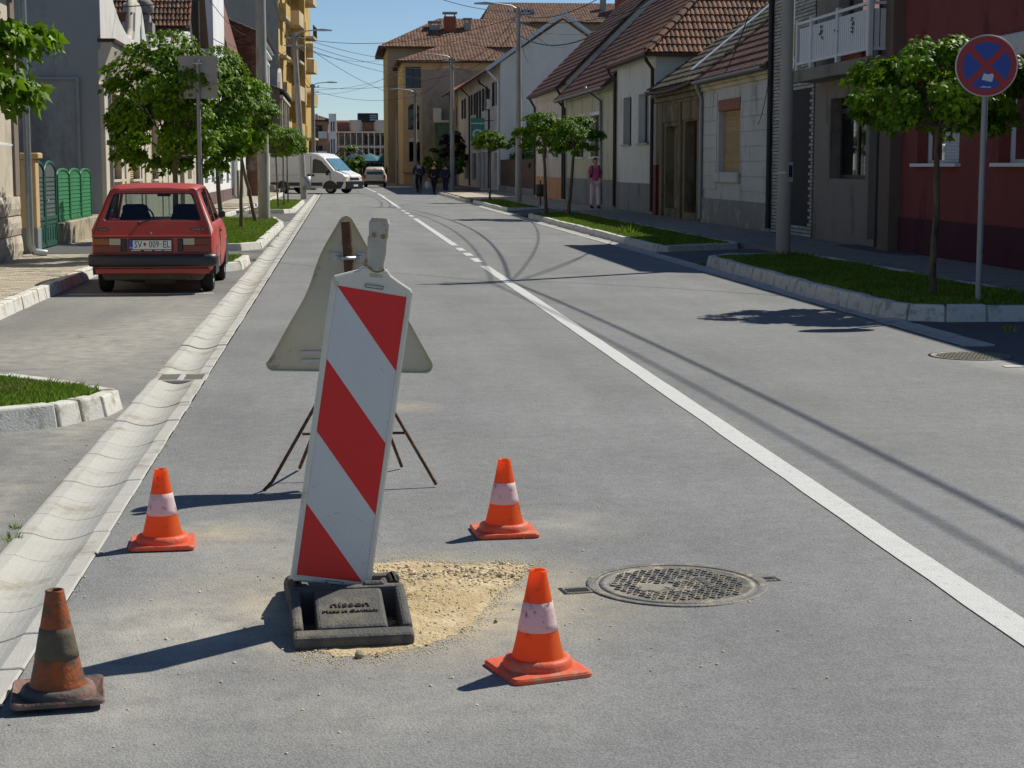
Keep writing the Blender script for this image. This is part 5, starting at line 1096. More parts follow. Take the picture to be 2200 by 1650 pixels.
def wall_open(b, ax, c, a0, a1, z0, z1, ops, d, m=0):
    """wall sheet in the plane ax=c with openings and their reveals running d deep"""
    A = sorted({a0, a1, *[q for o in ops for q in o[:2]]}); Z = sorted({z0, z1, *[q for o in ops for q in o[2:4]]})
    for i in range(len(A)-1):
        for j in range(len(Z)-1):
            am, zm = (A[i]+A[i+1])/2, (Z[j]+Z[j+1])/2
            if any(o[0] < am < o[1] and o[2] < zm < o[3] for o in ops): continue
            b.poly([P3(ax, c, A[i], Z[j]), P3(ax, c, A[i+1], Z[j]), P3(ax, c, A[i+1], Z[j+1]), P3(ax, c, A[i], Z[j+1])], m)
    for o in ops:
        q = [(o[0], o[2]), (o[1], o[2]), (o[1], o[3]), (o[0], o[3])]
        for k in range(4): b.poly([P3(ax, c, *q[k]), P3(ax, c, *q[(k+1) % 4]), P3(ax, c+d, *q[(k+1) % 4]), P3(ax, c+d, *q[k])], m)
def window(par, W_, ax, c, a0, a1, z0, z1, d, fm=M_FRAMEW, panes=2, inner=None, shutter=None, sill=None, sh=1.0, trans=0, bars=.05, pane=None, name='window', box=None, half=1.0):
    """window set at the back of a reveal of depth d; parts: frame > pane, shutter, sill"""
    s = 1 if d > 0 else -1; cb = c+d*.72; t = .05*s
    b = MB(); w = bars
    bx(b, ax, cb, cb+t, a0, a1, z0, z0+w); bx(b, ax, cb, cb+t, a0, a1, z1-w, z1); bx(b, ax, cb, cb+t, a0, a0+w, z0+w, z1-w); bx(b, ax, cb, cb+t, a1-w, a1, z0+w, z1-w)
    for k in range(1, panes): m_ = a0+(a1-a0)*k/panes; bx(b, ax, cb, cb+t, m_-w*.6, m_+w*.6, z0+w, z1-w)
    if trans: bx(b, ax, cb-.004*s, cb+t, a0+w, a1-w, trans-w*.6, trans+w*.6)
    fr = b.build(name, fm, par, world=W_)
    for k in range(panes):
        m0, m1 = a0+(a1-a0)*k/panes, a0+(a1-a0)*(k+1)/panes
        b = MB(); b.poly([P3(ax, cb+t*.5, m0, z0+w), P3(ax, cb+t*.5, m1, z0+w), P3(ax, cb+t*.5, m1, z1-w), P3(ax, cb+t*.5, m0, z1-w)]); b.build('pane', pane or G_WIN, fr, world=W_)
    b = MB(); b.poly([P3(ax, c+d+.10*s, a0-.1, z0-.1), P3(ax, c+d+.10*s, a1+.1, z0-.1), P3(ax, c+d+.10*s, a1+.1, z1+.1), P3(ax, c+d+.10*s, a0-.1, z1+.1)]); b.build('interior', inner or M_ROOM, fr, world=W_)
    if shutter:
        a_full = a1; a1 = a0+(a1-a0)*half
        zb = z1-(z1-z0)*sh; b = MB(); n = max(4, int((z1-zb)/.05)); cs = cb-.03*s
        for k in range(n):
            za, zc = zb+(z1-zb)*k/n, zb+(z1-zb)*(k+1)/n
            b.add([P3(ax, cs, a0+.02, za), P3(ax, cs, a1-.02, za), P3(ax, cs-.012*s, a1-.02, (za+zc)/2), P3(ax, cs-.012*s, a0+.02, (za+zc)/2), P3(ax, cs, a1-.02, zc-.008), P3(ax, cs, a0+.02, zc-.008), P3(ax, cs+.006*s, a1-.02, zc), P3(ax, cs+.006*s, a0+.02, zc)], [(0, 1, 2, 3), (3, 2, 4, 5), (5, 4, 6, 7)])
        tag(b.build('shutter', shutter, fr, world=W_, fix=False), kind='stuff'); a1 = a_full
    if box: b = MB(); bx(b, ax, c-.02*s, c+d*.6, a0, a1, z1-box[0], z1); b.build('shutter_box', box[1], fr, world=W_)
    if sill: b = MB(); bx(b, ax, c-.09*s, c+d*.75, a0-.08, a1+.08, z0-.05, z0); b.build('sill', sill, fr, world=W_)
    return fr
def tiles(par, W_, A, B, C, D, m, tw=.22, th=.33, amp=.028, name='tiles', seed=0, jit=.006):
    """roof slope of single overlapping tiles; A-B eave, C above B, D above A"""
    A, B, C, D = map(Vector, (A, B, C, D)); e = (B-A).normalized(); L = (B-A).length; sd = D-A; s = (sd-e*sd.dot(e)).normalized(); n = e.cross(s)
    if n.z < 0: n = -n
    ud, vd = (D-A).dot(e), (D-A).dot(s); uc, vc = (C-A).dot(e), (C-A).dot(s); vmax = max(vd, vc); rn = random.Random(seed); V = []; F = []
    j = 0
    while j*th < vmax-.02:
        v0, v1 = j*th, min((j+1)*th+.04, vmax); nu = int((max(L, uc)-min(0, ud))/tw)+1; u_off = min(0, ud)
        for i in range(nu):
            pts = []; ua = u_off+i*tw; lift = rn.uniform(0, jit); du = rn.uniform(-.006, .006); ok = True; wid = []
            for v, hz in ((v0, .045), (v1, .010)):
                lo = ud*min(1, v/vd) if vd > 1e-6 else 0; hi = L+(uc-L)*min(1, v/vc) if vc > 1e-6 else L
                row = []
                for k in range(5):
                    u = min(max(ua+du+tw*k/4, lo), hi); row.append(A+e*u+s*v+n*(hz+lift+amp*(0, .72, 1, .72, 0)[k]))
                wid.append((row[-1]-row[0]).length); pts += row
            if max(wid) < .02: continue
            low = [p-n*.03 for p in pts[:5]]; b0 = len(V); V += [tuple(p) for p in pts+low]
            F += [(b0+k, b0+k+1, b0+6+k, b0+5+k) for k in range(4)]+[(b0+10+k, b0+11+k, b0+k+1, b0+k) for k in range(4)]
        j += 1
    V = [(x-W_[0], y-W_[1], z-W_[2]) for x, y, z in V]
    me = bpy.data.meshes.new(name); me.from_pydata(V, [], F); me.materials.append(m); o = bpy.data.objects.new(name, me); COL.objects.link(o); o.parent = par; me.update()
    return tag(o, kind='stuff')
def deck(b, *pts, t=.10):
    q = [Vector(p) for p in pts]; k = len(q); b.add([tuple(p) for p in q]+[tuple(p-Vector((0, 0, t))) for p in q], [list(range(k)), [k+i for i in range(k)][::-1]]+[(i, (i+1) % k, k+(i+1) % k, k+i) for i in range(k)])
def pipe(par, W_, pts, r=.05, m=M_DARKM, name='downpipe'): return MB().tube(pts, r, 10).build(name, m, par, world=W_)
def gutter_(par, W_, p0, p1, m=M_ZINC, r=.075, sag=0.0):
    b = MB(); p0, p1 = Vector(p0), Vector(p1); n = 8; rings = []
    for i in range(n+1):
        p = p0.lerp(p1, i/n)-Vector((0, 0, sag*math.sin(math.pi*i/n)))
        rings.append([p+Vector((r*math.cos(a), 0, r*math.sin(a))) for a in np.linspace(math.pi, 2*math.pi, 7)]+[p+Vector((r*.8*math.cos(a), 0, r*.8*math.sin(a))) for a in np.linspace(2*math.pi, math.pi, 7)])
    b.loft(rings); return b.build('eaves_gutter', m, par, world=W_)
def house(name, label, s, xf, y0, y1, eave, ridge, wm, ops=(), depth=8.0, plinth=None, over=.35, tile=M_TILED, near=None, hip0=0, hip1=0, tw=.24, th=.34, cornice=None, gut=M_ZINC, rev=.2, cat='house', rt=None, sag=0.0, skip_roof=False, group='houses lining the street'):
    """row house with its facade in the plane x = xf; s=+1 stands on the right, -1 on the left"""
    t = thing(name, label, cat, (xf, (y0+y1)/2, 0), 0, group); W_ = tuple(t.location); xb = xf+s*depth; xr = xf+s*depth/2
    b = MB(); wall_open(b, 'x', xf, y0, y1, 0, eave, [o[:4] for o in ops], s*rev); t['w'] = 0; del t['w']
    b.build('wall', wm, t, world=W_, fix=False)
    b = MB(); b.poly([(xb, y0, 0), (xb, y1, 0), (xb, y1, eave), (xb, y0, eave)]); b.build('back_wall', wm, t, world=W_, fix=False)
    b = MB(); b.poly([(xf, y0, 0), (xb, y0, 0), (xb, y0, eave)]+([(xr, y0, ridge)] if not hip0 else [])+[(xf, y0, eave)]); b.build('end_wall', near or wm, t, world=W_, fix=False)
    b = MB(); b.poly([(xf, y1, 0), (xb, y1, 0), (xb, y1, eave)]+([(xr, y1, ridge)] if not hip1 else [])+[(xf, y1, eave)]); b.build('end_wall', wm, t, world=W_, fix=False)
    if plinth:
        h, pm = plinth[:2]; b = MB(); cuts = sorted([(o[0], o[1]) for o in ops if o[2] < h]); a = y0
        for c0, c1 in cuts+[(y1, y1)]:
            if c0-a > .02: bx(b, 'x', xf-s*.04, xf+s*.05, a, c0, -.02, h); b.build('plinth', pm, t, world=W_, bevel=.01); b = MB()
            a = c1
    if not skip_roof:
        k = (ridge-eave)/(depth/2); ez = eave-over*k+.06; xe = xf-s*over; r0 = y0+hip0; r1 = y1-hip1; g0 = y0-(over if hip0 else .05); g1 = y1+(over if hip1 else .05)
        b = MB(); deck(b, (xe, g0, ez), (xe, g1, ez), (xr, r1, ridge+.06), (xr, r0, ridge+.06)); deck(b, (xb+s*over, g0, ez), (xb+s*over, g1, ez), (xr, r1, ridge+.06), (xr, r0, ridge+.06))
        if hip0: deck(b, (xe, g0, ez), (xb+s*over, g0, ez), (xr, r0, ridge+.06))
        if hip1: deck(b, (xe, g1, ez), (xb+s*over, g1, ez), (xr, r1, ridge+.06))
        ro = b.build('roof', M_DECK, t, world=W_, fix=False)
        tiles(ro, W_, (xe, g0, ez), (xe, g1, ez), (xr, r1, ridge+.06), (xr, r0, ridge+.06), tile, tw, th, seed=int(y0))
        if hip0: tiles(ro, W_, (xe, g0, ez), (xb+s*over, g0, ez), (xr, r0, ridge+.06), (xr, r0, ridge+.06), tile, tw, th, seed=int(y0)+1)
        def caps_(p, q):
            p, q = Vector(p), Vector(q); n = max(2, int((q-p).length/.38)); d = (q-p).normalized()
            for i in range(n):
                a_, c_ = p.lerp(q, i/n), p.lerp(q, (i+1.15)/n); sd = d.cross(Vector((0, 0, 1))).normalized(); up = sd.cross(d); rg = []
                for pp, r in ((a_, .13), (c_, .10)): rg.append([pp+sd*math.cos(x)*r+up*(math.sin(x)*r*.75+.03) for x in np.linspace(0, math.pi, 7)])
                MB().loft(rg, closed=False, caps=False).build('ridge_tile', tile, ro, world=W_, fix=False)
        if hip0 and y0 < 70: caps_((xe, g0, ez+.04), (xr, r0, ridge+.1))
        if gut: gutter_(t, W_, (xe-s*.03, g0, ez+.01), (xe-s*.03, g1, ez+.01), gut, sag=sag)
    if cornice:
        for z, h, p, cm in cornice: b = MB(); bx(b, 'x', xf-s*p, xf+s*.02, y0+.01, y1-.01, z, z+h); b.build('cornice', cm, t, world=W_, bevel=.015)
    return t, W_
# ---------------------------------------------------------------- right side, near to far
# brick-red house
ops = [(25.3, 27.2, 1.55, 2.95), (21.9, 23.75, 1.55, 2.95), (18.3, 20.0, 1.55, 2.95)]
t, w = house('red_house', 'dark brick-red plastered house behind the no stopping sign', 1, 9.15, 13, 27.95, 5.0, 7.6, P_RED, ops, plinth=(.68, P_MAROON), over=.30)
for o in ops: window(t, w, 'x', 9.15, *o, .25, M_FRAMEW, 2, M_ROOM, M_SHUTW, M_FRAMEW, half=.55)
MB().box(9.02, 9.16, 21.6, 24.0, 2.98, 3.28).build('lintel', P_WHITE, t, bevel=.02).data.transform(Matrix.Translation(-Vector(w)))
# grey house with balcony and white brick cladding
ops = [(29.95, 32.2, 1.28, 2.75), (29.0, 29.75, .25, 2.7), (33.6, 35.15, .30, 2.95), (29.2, 31.8, 3.34, 5.6)]
t, w = house('balcony_house', 'grey brown house with white railed balcony and brick clad corner', 1, 9.15, 28.0, 36.55, 6.05, 8.6, P_GREYB, ops, plinth=None, over=.40, rev=.28)
window(t, w, 'x', 9.15, *ops[0], .28, M_FRAMEB, 2, M_CURT, trans=2.52, bars=.07)
window(t, w, 'x', 9.15, *ops[1], .28, M_FRAMEB, 1, M_ROOM, trans=2.3, name='door', bars=.09)
d_ = window(t, w, 'x', 9.15, *ops[2], .28, M_FRAMEB, 1, M_CURT, trans=2.45, name='door', bars=.10)
b = MB(); b.box(9.34, 9.37, 33.7, 35.05, .35, 1.15); b.build('door_panel', M_FRAMEB, d_, world=w)
window(t, w, 'x', 9.15, *ops[3], .28, M_WOODD, 2, M_ROOM, name='balcony_door', bars=.08)
MB().box(8.95, 9.2, 27.97, 28.55, 0, 6.0).build('pilaster', P_PILAST, t, world=w, bevel=.01)
pipe(t, w, [(9.07, 28.95, 5.8), (9.07, 28.95, 1.0), (9.07, 28.95, .15)], .05)
b = MB(); b.box(8.64, 9.16, 28.3, 33.0, 3.08, 3.30); bal = b.build('balcony', P_GREYB, t, world=w, bevel=.01)
def baluster(x, y, z0, z1, ax): b = MB(); b.box(x-.011, x+.011, y-.045, y+.045, z0, z1) if ax == 'x' else b.box(x-.045, x+.045, y-.011, y+.011, z0, z1); return b.build('baluster', M_FRAMEW, bal, world=w)
for i in range(36): baluster(8.69, 28.55+i*.118, 3.42, 4.07, 'x')
for i in range(4): baluster(8.80+i*.11, 28.36, 3.42, 4.07, 'y')
for y in (28.36, 30.2, 31.9, 32.88): MB().box(8.645, 8.735, y-.05, y+.05, 3.3, 4.24).build('post', M_FRAMEW, bal, world=w, bevel=.01)
for z in (3.40, 4.14): MB().box(8.66, 8.72, 28.36, 32.88, z, z+.05).build('rail', M_FRAMEW, bal, world=w); MB().box(8.70, 9.15, 28.33, 28.39, z, z+.05).build('rail', M_FRAMEW, bal, world=w)
fb = MB(); fb.box(8.80, 9.0, 29.2, 30.6, 3.30, 3.48); fb.build('flower_trough', mat('terracotta', (.30, .09, .05), .8), bal, world=w)
for y0_ in (29.3, 30.25, 31.2):
    b = MB(); rv = random.Random(int(y0_*10))
    for i in range(16):
        a = rv.uniform(0, 6.28); r = rv.uniform(.02, .13); y_, z_ = y0_+math.cos(a)*r, 3.88+math.sin(a)*r*1.1
        b.box(8.655, 8.664, y_-.02, y_+.02, z_-.012, z_+.012)
    tag(b.build('lattice_ornament', M_WOODD, bal, world=w), kind='stuff')
# white face bricks, laid as single pieces round the door
br = MB(); rb = random.Random(9)
for j in range(84):
    z0 = .06+j*.0705
    for i in range(-1, 13):
        ya = 33.3+i*.262+(j % 2)*.131; yb = ya+.25; ya, yb = max(33.3, ya), min(36.52, yb)
        if yb-ya < .03: continue
        if 33.45 < (ya+yb)/2 < 35.25 and .30 < z0 < 3.0: continue
        p = 9.118+rb.uniform(-.004, .004); br.add([(9.15, ya, z0), (9.15, yb, z0), (9.15, yb, z0+.058), (9.15, ya, z0+.058), (p, ya+.003, z0+.003), (p, yb-.003, z0+.003), (p, yb-.003, z0+.055), (p, ya+.003, z0+.055)], [(4, 5, 6, 7), (0, 1, 5, 4), (1, 2, 6, 5), (2, 3, 7, 6), (3, 0, 4, 7)])
tag(br.build('face_bricks', mat('white_face_brick', (.40, .39, .35), .85, .1, 8, island=.2, bump=.3, bscale=60), t, world=w, fix=False), kind='stuff')
b = MB(); b.box(9.138, 9.156, 33.3, 36.53, 0, 5.95); b.build('brick_backing', mat('dark_mortar', (.045, .042, .038), .95), t, world=w)
pipe(t, w, [(9.06, 36.5, 5.9), (9.06, 36.5, 4.8), (9.06, 36.5, .2)], .06)
# old white house with tan shutter
ops = [(39.6, 41.9, 1.38, 3.08)]
t, w = house('old_white_house', 'old white plastered house with closed tan roller shutter and peeling base', 1, 9.15, 36.6, 43.75, 3.72, 7.0, P_OLD, ops, depth=8, plinth=(.72, P_PEEL), over=.22, tile=M_TILED, cornice=[(3.36, .10, .07, P_OLDC), (3.46, .10, .14, P_OLDC), (3.56, .12, .20, P_OLDC)], rev=.25)
window(t, w, 'x', 9.15, *ops[0], .25, M_FRAMEB, 2, M_ROOM, M_SHUTT, None, sh=1.0, box=(.26, M_SHUTBOX))
MB().box(9.06, 9.16, 39.4, 42.1, 1.12, 1.36).build('sill_panel', P_OLD, t, world=w, bevel=.02)
for j in range(7):
    z0 = .95+j*.335
    for y0_, y1_ in ((36.65, 38.1), (38.12, 39.45), (42.05, 43.55)):
        if j % 2 and y0_ < 38.2: y0_, y1_ = (36.65, 37.4) if y0_ < 37 else (37.42, 39.45)
        if z0+.33 > 3.32: continue
        MB().box(9.128, 9.152, y0_, y1_, z0, z0+.318).build('plaster_block', P_OLD, t, world=w, bevel=.006)
pipe(t, w, [(8.92, 43.5, 3.62), (8.95, 43.55, 3.45), (9.08, 43.62, 3.2), (9.08, 43.62, .2)], .055, M_ZINC)
b = MB(); deck(b, (8.86, 43.5, 3.80), (8.86, 43.95, 3.80), (11.6, 43.95, 6.05), (11.6, 43.5, 6.05), t=.03); b.build('flashing', mat('white_flashing', (.55, .58, .60), .5), t, world=w).data.transform(Matrix.Translation((0, 0, .14)))
MB().box(9.135, 9.15, 37.4, 37.62, 2.42, 2.62).build('house_number', M_ZINC, t, world=w)
# decayed brown house
ops = [(44.35, 46.05, .30, 2.68), (46.95, 48.8, .35, 2.60)]
t, w = house('decayed_house', 'low decayed brown house front with dark doorway and sagging dark red gutter', 1, 9.15, 43.8, 50.3, 3.75, 6.6, P_DECAY, ops, over=.25, tile=M_TILEM, gut=M_BROWNM, sag=.10, rev=.35, cornice=[(3.30, .12, .08, P_DECAY), (3.45, .16, .16, P_DECAY)])
window(t, w, 'x', 9.15, *ops[0], .35, M_WOODD, 2, M_ROOM, name='door', bars=.16, pane=M_WOODD); window(t, w, 'x', 9.15, *ops[1], .35, mat('pale_board', (.30, .25, .17), .8, .2, 6), 1, M_ROOM, name='door', bars=.2, pane=mat('board_beige', (.24, .19, .12), .85, .2, 5, stretch=(1, 1, .2)))
for y, wd_ in ((43.95, .3), (46.5, .32), (49.2, .35)): MB().box(9.07, 9.16, y-wd_/2, y+wd_/2, .1, 3.2).build('pilaster', P_DECAY, t, world=w, bevel=.02)
MB().box(9.04, 9.14, 49.7, 50.15, .1, 1.55).build('red_board', mat('red_board', (.12, .02, .02), .7, .3, 6), t, world=w)
for y0_, y1_ in ((44.3, 46.2), (46.8, 49.0)): MB().box(9.10, 9.16, y0_, y1_, 2.72, 3.2).build('lintel_panel', P_DECAY, t, world=w, bevel=.015)
# white house with hipped tile roof
ops = [(51.5, 53.35, 2.2, 3.68), (54.65, 56.2, 2.2, 3.68)]
t, w = house('white_house', 'plain white house with two deep set windows and hipped clay roof', 1, 9.15, 50.4, 57.55, 4.95, 8.7, P_WHITE, ops, plinth=(1.0, P_GREYPL), tile=M_TILE, hip0=4.0, over=.3, gut=M_BROWNM, near=P_BIGW, rev=.3, tw=.145, th=.34)
for o in ops: window(t, w, 'x', 9.15, *o, .3, M_FRAMEB, 2, M_ROOM, None, M_ZINC)
for y in (50.55, 57.5): pipe(t, w, [(8.85, y, 4.7), (8.88, y, 4.55), (9.07, y, 4.3), (9.07, y, .2)], .055, M_BROWNM)
# pale green house
ops = [(61.3, 63.5, 1.85, 3.32), (65.2, 67.25, 1.85, 3.32)]
t, w = house('pale_green_house', 'pale greenish house with grey base and white window surrounds', 1, 9.15, 57.7, 70.6, 4.5, 8.4, P_GREEN, ops, plinth=(1.05, P_GREYPL), tile=M_TILED, over=.45, cornice=[(3.98, .06, .05, P_GREEN), (4.2, .10, .12, P_GREEN), (4.32, .12, .22, P_GREEN)], rev=.25)
for o in ops:
    f = window(t, w, 'x', 9.15, *o, .25, M_FRAMEB, 1, M_ROOM, None, M_FRAMEW, pane=mat('brown_blind', (.10, .06, .045), .7, .15, 6))
    b = MB(); bx(b, 'x', 9.12, 9.16, o[0]-.14, o[0], o[2], o[3]+.12); bx(b, 'x', 9.12, 9.16, o[1], o[1]+.14, o[2], o[3]+.12); bx(b, 'x', 9.12, 9.16, o[0], o[1], o[3], o[3]+.12); b.build('surround', P_LWHITE, f, world=w)
pipe(t, w, [(8.72, 62.0, 4.30), (8.75, 61.9, 4.15), (9.07, 60.6, 3.75), (9.07, 60.5, .2)], .055, M_ZINC); pipe(t, w, [(8.72, 70.3, 4.2), (9.07, 70.4, 3.8), (9.07, 70.4, .2)], .055, M_DARKM)
# rose house
ops = [(73.0, 75.0, 1.9, 3.5), (77, 79, 1.9, 3.5)]
t, w = house('rose_house', 'rose white house with orange base at the end of the row', 1, 9.15, 70.65, 81.5, 4.95, 8.9, P_PINKW, ops, plinth=(1.05, P_ORANGE), tile=M_TILED, over=.35, gut=M_BROWNM, cornice=[(4.3, .08, .06, P_PINKW), (4.6, .14, .14, P_PINKW)])
for o in ops: window(t, w, 'x', 9.15, *o, .2, M_FRAMEB, 2, M_ROOM, None, M_FRAMEW)
for y in (71.0, 81.2): pipe(t, w, [(8.78, y, 4.7), (9.07, y, 4.2), (9.07, y, .2)], .055, M_DARKM)
# brown board fence and grey dog-eared wall base
fn = thing('board_fence', 'brown upright board fence between the rose house and tall white house', 'fence', (9.15, 90.3, 0)); w = (9.15, 90.3, 0)
for i in range(74): MB().box(9.13, 9.16, 81.7+i*.238, 81.7+i*.238+.22, .45, 1.85+.02*(i % 3)).build('board', mat('brown_board', (.075, .042, .03), .8, .25, 6, stretch=(1, 1, .3)), fn, world=w)
for z in (.7, 1.55): MB().box(9.16, 9.21, 81.7, 99.2, z, z+.09).build('rail', MATS['brown_board'], fn, world=w)
MB().box(9.05, 9.28, 81.6, 99.3, 0, .46).build('wall_base', P_GREYPL, fn, world=w, bevel=.02)
# tall white house
ops = [(101.2, 103.1, 5.0, 6.4), (108.5, 110.4, 4.95, 6.35), (113.6, 115.2, 3.5, 6.35), (118.0, 120.0, 4.95, 6.35), (127, 129, 4.95, 6.35), (101.0, 103.2, .3, 2.3), (106, 108.8, .1, 2.4), (109.4, 112.2, .1, 2.4), (112.8, 115.6, .1, 2.4), (117, 121, .6, 2.4), (124, 128, .6, 2.4)]
t, w = house('tall_white_house', 'tall two storey white house with dark shutters and wide gable', 1, 9.15, 99.4, 134, 7.35, 9.75, P_PINKW, ops, depth=7.1, tile=M_TILER, over=.75, near=P_BIGW, gut=M_BROWNM, tw=.3, th=.4)
M_SHD = mat('dark_shutter', (.03, .032, .03), .7, .2, 8); M_GAR = mat('grey_garage_door', (.30, .32, .32), .6, .1, 4, stretch=(1, 6, .2))
for i, o in enumerate(ops):
    f = window(t, w, 'x', 9.15, *o, .2, M_FRAMEW if i < 5 else M_GAR, 2, M_ROOM, None, M_FRAMEW if i < 5 else None, name='window' if o[2] > .5 else 'door', pane=M_GAR if 6 <= i <= 8 else None)
    if i < 5:
        for s in (0, 1):
            a = o[0]-.72 if s == 0 else o[1]+.06; b = MB(); bx(b, 'x', 9.06, 9.12, a, a+.66, o[2], o[3])
            for k in range(12): z = o[2]+.05+k*(o[3]-o[2]-.1)/12; bx(b, 'x', 9.045, 9.06, a+.05, a+.61, z, z+.06)
            b.build('shutter_leaf', M_SHD, f, world=w)
b = MB(); b.box(8.85, 9.14, 104.6, 105.4, 4.9, 5.5); ac = b.build('air_conditioner', M_FRAMEW, t, world=w, bevel=.03); MB().lathe([(.22, 0), (.0, 0)], 20, (8.845, 105.0, 5.2), axis='x').build('fan_grille', M_DARKM, ac, world=w)
fr = window(t, w, 'y', 99.4, 12.3, 13.2, 7.78, 8.72, .03, M_FRAMEW, 1, M_ROOM, None, None, pane=M_SOLIDGL, bars=.03)
b = MB()
for (x0, z0), (x1, z1) in (((8.35, 6.82), (12.7, 9.95)), ((17.05, 6.82), (12.7, 9.95))): b.add([(x0, 99.0, z0-.02), (x1, 99.0, z1-.02), (x1, 99.0, z1+.22), (x0, 99.0, z0+.22), (x0, 99.5, z0-.02), (x1, 99.5, z1-.02), (x1, 99.5, z1+.22), (x0, 99.5, z0+.22)], [(0, 1, 2, 3), (7, 6, 5, 4), (0, 4, 5, 1), (3, 2, 6, 7), (0, 3, 7, 4), (1, 5, 6, 2)])
b.build('verge_board', mat('blue_grey_trim', (.42, .47, .52), .5), t, world=w)
pipe(t, w, [(8.45, 106.3, 6.7), (8.5, 106.2, 6.5), (9.06, 106, 6.1), (9.06, 106, .2)], .06, M_DARKM); pipe(t, w, [(8.45, 99.9, 6.9), (9.06, 99.8, 6.3), (9.06, 99.7, .2)], .07, M_FRAMEW); pipe(t, w, [(8.45, 122, 6.9), (9.06, 122, 6.3), (9.06, 122, .2)], .06, M_DARKM)
gs = thing('shop_sign', 'green hanging shop sign with a white ring above the small maple', 'shop sign', (8.2, 103.8, 3.0))
MB().box(-.42, .42, -.05, .05, 0, 1.35).build('panel', mat('sign_green', (.06, .28, .20), .5, .06), gs, bevel=.02)
MB().lathe([(.30, -.058), (.20, -.058)], 28, (0, 0, .40), axis='y').build('ring', MATS['ink_white'], gs)
MB().box(-.40, .40, -.056, -.051, 1.0, 1.06).build('stripe', MATS['ink_white'], gs)
for z in (.15, 1.2): MB().tube([(.42, 0, z), (.95, 0, z)], .02, 6).build('bracket', M_DARKM, gs)
bt = thing('meter_box', 'dark round-topped post box on the tall white gable wall', 'post box', (10.1, 99.25, 1.55)); MB().prism([(-.28, 0), (.28, 0), (.28, .35)]+[(.28*math.cos(a), .35+.2*math.sin(a)) for a in np.linspace(0, math.pi, 9)[1:-1]]+[(-.28, .35)], 'y', -.15, .15).build('box', M_DARKM, bt, bevel=.02)
wb = thing('waste_basket', 'dark litter basket hanging on its thin post near the maples', 'litter bin', (7.2, 62.6, .12)); MB().cyl((0, 0, 0), (0, 0, .9), .025, n=8).build('post', M_DARKM, wb); MB().lathe([(.0, .32), (.15, .32), (.19, .42), (.20, .72), (.18, .75), (.16, .72), (.15, .4)], 18, (0, -.2, 0)).build('basket', M_DARKM, wb)

# ---------------------------------------------------------------- far right: beyond the junction
def block(name, label, x0, x1, y0, y1, H, wm, rh, tile, fo, side_ops=(), over=.6, cat='building', hipx=3.0, group='buildings beyond the junction', side=None, fpan=2, ff=M_FRAMEB):
    """free-standing block: front faces the camera (plane y0), left side in plane x0; hipped roof"""
    t = thing(name, label, cat, ((x0+x1)/2, (y0+y1)/2, 0), 0, group); W_ = tuple(t.location); b = MB(); wall_open(b, 'y', y0, x0, x1, 0, H, [o[:4] for o in fo], .2); b.build('wall', wm, t, world=W_, fix=False)
    b = MB(); wall_open(b, 'x', x0, y0, y1, 0, H, [o[:4] for o in side_ops], .2); b.build('side_wall', side or wm, t, world=W_, fix=False)
    b = MB(); b.poly([(x1, y0, 0), (x1, y1, 0), (x1, y1, H), (x1, y0, H)]); b.build('end_wall', wm, t, world=W_, fix=False); b = MB(); b.poly([(x0, y1, 0), (x1, y1, 0), (x1, y1, H), (x0, y1, H)]); b.build('back_wall', wm, t, world=W_, fix=False)
    for o in fo: window(t, W_, 'y', y0, *o[:4], .2, ff, fpan, M_ROOM, None, M_FRAMEW)
    for o in side_ops: window(t, W_, 'x', x0, *o[:4], .2, ff, fpan, M_ROOM)
    if rh:
        ym = (y0+y1)/2; z = H; zr = H+rh; A, B, C, D = (x0-over, y0-over, z), (x1+over, y0-over, z), (x1-hipx, ym, zr), (x0+hipx, ym, zr); b = MB()
        deck(b, A, B, C, D, t=.15); deck(b, A, (x0-over, y1+over, z), D, t=.15); deck(b, (x0-over, y1+over, z), (x1+over, y1+over, z), C, D, t=.15); deck(b, B, (x1+over, y1+over, z), C, t=.15)
        ro = b.build('roof', M_DECK, t, world=W_, fix=False); tiles(ro, W_, A, B, C, D, tile, .30, .42, .06); tiles(ro, W_, (x0-over, y1+over, z), A, D, D, tile, .30, .42, .06)
        gutter_(t, W_, (x0-over, y0-over-.05, z-.02), (x1+over, y0-over-.05, z-.02), M_DARKM, .09) if False else None
    return t, W_
t, w = house('narrow_grey_house', 'narrow grey two storey house with red hipped roof past the junction', 1, 9.3, 136.5, 148, 7.6, 9.9, P_GREYB, [(138, 139.4, 4.6, 6.2), (142, 143.4, 4.6, 6.2), (138, 140, 1, 2.6)], depth=9, hip0=4, tile=M_TILER, over=.6, tw=.3, th=.4, group='buildings beyond the junction', near=P_GABLE)
t, w = block('green_gable_house', 'low house with a plain green side wall past the junction', 8.2, 11.5, 149, 152, 5.2, plaster('plaster_green', (.14, .24, .15)), 0, M_TILEF, [])
MB().box(8.1, 11.6, 148.9, 152, 5.2, 5.4).build('coping', P_LWHITE, t, world=w); MB().box(8.05, 8.7, 148.95, 149.5, 5.4, 6.4).build('chimney', P_LWHITE, t, world=w)
fo = [(5.75, 7.05, 8.1, 9.9), (5.95, 6.9, 4.6, 6.4), (6.0, 6.95, 1.9, 3.6)]
t, w = block('yellow_corner_block', 'sand yellow corner apartment house with bay window and lower tiled roof', 5.5, 16, 150, 162, 10.35, P_YELS, 2.1, M_TILEF, fo, [(151.5, 152.5, 7.5, 9), (151.5, 152.5, 4.6, 6.2), (154.5, 155.5, 7.5, 9), (154.5, 155.5, 4.6, 6.2), (151.5, 152.5, 1.5, 3.2)], hipx=5, over=.5)
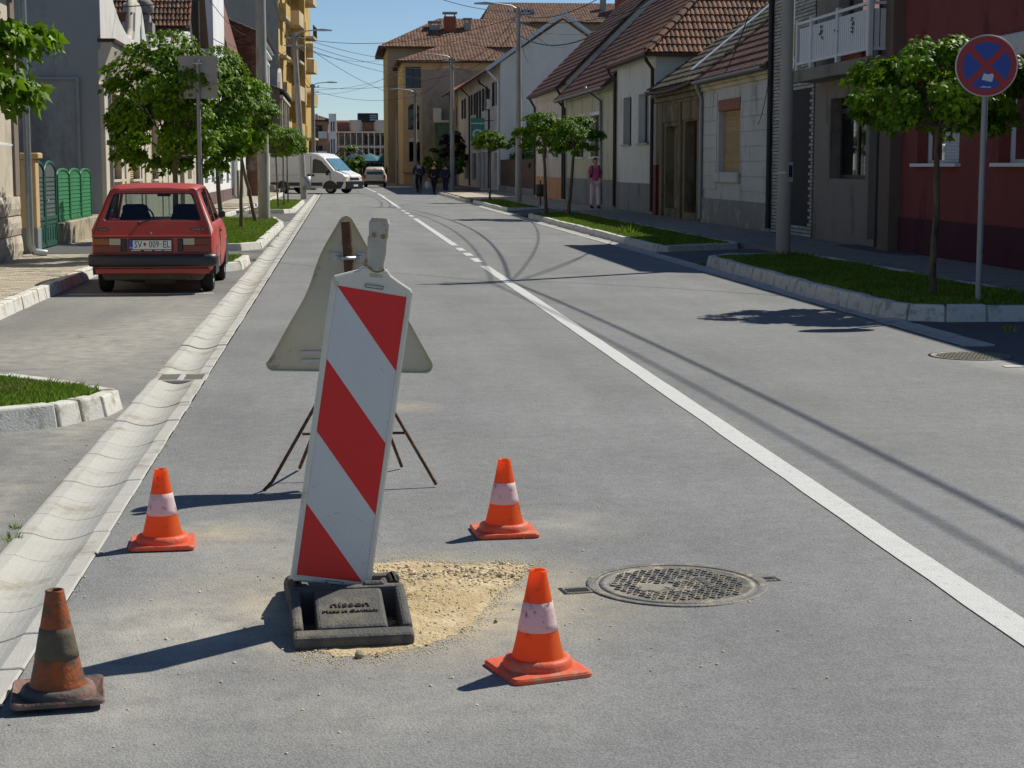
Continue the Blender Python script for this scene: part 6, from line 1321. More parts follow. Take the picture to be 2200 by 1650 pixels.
for o in fo[1:]:
    c = (o[0]+o[1])/2; r = (o[1]-o[0])/2; pts = [(c+r*math.cos(a), o[3]+r*.8*math.sin(a)) for a in np.linspace(0, math.pi, 11)]; MB().prism(pts, 'y', 149.93, 150.02).build('window_arch', M_FRAMEB if o[2] > 4 else M_FRAMEW, t, world=w)
MB().box(7.1, 12.5, 149.88, 149.99, 0, 9.6).build('grey_render', P_BLOCK, t, world=w); MB().box(5.4, 7.3, 149.6, 150.0, 1.0, 1.35).build('awning', P_YELS, t, world=w)
t, w = block('yellow_apartment_block', 'tall yellow apartment block with brown hipped roof and chimneys', 4.6, 22, 163, 178, 12.35, P_BLOCK, 3.2, M_TILEF, [], [(164.5, 165.5, 9, 10.6), (167.5, 168.5, 9, 10.6), (164.5, 165.5, 5.8, 7.4), (167.5, 168.5, 5.8, 7.4), (164.5, 165.5, 2.6, 4.2)], hipx=5.2, over=.8, side=P_YEL)
for x, y, h, r_, m_ in ((10.6, 167, 1.5, .55, MATS['shutter_box']), (12.3, 167.5, 1.0, .3, M_ZINC), (9.2, 167.5, .7, .5, M_ZINC)):
    MB().box(x-r_, x+r_, y-.5, y+.5, 13.2, 14.0+h).build('chimney', m_, t, world=w); MB().box(x-r_-.12, x+r_+.12, y-.6, y+.6, 14.25+h, 14.4+h).build('chimney_cap', M_ZINC, t, world=w)
    for dx in (-1, 1): MB().box(x+dx*r_*.8-.05, x+dx*r_*.8+.05, y-.3, y+.3, 14.0+h, 14.25+h).build('chimney_leg', M_ZINC, t, world=w)
t, w = block('far_large_block', 'largest apartment block at the back with long brown tiled roof', 15.6, 36, 183, 197, 16.3, P_GREYB, 2.6, M_TILEF, [(22, 24, 14.2, 15.4), (26, 28, 14.2, 15.4)], hipx=.9, over=.6)
MB().box(29.5, 31, 186, 187.5, 17, 20.2).build('chimney', MATS['shutter_box'], t, world=w); MB().box(27.9, 28.5, 187, 187.6, 17, 19.4).build('chimney', M_ZINC, t, world=w)
sk = MB(); sk.hexa([(19, 185.1, 17.3), (20.6, 185.1, 17.3), (20.6, 186.1, 17.7), (19, 186.1, 17.7), (19, 185.1, 17.55), (20.6, 185.1, 17.55), (20.6, 186.1, 17.95), (19, 186.1, 17.95)]); sk.build('skylight', M_SOLIDGL, t, world=w)
t, w = block('maroon_gable_house', 'house with dull maroon gable wall behind the white gable', 19.2, 28, 128, 140, 10.2, P_PURPLE, 0, M_TILEF, []); MB().prism([(19.2, 10.2), (28, 10.2), (22.4, 13.0)], 'y', 128, 140).build('gable', P_PURPLE, t, world=w)
b = MB(); deck(b, (18.8, 127.7, 10.1), (18.8, 140, 10.1), (22.4, 140, 13.2), (22.4, 127.7, 13.2)); deck(b, (28.4, 127.7, 10.1), (28.4, 140, 10.1), (22.4, 140, 13.2), (22.4, 127.7, 13.2)); b.build('roof', M_DECK, t, world=w)
# ---------------------------------------------------------------- left side, near to far
ops = [(24.3, 26.15, 1.87, 3.5), (20.5, 22.3, 1.87, 3.5)]
t, w = house('beige_house', 'beige house corner with rough stone base and grey downpipe', -1, -4.9, 14, 27.6, 4.7, 7.6, P_BEIGE, ops, plinth=None, tile=M_TILED, rev=.22)
for o in ops: window(t, w, 'x', -4.9, *o, -.22, M_FRAMEW, 2, M_CURT, None, None)
for o in ops: b = MB(); b.hexa([(-5.0, o[0]-.1, o[2]-.05), (-4.72, o[0]-.1, o[2]-.07), (-4.72, o[1]+.1, o[2]-.07), (-5.0, o[1]+.1, o[2]-.05), (-5.0, o[0]-.1, o[2]), (-4.72, o[0]-.1, o[2]-.045), (-4.72, o[1]+.1, o[2]-.045), (-5.0, o[1]+.1, o[2])]); b.build('sill', M_FRAMEW, t, world=w)
M_RUBBLE = mat('rough_stone', (.50, .45, .36), .95, .2, 6, bump=.9, bscale=45, col2=(.36, .30, .22), spot=.3, sscale=5, bdist=.015)
rs = random.Random(6); zz = .1
for j, h in enumerate((.36, .30, .30)):
    y = 15.0
    while y < 27.5:
        L_ = rs.uniform(.7, 1.5); y2 = min(27.62, y+L_)
        if 27.62-y2 < .3: y2 = 27.62
        b = MB(); p = rs.uniform(.01, .03); n = 5
        gx = [[(-4.86+p+rs.uniform(-.009, .009) if 0 < i < n and 0 < k < 3 else -4.87, y+.012+(y2-y-.024)*i/n, zz+.010+(h-.020)*k/3) for i in range(n+1)] for k in range(4)]
        b.loft(gx, closed=False, caps=False, sm=False); b.box(-5.0, -4.872, y+.012, y2-.012, zz+.01, zz+h-.01); b.build('stone_block', M_RUBBLE, t, world=w, fix=False); y = y2
    zz += h
pipe(t, w, [(-4.76, 27.70, 4.5), (-4.76, 27.70, 1.0), (-4.76, 27.70, .30), (-4.72, 27.76, .19), (-4.58, 27.95, .16)], .055, mat('zinc_pipe', (.34, .38, .39), .4, .12, 6, metal=.6))
MB().box(-5.05, -4.86, 27.2, 27.62, 1.05, 4.6).build('corner_band', plaster('plaster_taupe', (.20, .165, .13)), t, world=w, bevel=.01)
# gate pillar, green gate, green fence on a low wall
gp = thing('gate_pillar', 'ochre plastered gate pillar with flat cap beside the downpipe', 'pillar', (-4.95, 28.75, .1)); MB().box(-.16, .16, -.17, .17, .0, .42).build('pillar_base', P_GREYPL, gp, bevel=.01); MB().box(-.15, .15, -.16, .16, .42, 1.52).build('shaft', plaster('plaster_ochre', (.50, .36, .19)), gp, bevel=.01); MB().box(-.21, .21, -.22, .22, 1.52, 1.62).build('cap', MATS['plaster_ochre'], gp, bevel=.02)
M_GATE = mat('dark_green_paint', (.018, .085, .062), .45, .12, 8); M_FGREEN = mat('green_sheet', (.028, .175, .065), .6, .12, 5, island=.1)
gt = thing('green_gate', 'dark green double gate with arched frosted leaves', 'gate', (-4.95, 30.25, .1)); M_FROST = mat('frosted_glass', (.11, .13, .135), .35, .35, 22, spec=.6)
for k in (0, 1):
    y0_, y1_ = (-1.25, -.02) if k == 0 else (.02, 1.22); lf = MB(); yc = (y0_+y1_)/2
    for a, c in ((y0_, y0_+.07), (y1_-.07, y1_)): lf.box(-.025, .025, a, c, .05, 1.30)
    for z in (.05, .42, .50): lf.box(-.022, .022, y0_+.07, y1_-.07, z, z+.06)
    leaf = lf.build('gate_leaf', M_GATE, gt)
    arc = [(yc+(y1_-y0_)/2*math.cos(a), 1.28+.20*math.sin(a)) for a in np.linspace(0, math.pi, 13)]; MB().tube([(0, y, z) for y, z in arc], .032, 6).build('arch', M_GATE, leaf)
    MB().prism([(y0_+.07, .56), (y1_-.07, .56), (y1_-.07, 1.28)]+arc[1:-1]+[(y0_+.07, 1.28)], 'x', -.012, .004).build('panel', M_FROST, leaf)
    MB().box(-.010, .010, y0_+.07, y1_-.07, .11, .42).build('bottom_panel', M_GATE, leaf)
    for i in range(9): z = .62+i*.075; MB().box(.006, .016, y0_+.07, y1_-.07, z, z+.010).build('wire', M_GATE, leaf)
    for i in range(4): y = y0_+.2+i*.26; MB().box(.010, .020, y, y+.08, .16, .37).build('slot_relief', M_GATE, leaf)
    for i in range(11): a = math.pi*(i+.5)/11; y = yc+(y1_-y0_)/2*math.cos(a); z = 1.28+.20*math.sin(a); MB().cyl((0, y, z), (0, y, z+.09), .009, .002, 6).build('spike', M_GATE, leaf)
MB().box(.02, .06, .04, .16, .82, .85).build('handle', M_GALV, gt)
ff = thing('green_fence', 'green slatted fence of three arched panels on a concrete wall', 'fence', (-4.95, 33.7, .1)); MB().box(-.13, .12, -2.15, 3.4, 0, .42).build('low_wall', mat('wall_concrete', (.36, .31, .22), .95, .15, 4, bump=.5, bscale=40, col2=(.16, .14, .1), spot=.35, sscale=3), ff, bevel=.02)
for k in range(3):
    y0_ = -2.1+k*1.42; y1_ = y0_+1.38; yc = (y0_+y1_)/2; fr = MB()
    for a, c in ((y0_, y0_+.045), (y1_-.045, y1_)): fr.box(-.03, .03, a, c, .44, 1.26)
    arc = [(yc+(y1_-y0_)/2*.97*math.cos(a), 1.25+.10*math.sin(a)) for a in np.linspace(0, math.pi, 13)]; fr.tube([(0, y, z) for y, z in arc], .03, 6); fr.box(-.03, .03, y0_, y1_, .42, .46); pn = fr.build('panel_frame', M_GATE if k == 9 else mat('green_paint', (.024, .14, .058), .5, .1, 8), ff)
    for i in range(11):
        z = .46+i*.073; MB().hexa([(-.012, y0_+.045, z+.002), (.016, y0_+.045, z+.002), (.016, y1_-.045, z+.002), (-.012, y1_-.045, z+.002), (-.020, y0_+.045, z+.068), (.006, y0_+.045, z+.068), (.006, y1_-.045, z+.068), (-.020, y1_-.045, z+.068)]).build('slat', M_FGREEN, pn)
    MB().prism([(y1_-.06, 1.265)]+arc[1:-1]+[(y0_+.06, 1.265)], 'x', -.012, .006).build('arch_infill', M_FGREEN, pn)
    for i in range(9): a = math.pi*(i+.5)/9; y = yc+(y1_-y0_)/2*math.cos(a); z = 1.25+.10*math.sin(a); MB().cyl((0, y, z), (0, y, z+.06), .007, .002, 5).build('spike', M_GATE, pn)
# ornate house: blank grey end wall, curved attic, tan shutters
ops = [(38.42, 40.65, 1.22, 3.1), (42.25, 44.3, 1.20, 3.1), (47.0, 48.85, 1.17, 3.1)]
t, w = house('ornate_house', 'old ornate house with curved attic parapet and blank grey end wall', -1, -4.9, 37.2, 53.2, 4.0, 8.0, P_ORN, ops, depth=11, tile=M_TILED, near=P_GABLE, skip_roof=True, rev=.26)
for o in ops: window(t, w, 'x', -4.9, *o, -.26, M_FRAMEB, 2, M_ROOM, M_SHUTT, P_ORN)
b = MB(); b.poly([(-4.62, 37.19, 3.3), (-4.62, 37.19, 3.3), (-4.9, 37.19, 3.3)]) if False else None
b = MB(); b.prism([(-4.9, 3.25), (-4.62, 3.95), (-4.62, 4.05), (-4.9, 4.05)], 'y', 37.2, 53.2); b.build('cove_cornice', P_ORN, t, world=w)
MB().box(-4.9, -4.55, 37.15, 53.2, 4.05, 4.12).build('drip_edge', M_BROWNM, t, world=w)
att = [(37.2, 4.12), (46.9, 4.12), (46.7, 4.45), (46.2, 4.62), (45.75, 4.85), (45.4, 5.18), (45.0, 5.42), (44.5, 5.50), (44.0, 5.44), (43.7, 5.20), (43.5, 4.75), (43.3, 4.52), (42.8, 4.46), (41.9, 4.52), (41.2, 4.62), (40.4, 4.76), (39.6, 5.0), (38.9, 5.25), (38.2, 5.5), (37.2, 5.7)]
b = MB(); b.prism(att, 'x', -5.15, -4.84); pa = b.build('attic_parapet', P_ATTIC, t, world=w)
b = MB(); cr_ = att[2:]; b.tube([(-4.98, y, z+.03) for y, z in cr_], .10, 6); b.build('coping', P_ORN, pa, world=w)
MB().box(-5.4, -4.9, 43.6, 45.6, 4.4, 5.2).build('attic_back', P_BROWNR, pa, world=w)
att2 = [(47.0, 4.12), (53.2, 4.12), (53.2, 5.3), (52.2, 5.2), (51.6, 4.8), (50.8, 4.62), (49.6, 4.6), (48.8, 4.8), (48.2, 5.05), (47.6, 5.08), (47.0, 4.9)]
b = MB(); b.prism(att2, 'x', -5.15, -4.84); b.build('attic_parapet', P_ATTIC, t, world=w)
pd = MB(); pd.box(-5.2, -4.8, 47.2, 47.9, 4.9, 5.25); pd.box(-5.12, -4.88, 47.3, 47.8, 5.25, 5.45); pd.lathe([(0, .0), (.12, .03), (.2, .13), (.22, .22), (.18, .34), (.10, .40), (0, .42)], 16, (-5.0, 47.55, 5.45)); pd.build('ball_finial', P_PEEL, t, world=w)
b = MB(); deck(b, (-5.15, 37.2, 4.4), (-5.15, 53.2, 4.4), (-10.4, 53.2, 7.6), (-10.4, 37.2, 7.6)); deck(b, (-15.9, 37.2, 4.2), (-15.9, 53.2, 4.2), (-10.4, 53.2, 7.6), (-10.4, 37.2, 7.6)); b.build('roof', M_DECK, t, world=w)
MB().box(-15.9, -4.86, 37.19, 37.45, 3.9, 7.2).build('fire_wall', P_GABLE, t, world=w)
fr = MB()
for x0, x1, z0, z1 in ((-9.8, -5.30, 3.28, 3.33), (-5.36, -5.30, 0, 3.28)): fr.box(x0, x1, 37.12, 37.2, z0, z1)
fr.build('panel_edge', P_GABLE, t, world=w)
MB().box(-4.95, -4.80, 37.22, 37.75, 0.1, 3.2).build('corner_pilaster', P_ORN, t, world=w, bevel=.01)
pipe(t, w, [(-4.80, 37.95, 3.6), (-4.80, 37.95, .2)], .06, M_ZINC)
for y in (41.4, 45.6, 49.9): MB().box(-4.95, -4.86, y-.22, y+.22, .1, 3.25).build('pilaster', P_ORN, t, world=w, bevel=.01); MB().lathe([(.0, .0), (.16, .02), (.12, .10), (0, .14)], 10, (-4.84, y, 3.0), axis='x').build('rosette', P_ORN, t, world=w)
# house whose tiled roof faces down the street
t, w = house('tile_roof_house', 'house with a broad clay tile slope rising behind the ornate attic', -1, -4.8, 53.3, 60.4, 5.5, 5.6, P_ORN, [(54.2, 55.8, .3, 2.8), (57, 58.6, 1.1, 3.0)], depth=6, skip_roof=True, tile=M_TILE)
window(t, w, 'x', -4.8, 54.2, 55.8, .3, 2.8, -.2, M_WOODD, 1, M_ROOM, name='door', pane=M_WOODD); window(t, w, 'x', -4.8, 57, 58.6, 1.1, 3.0, -.2, M_FRAMEW, 2, M_CURT)
b = MB(); deck(b, (-4.3, 53.0, 5.55), (-11, 53.0, 5.55), (-11, 56.8, 9.6), (-4.3, 56.8, 9.6)); deck(b, (-4.3, 60.6, 5.55), (-11, 60.6, 5.55), (-11, 56.8, 9.6), (-4.3, 56.8, 9.6)); ro = b.build('roof', M_DECK, t, world=w)
tiles(ro, w, (-11, 53.0, 5.58), (-4.3, 53.0, 5.58), (-4.3, 56.8, 9.63), (-11, 56.8, 9.63), M_TILE, .12, .26, .03, seed=3)
b = MB(); b.poly([(-4.8, 53.3, 5.5), (-4.8, 60.4, 5.5), (-4.8, 56.8, 9.4)]); b.build('gable', P_LWHITE, t, world=w)
# white house with purple base, tall part with brown sheet mansard
ops = [(61.6, 63.0, 1.1, 2.3), (64.9, 66.4, 1.1, 2.3), (69.0, 71.0, 1.0, 2.3), (73.4, 75.0, 1.0, 2.3)]
t, w = house('white_purple_house', 'bright white house with purple base and small framed windows', -1, -4.6, 60.5, 76.5, 5.2, 7.0, P_LWHITE, ops, depth=7, plinth=(.58, P_PURPLE), tile=M_TILED, over=.25, rev=.15)
for o in ops: window(t, w, 'x', -4.6, *o, -.15, M_FRAMEW, 2, M_CURT, None, M_ZINC)
b = MB(); b.box(-9, -4.62, 67.5, 74, 5.2, 9.6); b.build('upper_storey', P_LWHITE, t, world=w)
b = MB(); b.prism([(-5.42, 9.0), (-4.25, 5.0), (-4.15, 5.0), (-4.15, 5.15), (-5.25, 9.2), (-9, 9.2), (-9, 5.0), (-4.4, 5.0)], 'y', 74.0, 83.5); b.build('mansard', P_BROWNR, t, world=w)
pipe(t, w, [(-4.5, 76.4, 5.0), (-4.5, 76.4, .3), (-4.42, 76.6, .18)], .055, M_ZINC)
t, w = house('grey_base_house', 'pale house front with tall grey base beside the lamp post', -1, -4.35, 77.2, 83.8, 5.0, 6.6, P_LWHITE, [(79.5, 80.8, 1.9, 3.4)], depth=7, plinth=(1.35, plaster('plinth_concrete', (.36, .34, .29))), over=.2); window(t, w, 'x', -4.35, 79.5, 80.8, 1.9, 3.4, -.2, M_FRAMEW, 2, M_ROOM)
# brick gabled house with white corniced front
ops = [(86.0, 87.2, 4.4, 6.5), (88.9, 90.1, 4.4, 6.5), (91.8, 93.0, 4.4, 6.5), (94.4, 95.6, 4.4, 6.5), (86, 87.3, .3, 2.8), (89.5, 92, .3, 2.8), (93.5, 95.5, .3, 2.8)]
M_BRICKG = mat('old_brick', (.16, .085, .06), .95, .25, 6, bump=.6, bscale=40, col2=(.24, .20, .16), spot=.35, sscale=2.0)
t, w = house('brick_gable_house', 'two storey house with bare brick gable and white corniced front', -1, -3.75, 84.2, 97.5, 7.75, 9.6, P_ORN, ops, depth=9, near=M_BRICKG, tile=M_TILED, over=.35, cornice=[(6.9, .12, .10, P_LWHITE), (7.25, .18, .22, P_LWHITE), (7.5, .2, .35, P_LWHITE), (3.4, .2, .12, P_LWHITE)], rev=.25, gut=M_BROWNM)
for i, o in enumerate(ops): window(t, w, 'x', -3.75, *o, -.25, M_FRAMEB, 2, M_ROOM, None, P_LWHITE if i < 4 else None, name='window' if o[2] > 1 else 'door')
for y in (85.3, 88.0, 91.0, 93.7, 96.6): MB().box(-3.8, -3.66, y-.25, y+.25, 3.7, 6.9).build('pilaster', P_LWHITE, t, world=w)
bk_ = MB(); rb = random.Random(2)
for j in range(60):
    for i in range(36):
        x0 = -12.6+i*.25+(j % 2)*.125; z0 = 4.0+j*.085; zt = 7.75+(9.6-7.75)*(1-abs((x0+.12)+8.25)/4.5)
        if z0+.08 > zt or x0+.24 > -3.8 or x0 < -12.7: continue
        bk_.box(x0, x0+.235, 84.17+rb.uniform(-.01, .01), 84.21, z0, z0+.072)
tag(bk_.build('bricks', mat('brick_piece', (.19, .085, .055), .9, .2, 6, island=.35), t, world=w, fix=False), kind='stuff')
for z in (0.0,): MB().box(-3.76, -3.2, 95.9, 97.2, 0.1, .3).build('step', P_PEEL, t, world=w); MB().box(-3.76, -3.45, 96.0, 97.1, .3, .5).build('step', P_PEEL, t, world=w)
# small ornate building past the side street
ops = [(113, 114.4, 3.6, 5.4), (117, 118.4, 3.6, 5.4), (121, 122.4, 3.6, 5.4), (113, 115, .3, 2.6), (118, 120, .3, 2.6)]
t, w = house('stucco_house', 'small weathered stucco house with curved gable before the yellow block', -1, -3.55, 110, 127, 6.2, 7.8, P_DECAY, ops, depth=9, near=P_PILAST, tile=M_TILEM, over=.3, cornice=[(5.7, .2, .2, P_ORN), (3.0, .2, .15, P_ORN)])
for o in ops: window(t, w, 'x', -3.55, *o, -.2, M_FRAMEB, 2, M_ROOM)
for y in (111, 116, 120, 125): MB().box(-3.6, -3.42, y-.3, y+.3, 3.2, 5.7).build('pilaster', P_ORN, t, world=w)
gbl = [(110, 6.2), (114, 6.2), (113.6, 6.7), (112.9, 7.3), (112, 7.6), (111.1, 7.3), (110.4, 6.7)]; MB().prism(gbl, 'x', -3.7, -3.5).build('curved_gable', P_ORN, t, world=w)
# tall yellow apartment block with balconies, turned a little to the bend
ta = thing('yellow_tower_block', 'tall yellow apartment block with stacked balconies and grey end wall', 'building', (-4.25, 131, 0), R(-3.6), 'buildings beyond the junction')
ops = []
for f in range(6):
    z = 1.0+f*2.85; ops += [(1.2, 3.2, z+.9, z+2.4), (7.5, 9.5, z+.2, z+2.4), (15, 17, z+.9, z+2.4), (21.5, 23.5, z+.2, z+2.4)]
b = MB(); wall_open(b, 'x', 0, 0, 30, 0, 18.5, ops, -.25); b.build('facade', P_YEL, ta, fix=False)
b = MB(); b.poly([(0, 0, 0), (-14, 0, 0), (-14, 0, 18.5), (0, 0, 18.5)]); b.build('end_wall', P_BLOCK, ta, fix=False); b = MB(); b.poly([(0, 30, 0), (-14, 30, 0), (-14, 30, 18.5), (0, 30, 18.5)]); b.poly([(-14, 0, 18.5), (0, 0, 18.5), (0, 30, 18.5), (-14, 30, 18.5)]); b.build('end_wall', P_BLOCK, ta, fix=False)
for o in ops: window(ta, (0, 0, 0), 'x', 0, *o, -.25, M_FRAMEW, 2, M_ROOM)
for f in range(6):
    z = 1.0+f*2.85
    for y0_, y1_, d in ((.3, 3.9, .55), (6.4, 10.6, 1.0), (14, 18, .55), (20.5, 24.5, 1.0)):
        bl = MB(); bl.box(0, d, y0_, y1_, z-.08, z+.10); bo = bl.build('balcony', P_YELS, ta)
        if (f+int(y0_)) % 3 != 0:
            pm = (P_YEL, P_BROWNR, P_YELS, P_LWHITE)[(f*2+int(y0_)) % 4]; MB().box(d-.08, d, y0_, y1_, z+.10, z+1.0).build('parapet', pm, bo); MB().box(0, d-.08, y0_, y0_+.08, z+.10, z+1.0).build('parapet', pm, bo)
        else:
            for k in range(9): MB().box(d-.04, d, y0_+k*(y1_-y0_-.05)/8, y0_+k*(y1_-y0_-.05)/8+.05, z+.1, z+.95).build('bar', M_DARKM, bo)
            MB().box(d-.05, d+.01, y0_, y1_, z+.95, z+1.02).build('rail', M_DARKM, bo)
MB().box(.0, 1.05, 10.7, 11.2, 0, 18.5).build('pier', P_YEL, ta); MB().box(0, .6, 25, 26, 11, 12.2).build('box_bay', P_YELS, ta)
# ---------------------------------------------------------------- beyond the square
t, w = block('red_roof_flats', 'three storey flats with white balconies and red roof beyond the square', -12, -1.3, 229, 240, 7.4, plaster('plaster_salmon', (.50, .28, .19)), 1.6, M_TILEF, [(-2.9, -2.0, 5.6, 6.8), (-4.5, -3.6, 5.6, 6.8), (-2.9, -2.0, 3.0, 4.2), (-4.5, -3.6, 3, 4.2), (-2.9, -2.0, .5, 1.9)], hipx=4)
for z in (2.6, 5.1): MB().box(-4.6, -1.4, 228.2, 229.0, z, z+.9).build('balcony', P_LWHITE, t, world=w); 
t, w = block('white_tower', 'slim white tower with narrow windows beside the red roofed flats', -1.15, -.2, 226, 230, 8.2, P_LWHITE, 0, M_TILEF, [(-.9, -.72, 6.0, 7.2), (-.6, -.42, 6.0, 7.2), (-.9, -.72, 3.2, 5), (-.6, -.42, 3.2, 5), (-.9, -.5, 1, 2.4)], fpan=1)
fo = [(.3+i*.78, .85+i*.78, z0, z1) for i in range(8) for z0, z1 in ((.6, 2.0), (2.5, 3.9), (4.3, 5.7))]
t, w = block('modern_town_hall', 'modern brown building with pale vertical columns across the square', -.1, 7.2, 234, 246, 7.3, plaster('plaster_redbrown', (.26, .13, .095)), 0, M_TILEF, fo, ff=M_FRAMEW, fpan=1)
for i in range(9): MB().box(.02+i*.78, .16+i*.78, 233.4, 234.0, 0, 6.0).build('column', mat('pale_concrete', (.58, .52, .43), .85, .08), t, world=w)
for z in (2.1, 4.0, 5.9): MB().box(-.1, 7.2, 233.3, 233.95, z, z+.22).build('beam', MATS['pale_concrete'], t, world=w)
for x in (2.4, 5.6): MB().cyl((x, 234.2, 5.9), (x, 234.2, 7.6), .9, n=20).build('round_tower', MATS['pale_concrete'], t, world=w)
MB().box(2.6, 5.3, 233.6, 238, 7.35, 8.5).build('dark_attic', mat('black_glass', (.012, .016, .02), .2, .2), t, world=w)
for i in range(3): MB().box(4.2, 5.1, 233.5, 233.58, 7.55+i*.28, 7.7+i*.28).build('sign_line', mat('sign_pale_blue', (.30, .40, .48), .6), t, world=w)
for x in (-.05, 7.0): MB().box(x-.9, x-.1, 233.2, 234, 4.6, 5.6).build('white_balcony', P_LWHITE, t, world=w) if x < 0 else None
t, w = block('white_gable_shop', 'low white house with orange roof right of the square', 6.9, 13, 222, 230, 4.6, P_LWHITE, 1.8, M_TILER, [(7.2, 8.0, 1.5, 3.0)], hipx=1.2)
t, w = block('row_behind', 'long low roofline closing the view behind the square', -40, 45, 262, 275, 6.4, P_YELS, 2.0, M_TILEF, [(x, x+1.4, 3, 5) for x in range(-38, 40, 4)], hipx=3)
ar = thing('iron_arch', 'dark iron arch spanning the entrance to the square', 'arch', (1.3, 196, 0)); pts = [(2.15*math.cos(a), 0, 1.4+2.15*math.sin(a)) for a in np.linspace(0, math.pi, 25)]
for dy in (-.2, .2): MB().tube([(x, dy, z) for x, y, z in [(2.15, 0, -.1)]+pts+[(-2.15, 0, -.1)]], .06, 6).build('hoop', M_DARKM, ar)
for i in range(0, 25, 2): MB().tube([(pts[i][0], -.2, pts[i][2]), (pts[i][0], .2, pts[i][2])], .03, 5).build('tie', M_DARKM, ar)
for i, (x, y, c_, lab) in enumerate(((1.7, 186, (.03, .06, .09), 'dark blue cafe parasol behind the van bonnet'), (3.3, 184, (.05, .16, .20), 'teal cafe parasol behind the small white car'), (2.6, 190, (.02, .03, .04), 'black cafe parasol under the iron arch'), (4.7, 187, (.04, .09, .08), 'dark green cafe parasol beside the dark tree'))):
    pr = thing('parasol', lab, 'parasol', (x, y, 0), i*.4, 'cafe parasols'); MB().cyl((0, 0, 0), (0, 0, 2.9), .04, n=8).build('pole', M_GALV, pr); b = MB(); b.lathe([(0, 2.9), (.9, 2.55), (1.7, 2.1), (1.7, 1.92), (.9, 2.45), (0, 2.8)], 8, sm=False); b.build('canopy', mat('parasol_%d' % i, c_, .8, .15, 4), pr)
    MB().cyl((0, 0, 0), (0, 0, .12), .35, n=12).build('base', P_GREYPL, pr)
ct = thing('cafe_screen', 'dark cafe terrace screen with a red panel below the parasols', 'screen', (2.9, 193, 0)); MB().box(-3.2, 2.6, -.1, .1, 0, 1.9).build('screen', M_BLACKC, ct); MB().box(-1.1, -.3, -.2, -.1, .3, 1.9).build('red_panel', mat('red_panel', (.42, .02, .02), .6), ct)
# ================================================================ POLES, LAMPS, WIRES
M_POLE = mat('pole_concrete', (.36, .34, .29), .9, .12, 5, bump=.4, bscale=60, col2=(.22, .2, .17), spot=.25, sscale=3, stretch=(1, 1, .3)); M_POLEW = mat('dark_timber', (.05, .042, .035), .9, .2, 8); M_WIRE = mat('cable_black', (.012, .012, .013), .6, .1)
def pole(label, x, y, h, r0, r1, lamp=0, m=M_POLE, z=0.1, lean=(0, 0), arm=True, name='utility_pole'):
    p = thing(name, label, 'pole', (x, y, z), 0, 'poles along the street'); MB().cyl((0, 0, -.2), (lean[0], lean[1], h), r0, r1, 18).build('shaft', m, p)
    if arm:
        for zz in (h-.25, h-.6): MB().box(lean[0]-.45, lean[0]+.45, lean[1]-.04, lean[1]+.04, zz, zz+.06).build('cross_arm', M_GALV, p)
        for dx in (-.4, -.15, .15, .4): MB().lathe([(.0, .0), (.035, .01), (.045, .05), (.03, .10), (0, .12)], 10, (lean[0]+dx, lean[1], h-.19)).build('insulator', M_DARKM, p)
    if lamp:
        MB().tube([(lean[0], lean[1], h-.1), (lean[0]+lamp*.3, lean[1]-.1, h+.05), (lean[0]+lamp*1.0, lean[1]-.2, h+.12)], .03, 6).build('lamp_arm', M_GALV, p)
        b = MB(); b.loft([[(lean[0]+lamp*1.0, lean[1]-.2+dy, h+.12+dz) for dy, dz in ((-.05, -.04), (.05, -.04), (.05, .04), (-.05, .04))], [(lean[0]+lamp*1.3, lean[1]-.22+dy, h+.12+dz) for dy, dz in ((-.12, -.05), (.12, -.05), (.10, .06), (-.10, .06))], [(lean[0]+lamp*1.75, lean[1]-.24+dy, h+.11+dz) for dy, dz in ((-.07, -.03), (.07, -.03), (.05, .03), (-.05, .03))]]); b.build('lamp_head', M_GALV, p, bevel=.015)
    return p
PR1 = pole('thick grey concrete pole in the shaded grass bed by the balcony', 6.76, 26.25, 7.2, .112, .085, 0, z=.12, lean=(.03, 0))
MB().box(.03, .105, -.113, -.104, 1.15, 1.45).build('notice', mat('notice_paper', (.34, .34, .36), .8, .25, 30), PR1); MB().box(.04, .095, -.1155, -.1128, 1.22, 1.40).build('notice_print', M_INK, PR1)
MB().box(.09, .12, -.03, .03, 3.05, 3.5).build('yellow_tag', mat('yellow_tag', (.65, .45, .03), .5), PR1); MB().cyl((0.008, 0, 1.28), (.008, 0, 1.30), .112, n=18).build('strap', M_GALV, PR1)
pole('tall concrete lamp pole in the grass bed by the brown fence', 7.05, 68.8, 7.55, .14, .09, -1, z=.1)
pole('concrete lamp pole in front of the narrow grey house', 6.62, 102.5, 7.7, .15, .10, -1, z=.1); pole('short concrete lamp pole against the yellow corner block', 5.4, 124, 6.7, .14, .10, -1, z=.05); pole('slim metal pole at the yellow block corner', 4.6, 140, 5.2, .07, .05, 0, M_STEEL, .0, arm=False)
pole('concrete pole among the slim trunks on the grass strip', -1.97, 46.8, 8.6, .16, .115, 0, z=.1)
PL2 = pole('concrete lamp pole leaning beside the white van', -1.60, 82.2, 7.5, .16, .11, 1, z=.1, lean=(-.36, 0)); MB().lathe([(.0, .35), (.20, .35), (.22, .95), (.0, .95)], 14, (.12, -.25, 0)).build('litter_basket', M_ZINC, PL2)
pole('concrete lamp pole standing beyond the van roof', -1.75, 126, 7.3, .16, .12, 1, z=.0); pole('dark wooden pole in front of the clay tile roof', -4.05, 52.2, 7.2, .11, .09, 0, M_POLEW, .1); pole('thin dark street light before the far red roofed flats', -2.4, 205, 7.6, .07, .05, -1, M_DARKM, 0, arm=False, name='street_light'); pole('thin post lamp before the white tower', -.9, 190, 4.3, .05, .04, 0, M_DARKM, 0, arm=False, name='street_light')
WN = 0
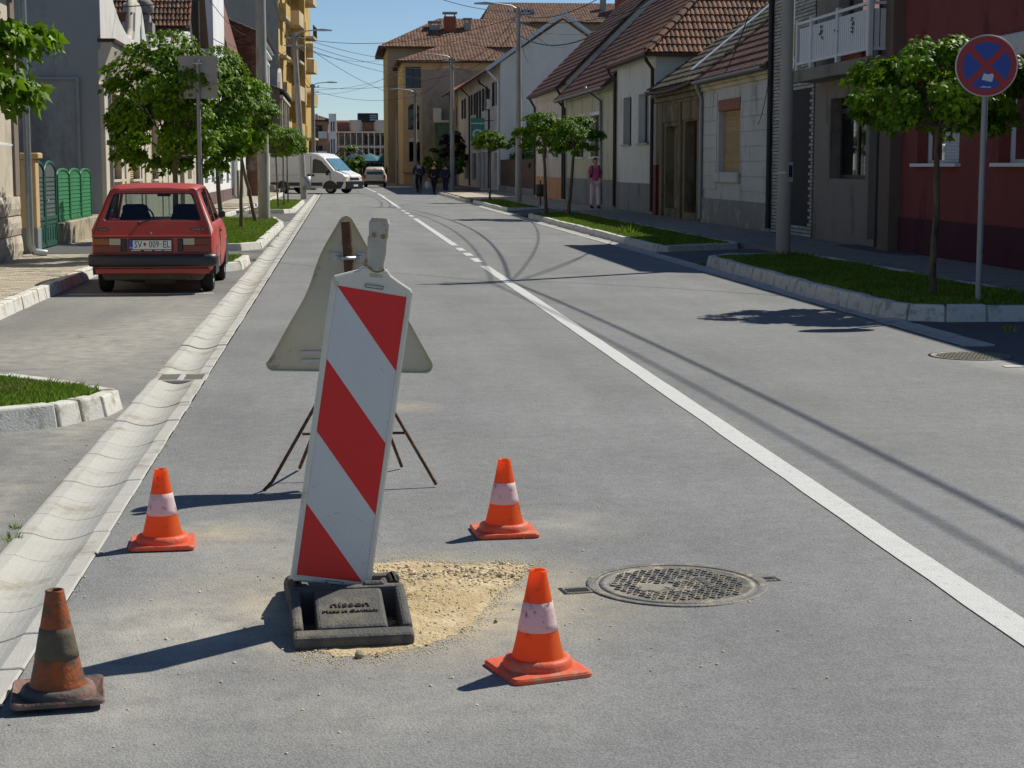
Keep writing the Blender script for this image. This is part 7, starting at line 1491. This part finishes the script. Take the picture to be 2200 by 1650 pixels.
def wire(p0, p1, sag=.4, r=.012, label=None):
    p0, p1 = Vector(p0), Vector(p1); n = 22; pts = [p0.lerp(p1, i/n)-Vector((0, 0, sag*4*(i/n)*(1-i/n))) for i in range(n+1)]
    o = MB().tube([p-p0 for p in pts], r, 5).build('overhead_cable', M_WIRE); o.location = p0
    return tag(o, label or 'thin black cable from %s to %s' % (near_name(p0), near_name(p1)), 'cable', 'overhead cables')
A1, A2, A3, A4 = Vector((6.79, 26.25, 0)), Vector((7.05, 68.8, 0)), Vector((6.62, 102.5, 0)), Vector((5.4, 124, 0)); B0, B1, B2, B3 = Vector((-4.05, 52.2, 0)), Vector((-1.97, 46.8, 0)), Vector((-1.96, 82.2, 0)), Vector((-1.75, 126, 0)); N1 = Vector((7.3, -12, 0))
ANCH = [(A1, 'the balcony pole'), (A2, 'the brown fence pole'), (A3, 'the grey house pole'), (A4, 'the short lamp pole'), (B0, 'the dark wooden pole'), (B1, 'the slim trunks pole'), (B2, 'the leaning pole'), (B3, 'the pole beyond the van')]
def at(p, z, dx=0): return (p.x+dx, p.y, z)
def near_name(q):
    for p, n in ANCH:
        if abs(q[0]-p.x) < .5 and abs(q[1]-p.y) < 2: return n
    if q[1] < 0: return 'out of view'
    if q[0] < 0: return 'the left house fronts' if False else ('the ornate house' if q[1] < 60 else 'the brick gable' if q[1] < 100 else 'the stucco house')
    return 'the old row houses' if q[1] < 90 else 'the white gable' if q[1] < 110 else 'the far houses'
wire(at(N1, 6.6), at(A1, 6.15), .75, .020, 'thick twisted cable bundle running overhead from the concrete pole by the balcony'); wire(at(N1, 7.2, .3), at(A1, 6.9, .3), .6, .014); wire(at(A1, 6.15), at(A2, 6.6), 1.35, .020, 'thick sagging cable bundle over the row of old houses'); wire(at(A1, 6.9, .3), at(A2, 7.3, .3), 1.0, .014)
for z in (7.45, 7.0): wire(at(A2, z), at(A3, z+.2), .7, .014)
wire(at(A3, 7.5), at(A4, 6.4), .4); wire(at(A4, 6.4), at(B3, 6.9), .5); wire(at(A4, 6.2), at(B2, 7.4), .5)
for z in (8.4, 8.0, 7.3): wire(at(B1, z), at(B2, 7.4-(8.4-z)*.4), .6, .012)
for z in (7.4, 7.0): wire(at(B2, z), at(B3, z-.2), .6, .012)
wire(at(B2, 7.5), at(A3, 7.6), .45); wire(at(B2, 7.3), at(A3, 7.2), .5); wire(at(B2, 7.4), at(A2, 7.3), .6); wire(at(B2, 7.1), (9.2, 134, 8.0), .5); wire(at(B3, 7.1), at(A3, 6.8), .4); wire(at(B3, 6.9), (5.6, 150, 9.5), .4); wire(at(B3, 6.6), (4.7, 163, 9.8), .5); wire(at(B2, 7.0), (4.7, 165, 11.5), .5)
wire(at(B0, 7.0), at(B1, 8.2), .3); wire(at(B0, 6.9), (-4.2, 84.3, 7.6), .3); wire(at(B1, 8.3), (-4.6, 70, 8.6), .25); wire(at(B1, 7.9), (-3.8, 90, 7.2), .3); wire(at(B2, 7.2), (-3.7, 92, 6.8), .2); wire(at(B2, 7.2), (-3.5, 112, 5.6), .3); wire(at(B1, 8.5), at(A2, 7.5), .8)
wire(at(A2, 7.2), (12.9, 99.3, 8.2), .4); wire(at(A2, 7.0), (10.8, 99.3, 7.4), .5); wire(at(A2, 6.9), (11.5, 72, 7.2), .3); wire(at(A2, 6.8), (9.0, 86, 4.8), .3); wire(at(A2, 7.1), (11.8, 60, 7.4), .4); wire(at(A1, 6.0), (9.0, 40.5, 3.7), .3); wire(at(A1, 5.9), (8.8, 34, 5.9), .2); wire(at(A1, 6.1), (8.9, 50.6, 4.9), .4); wire(at(A1, 5.9), (9.05, 22, 4.8), .2); wire(at(A1, 6.3), (-4.8, 25, 4.6), .4); wire(at(A1, 6.4), (-4.8, 40, 5.0), .5)
# house-front wires low over the decayed houses
wire((9.0, 36.4, 3.3), (9.05, 37.5, 2.4), .15, .008, 'loose thin wire drooping down the old white house corner')
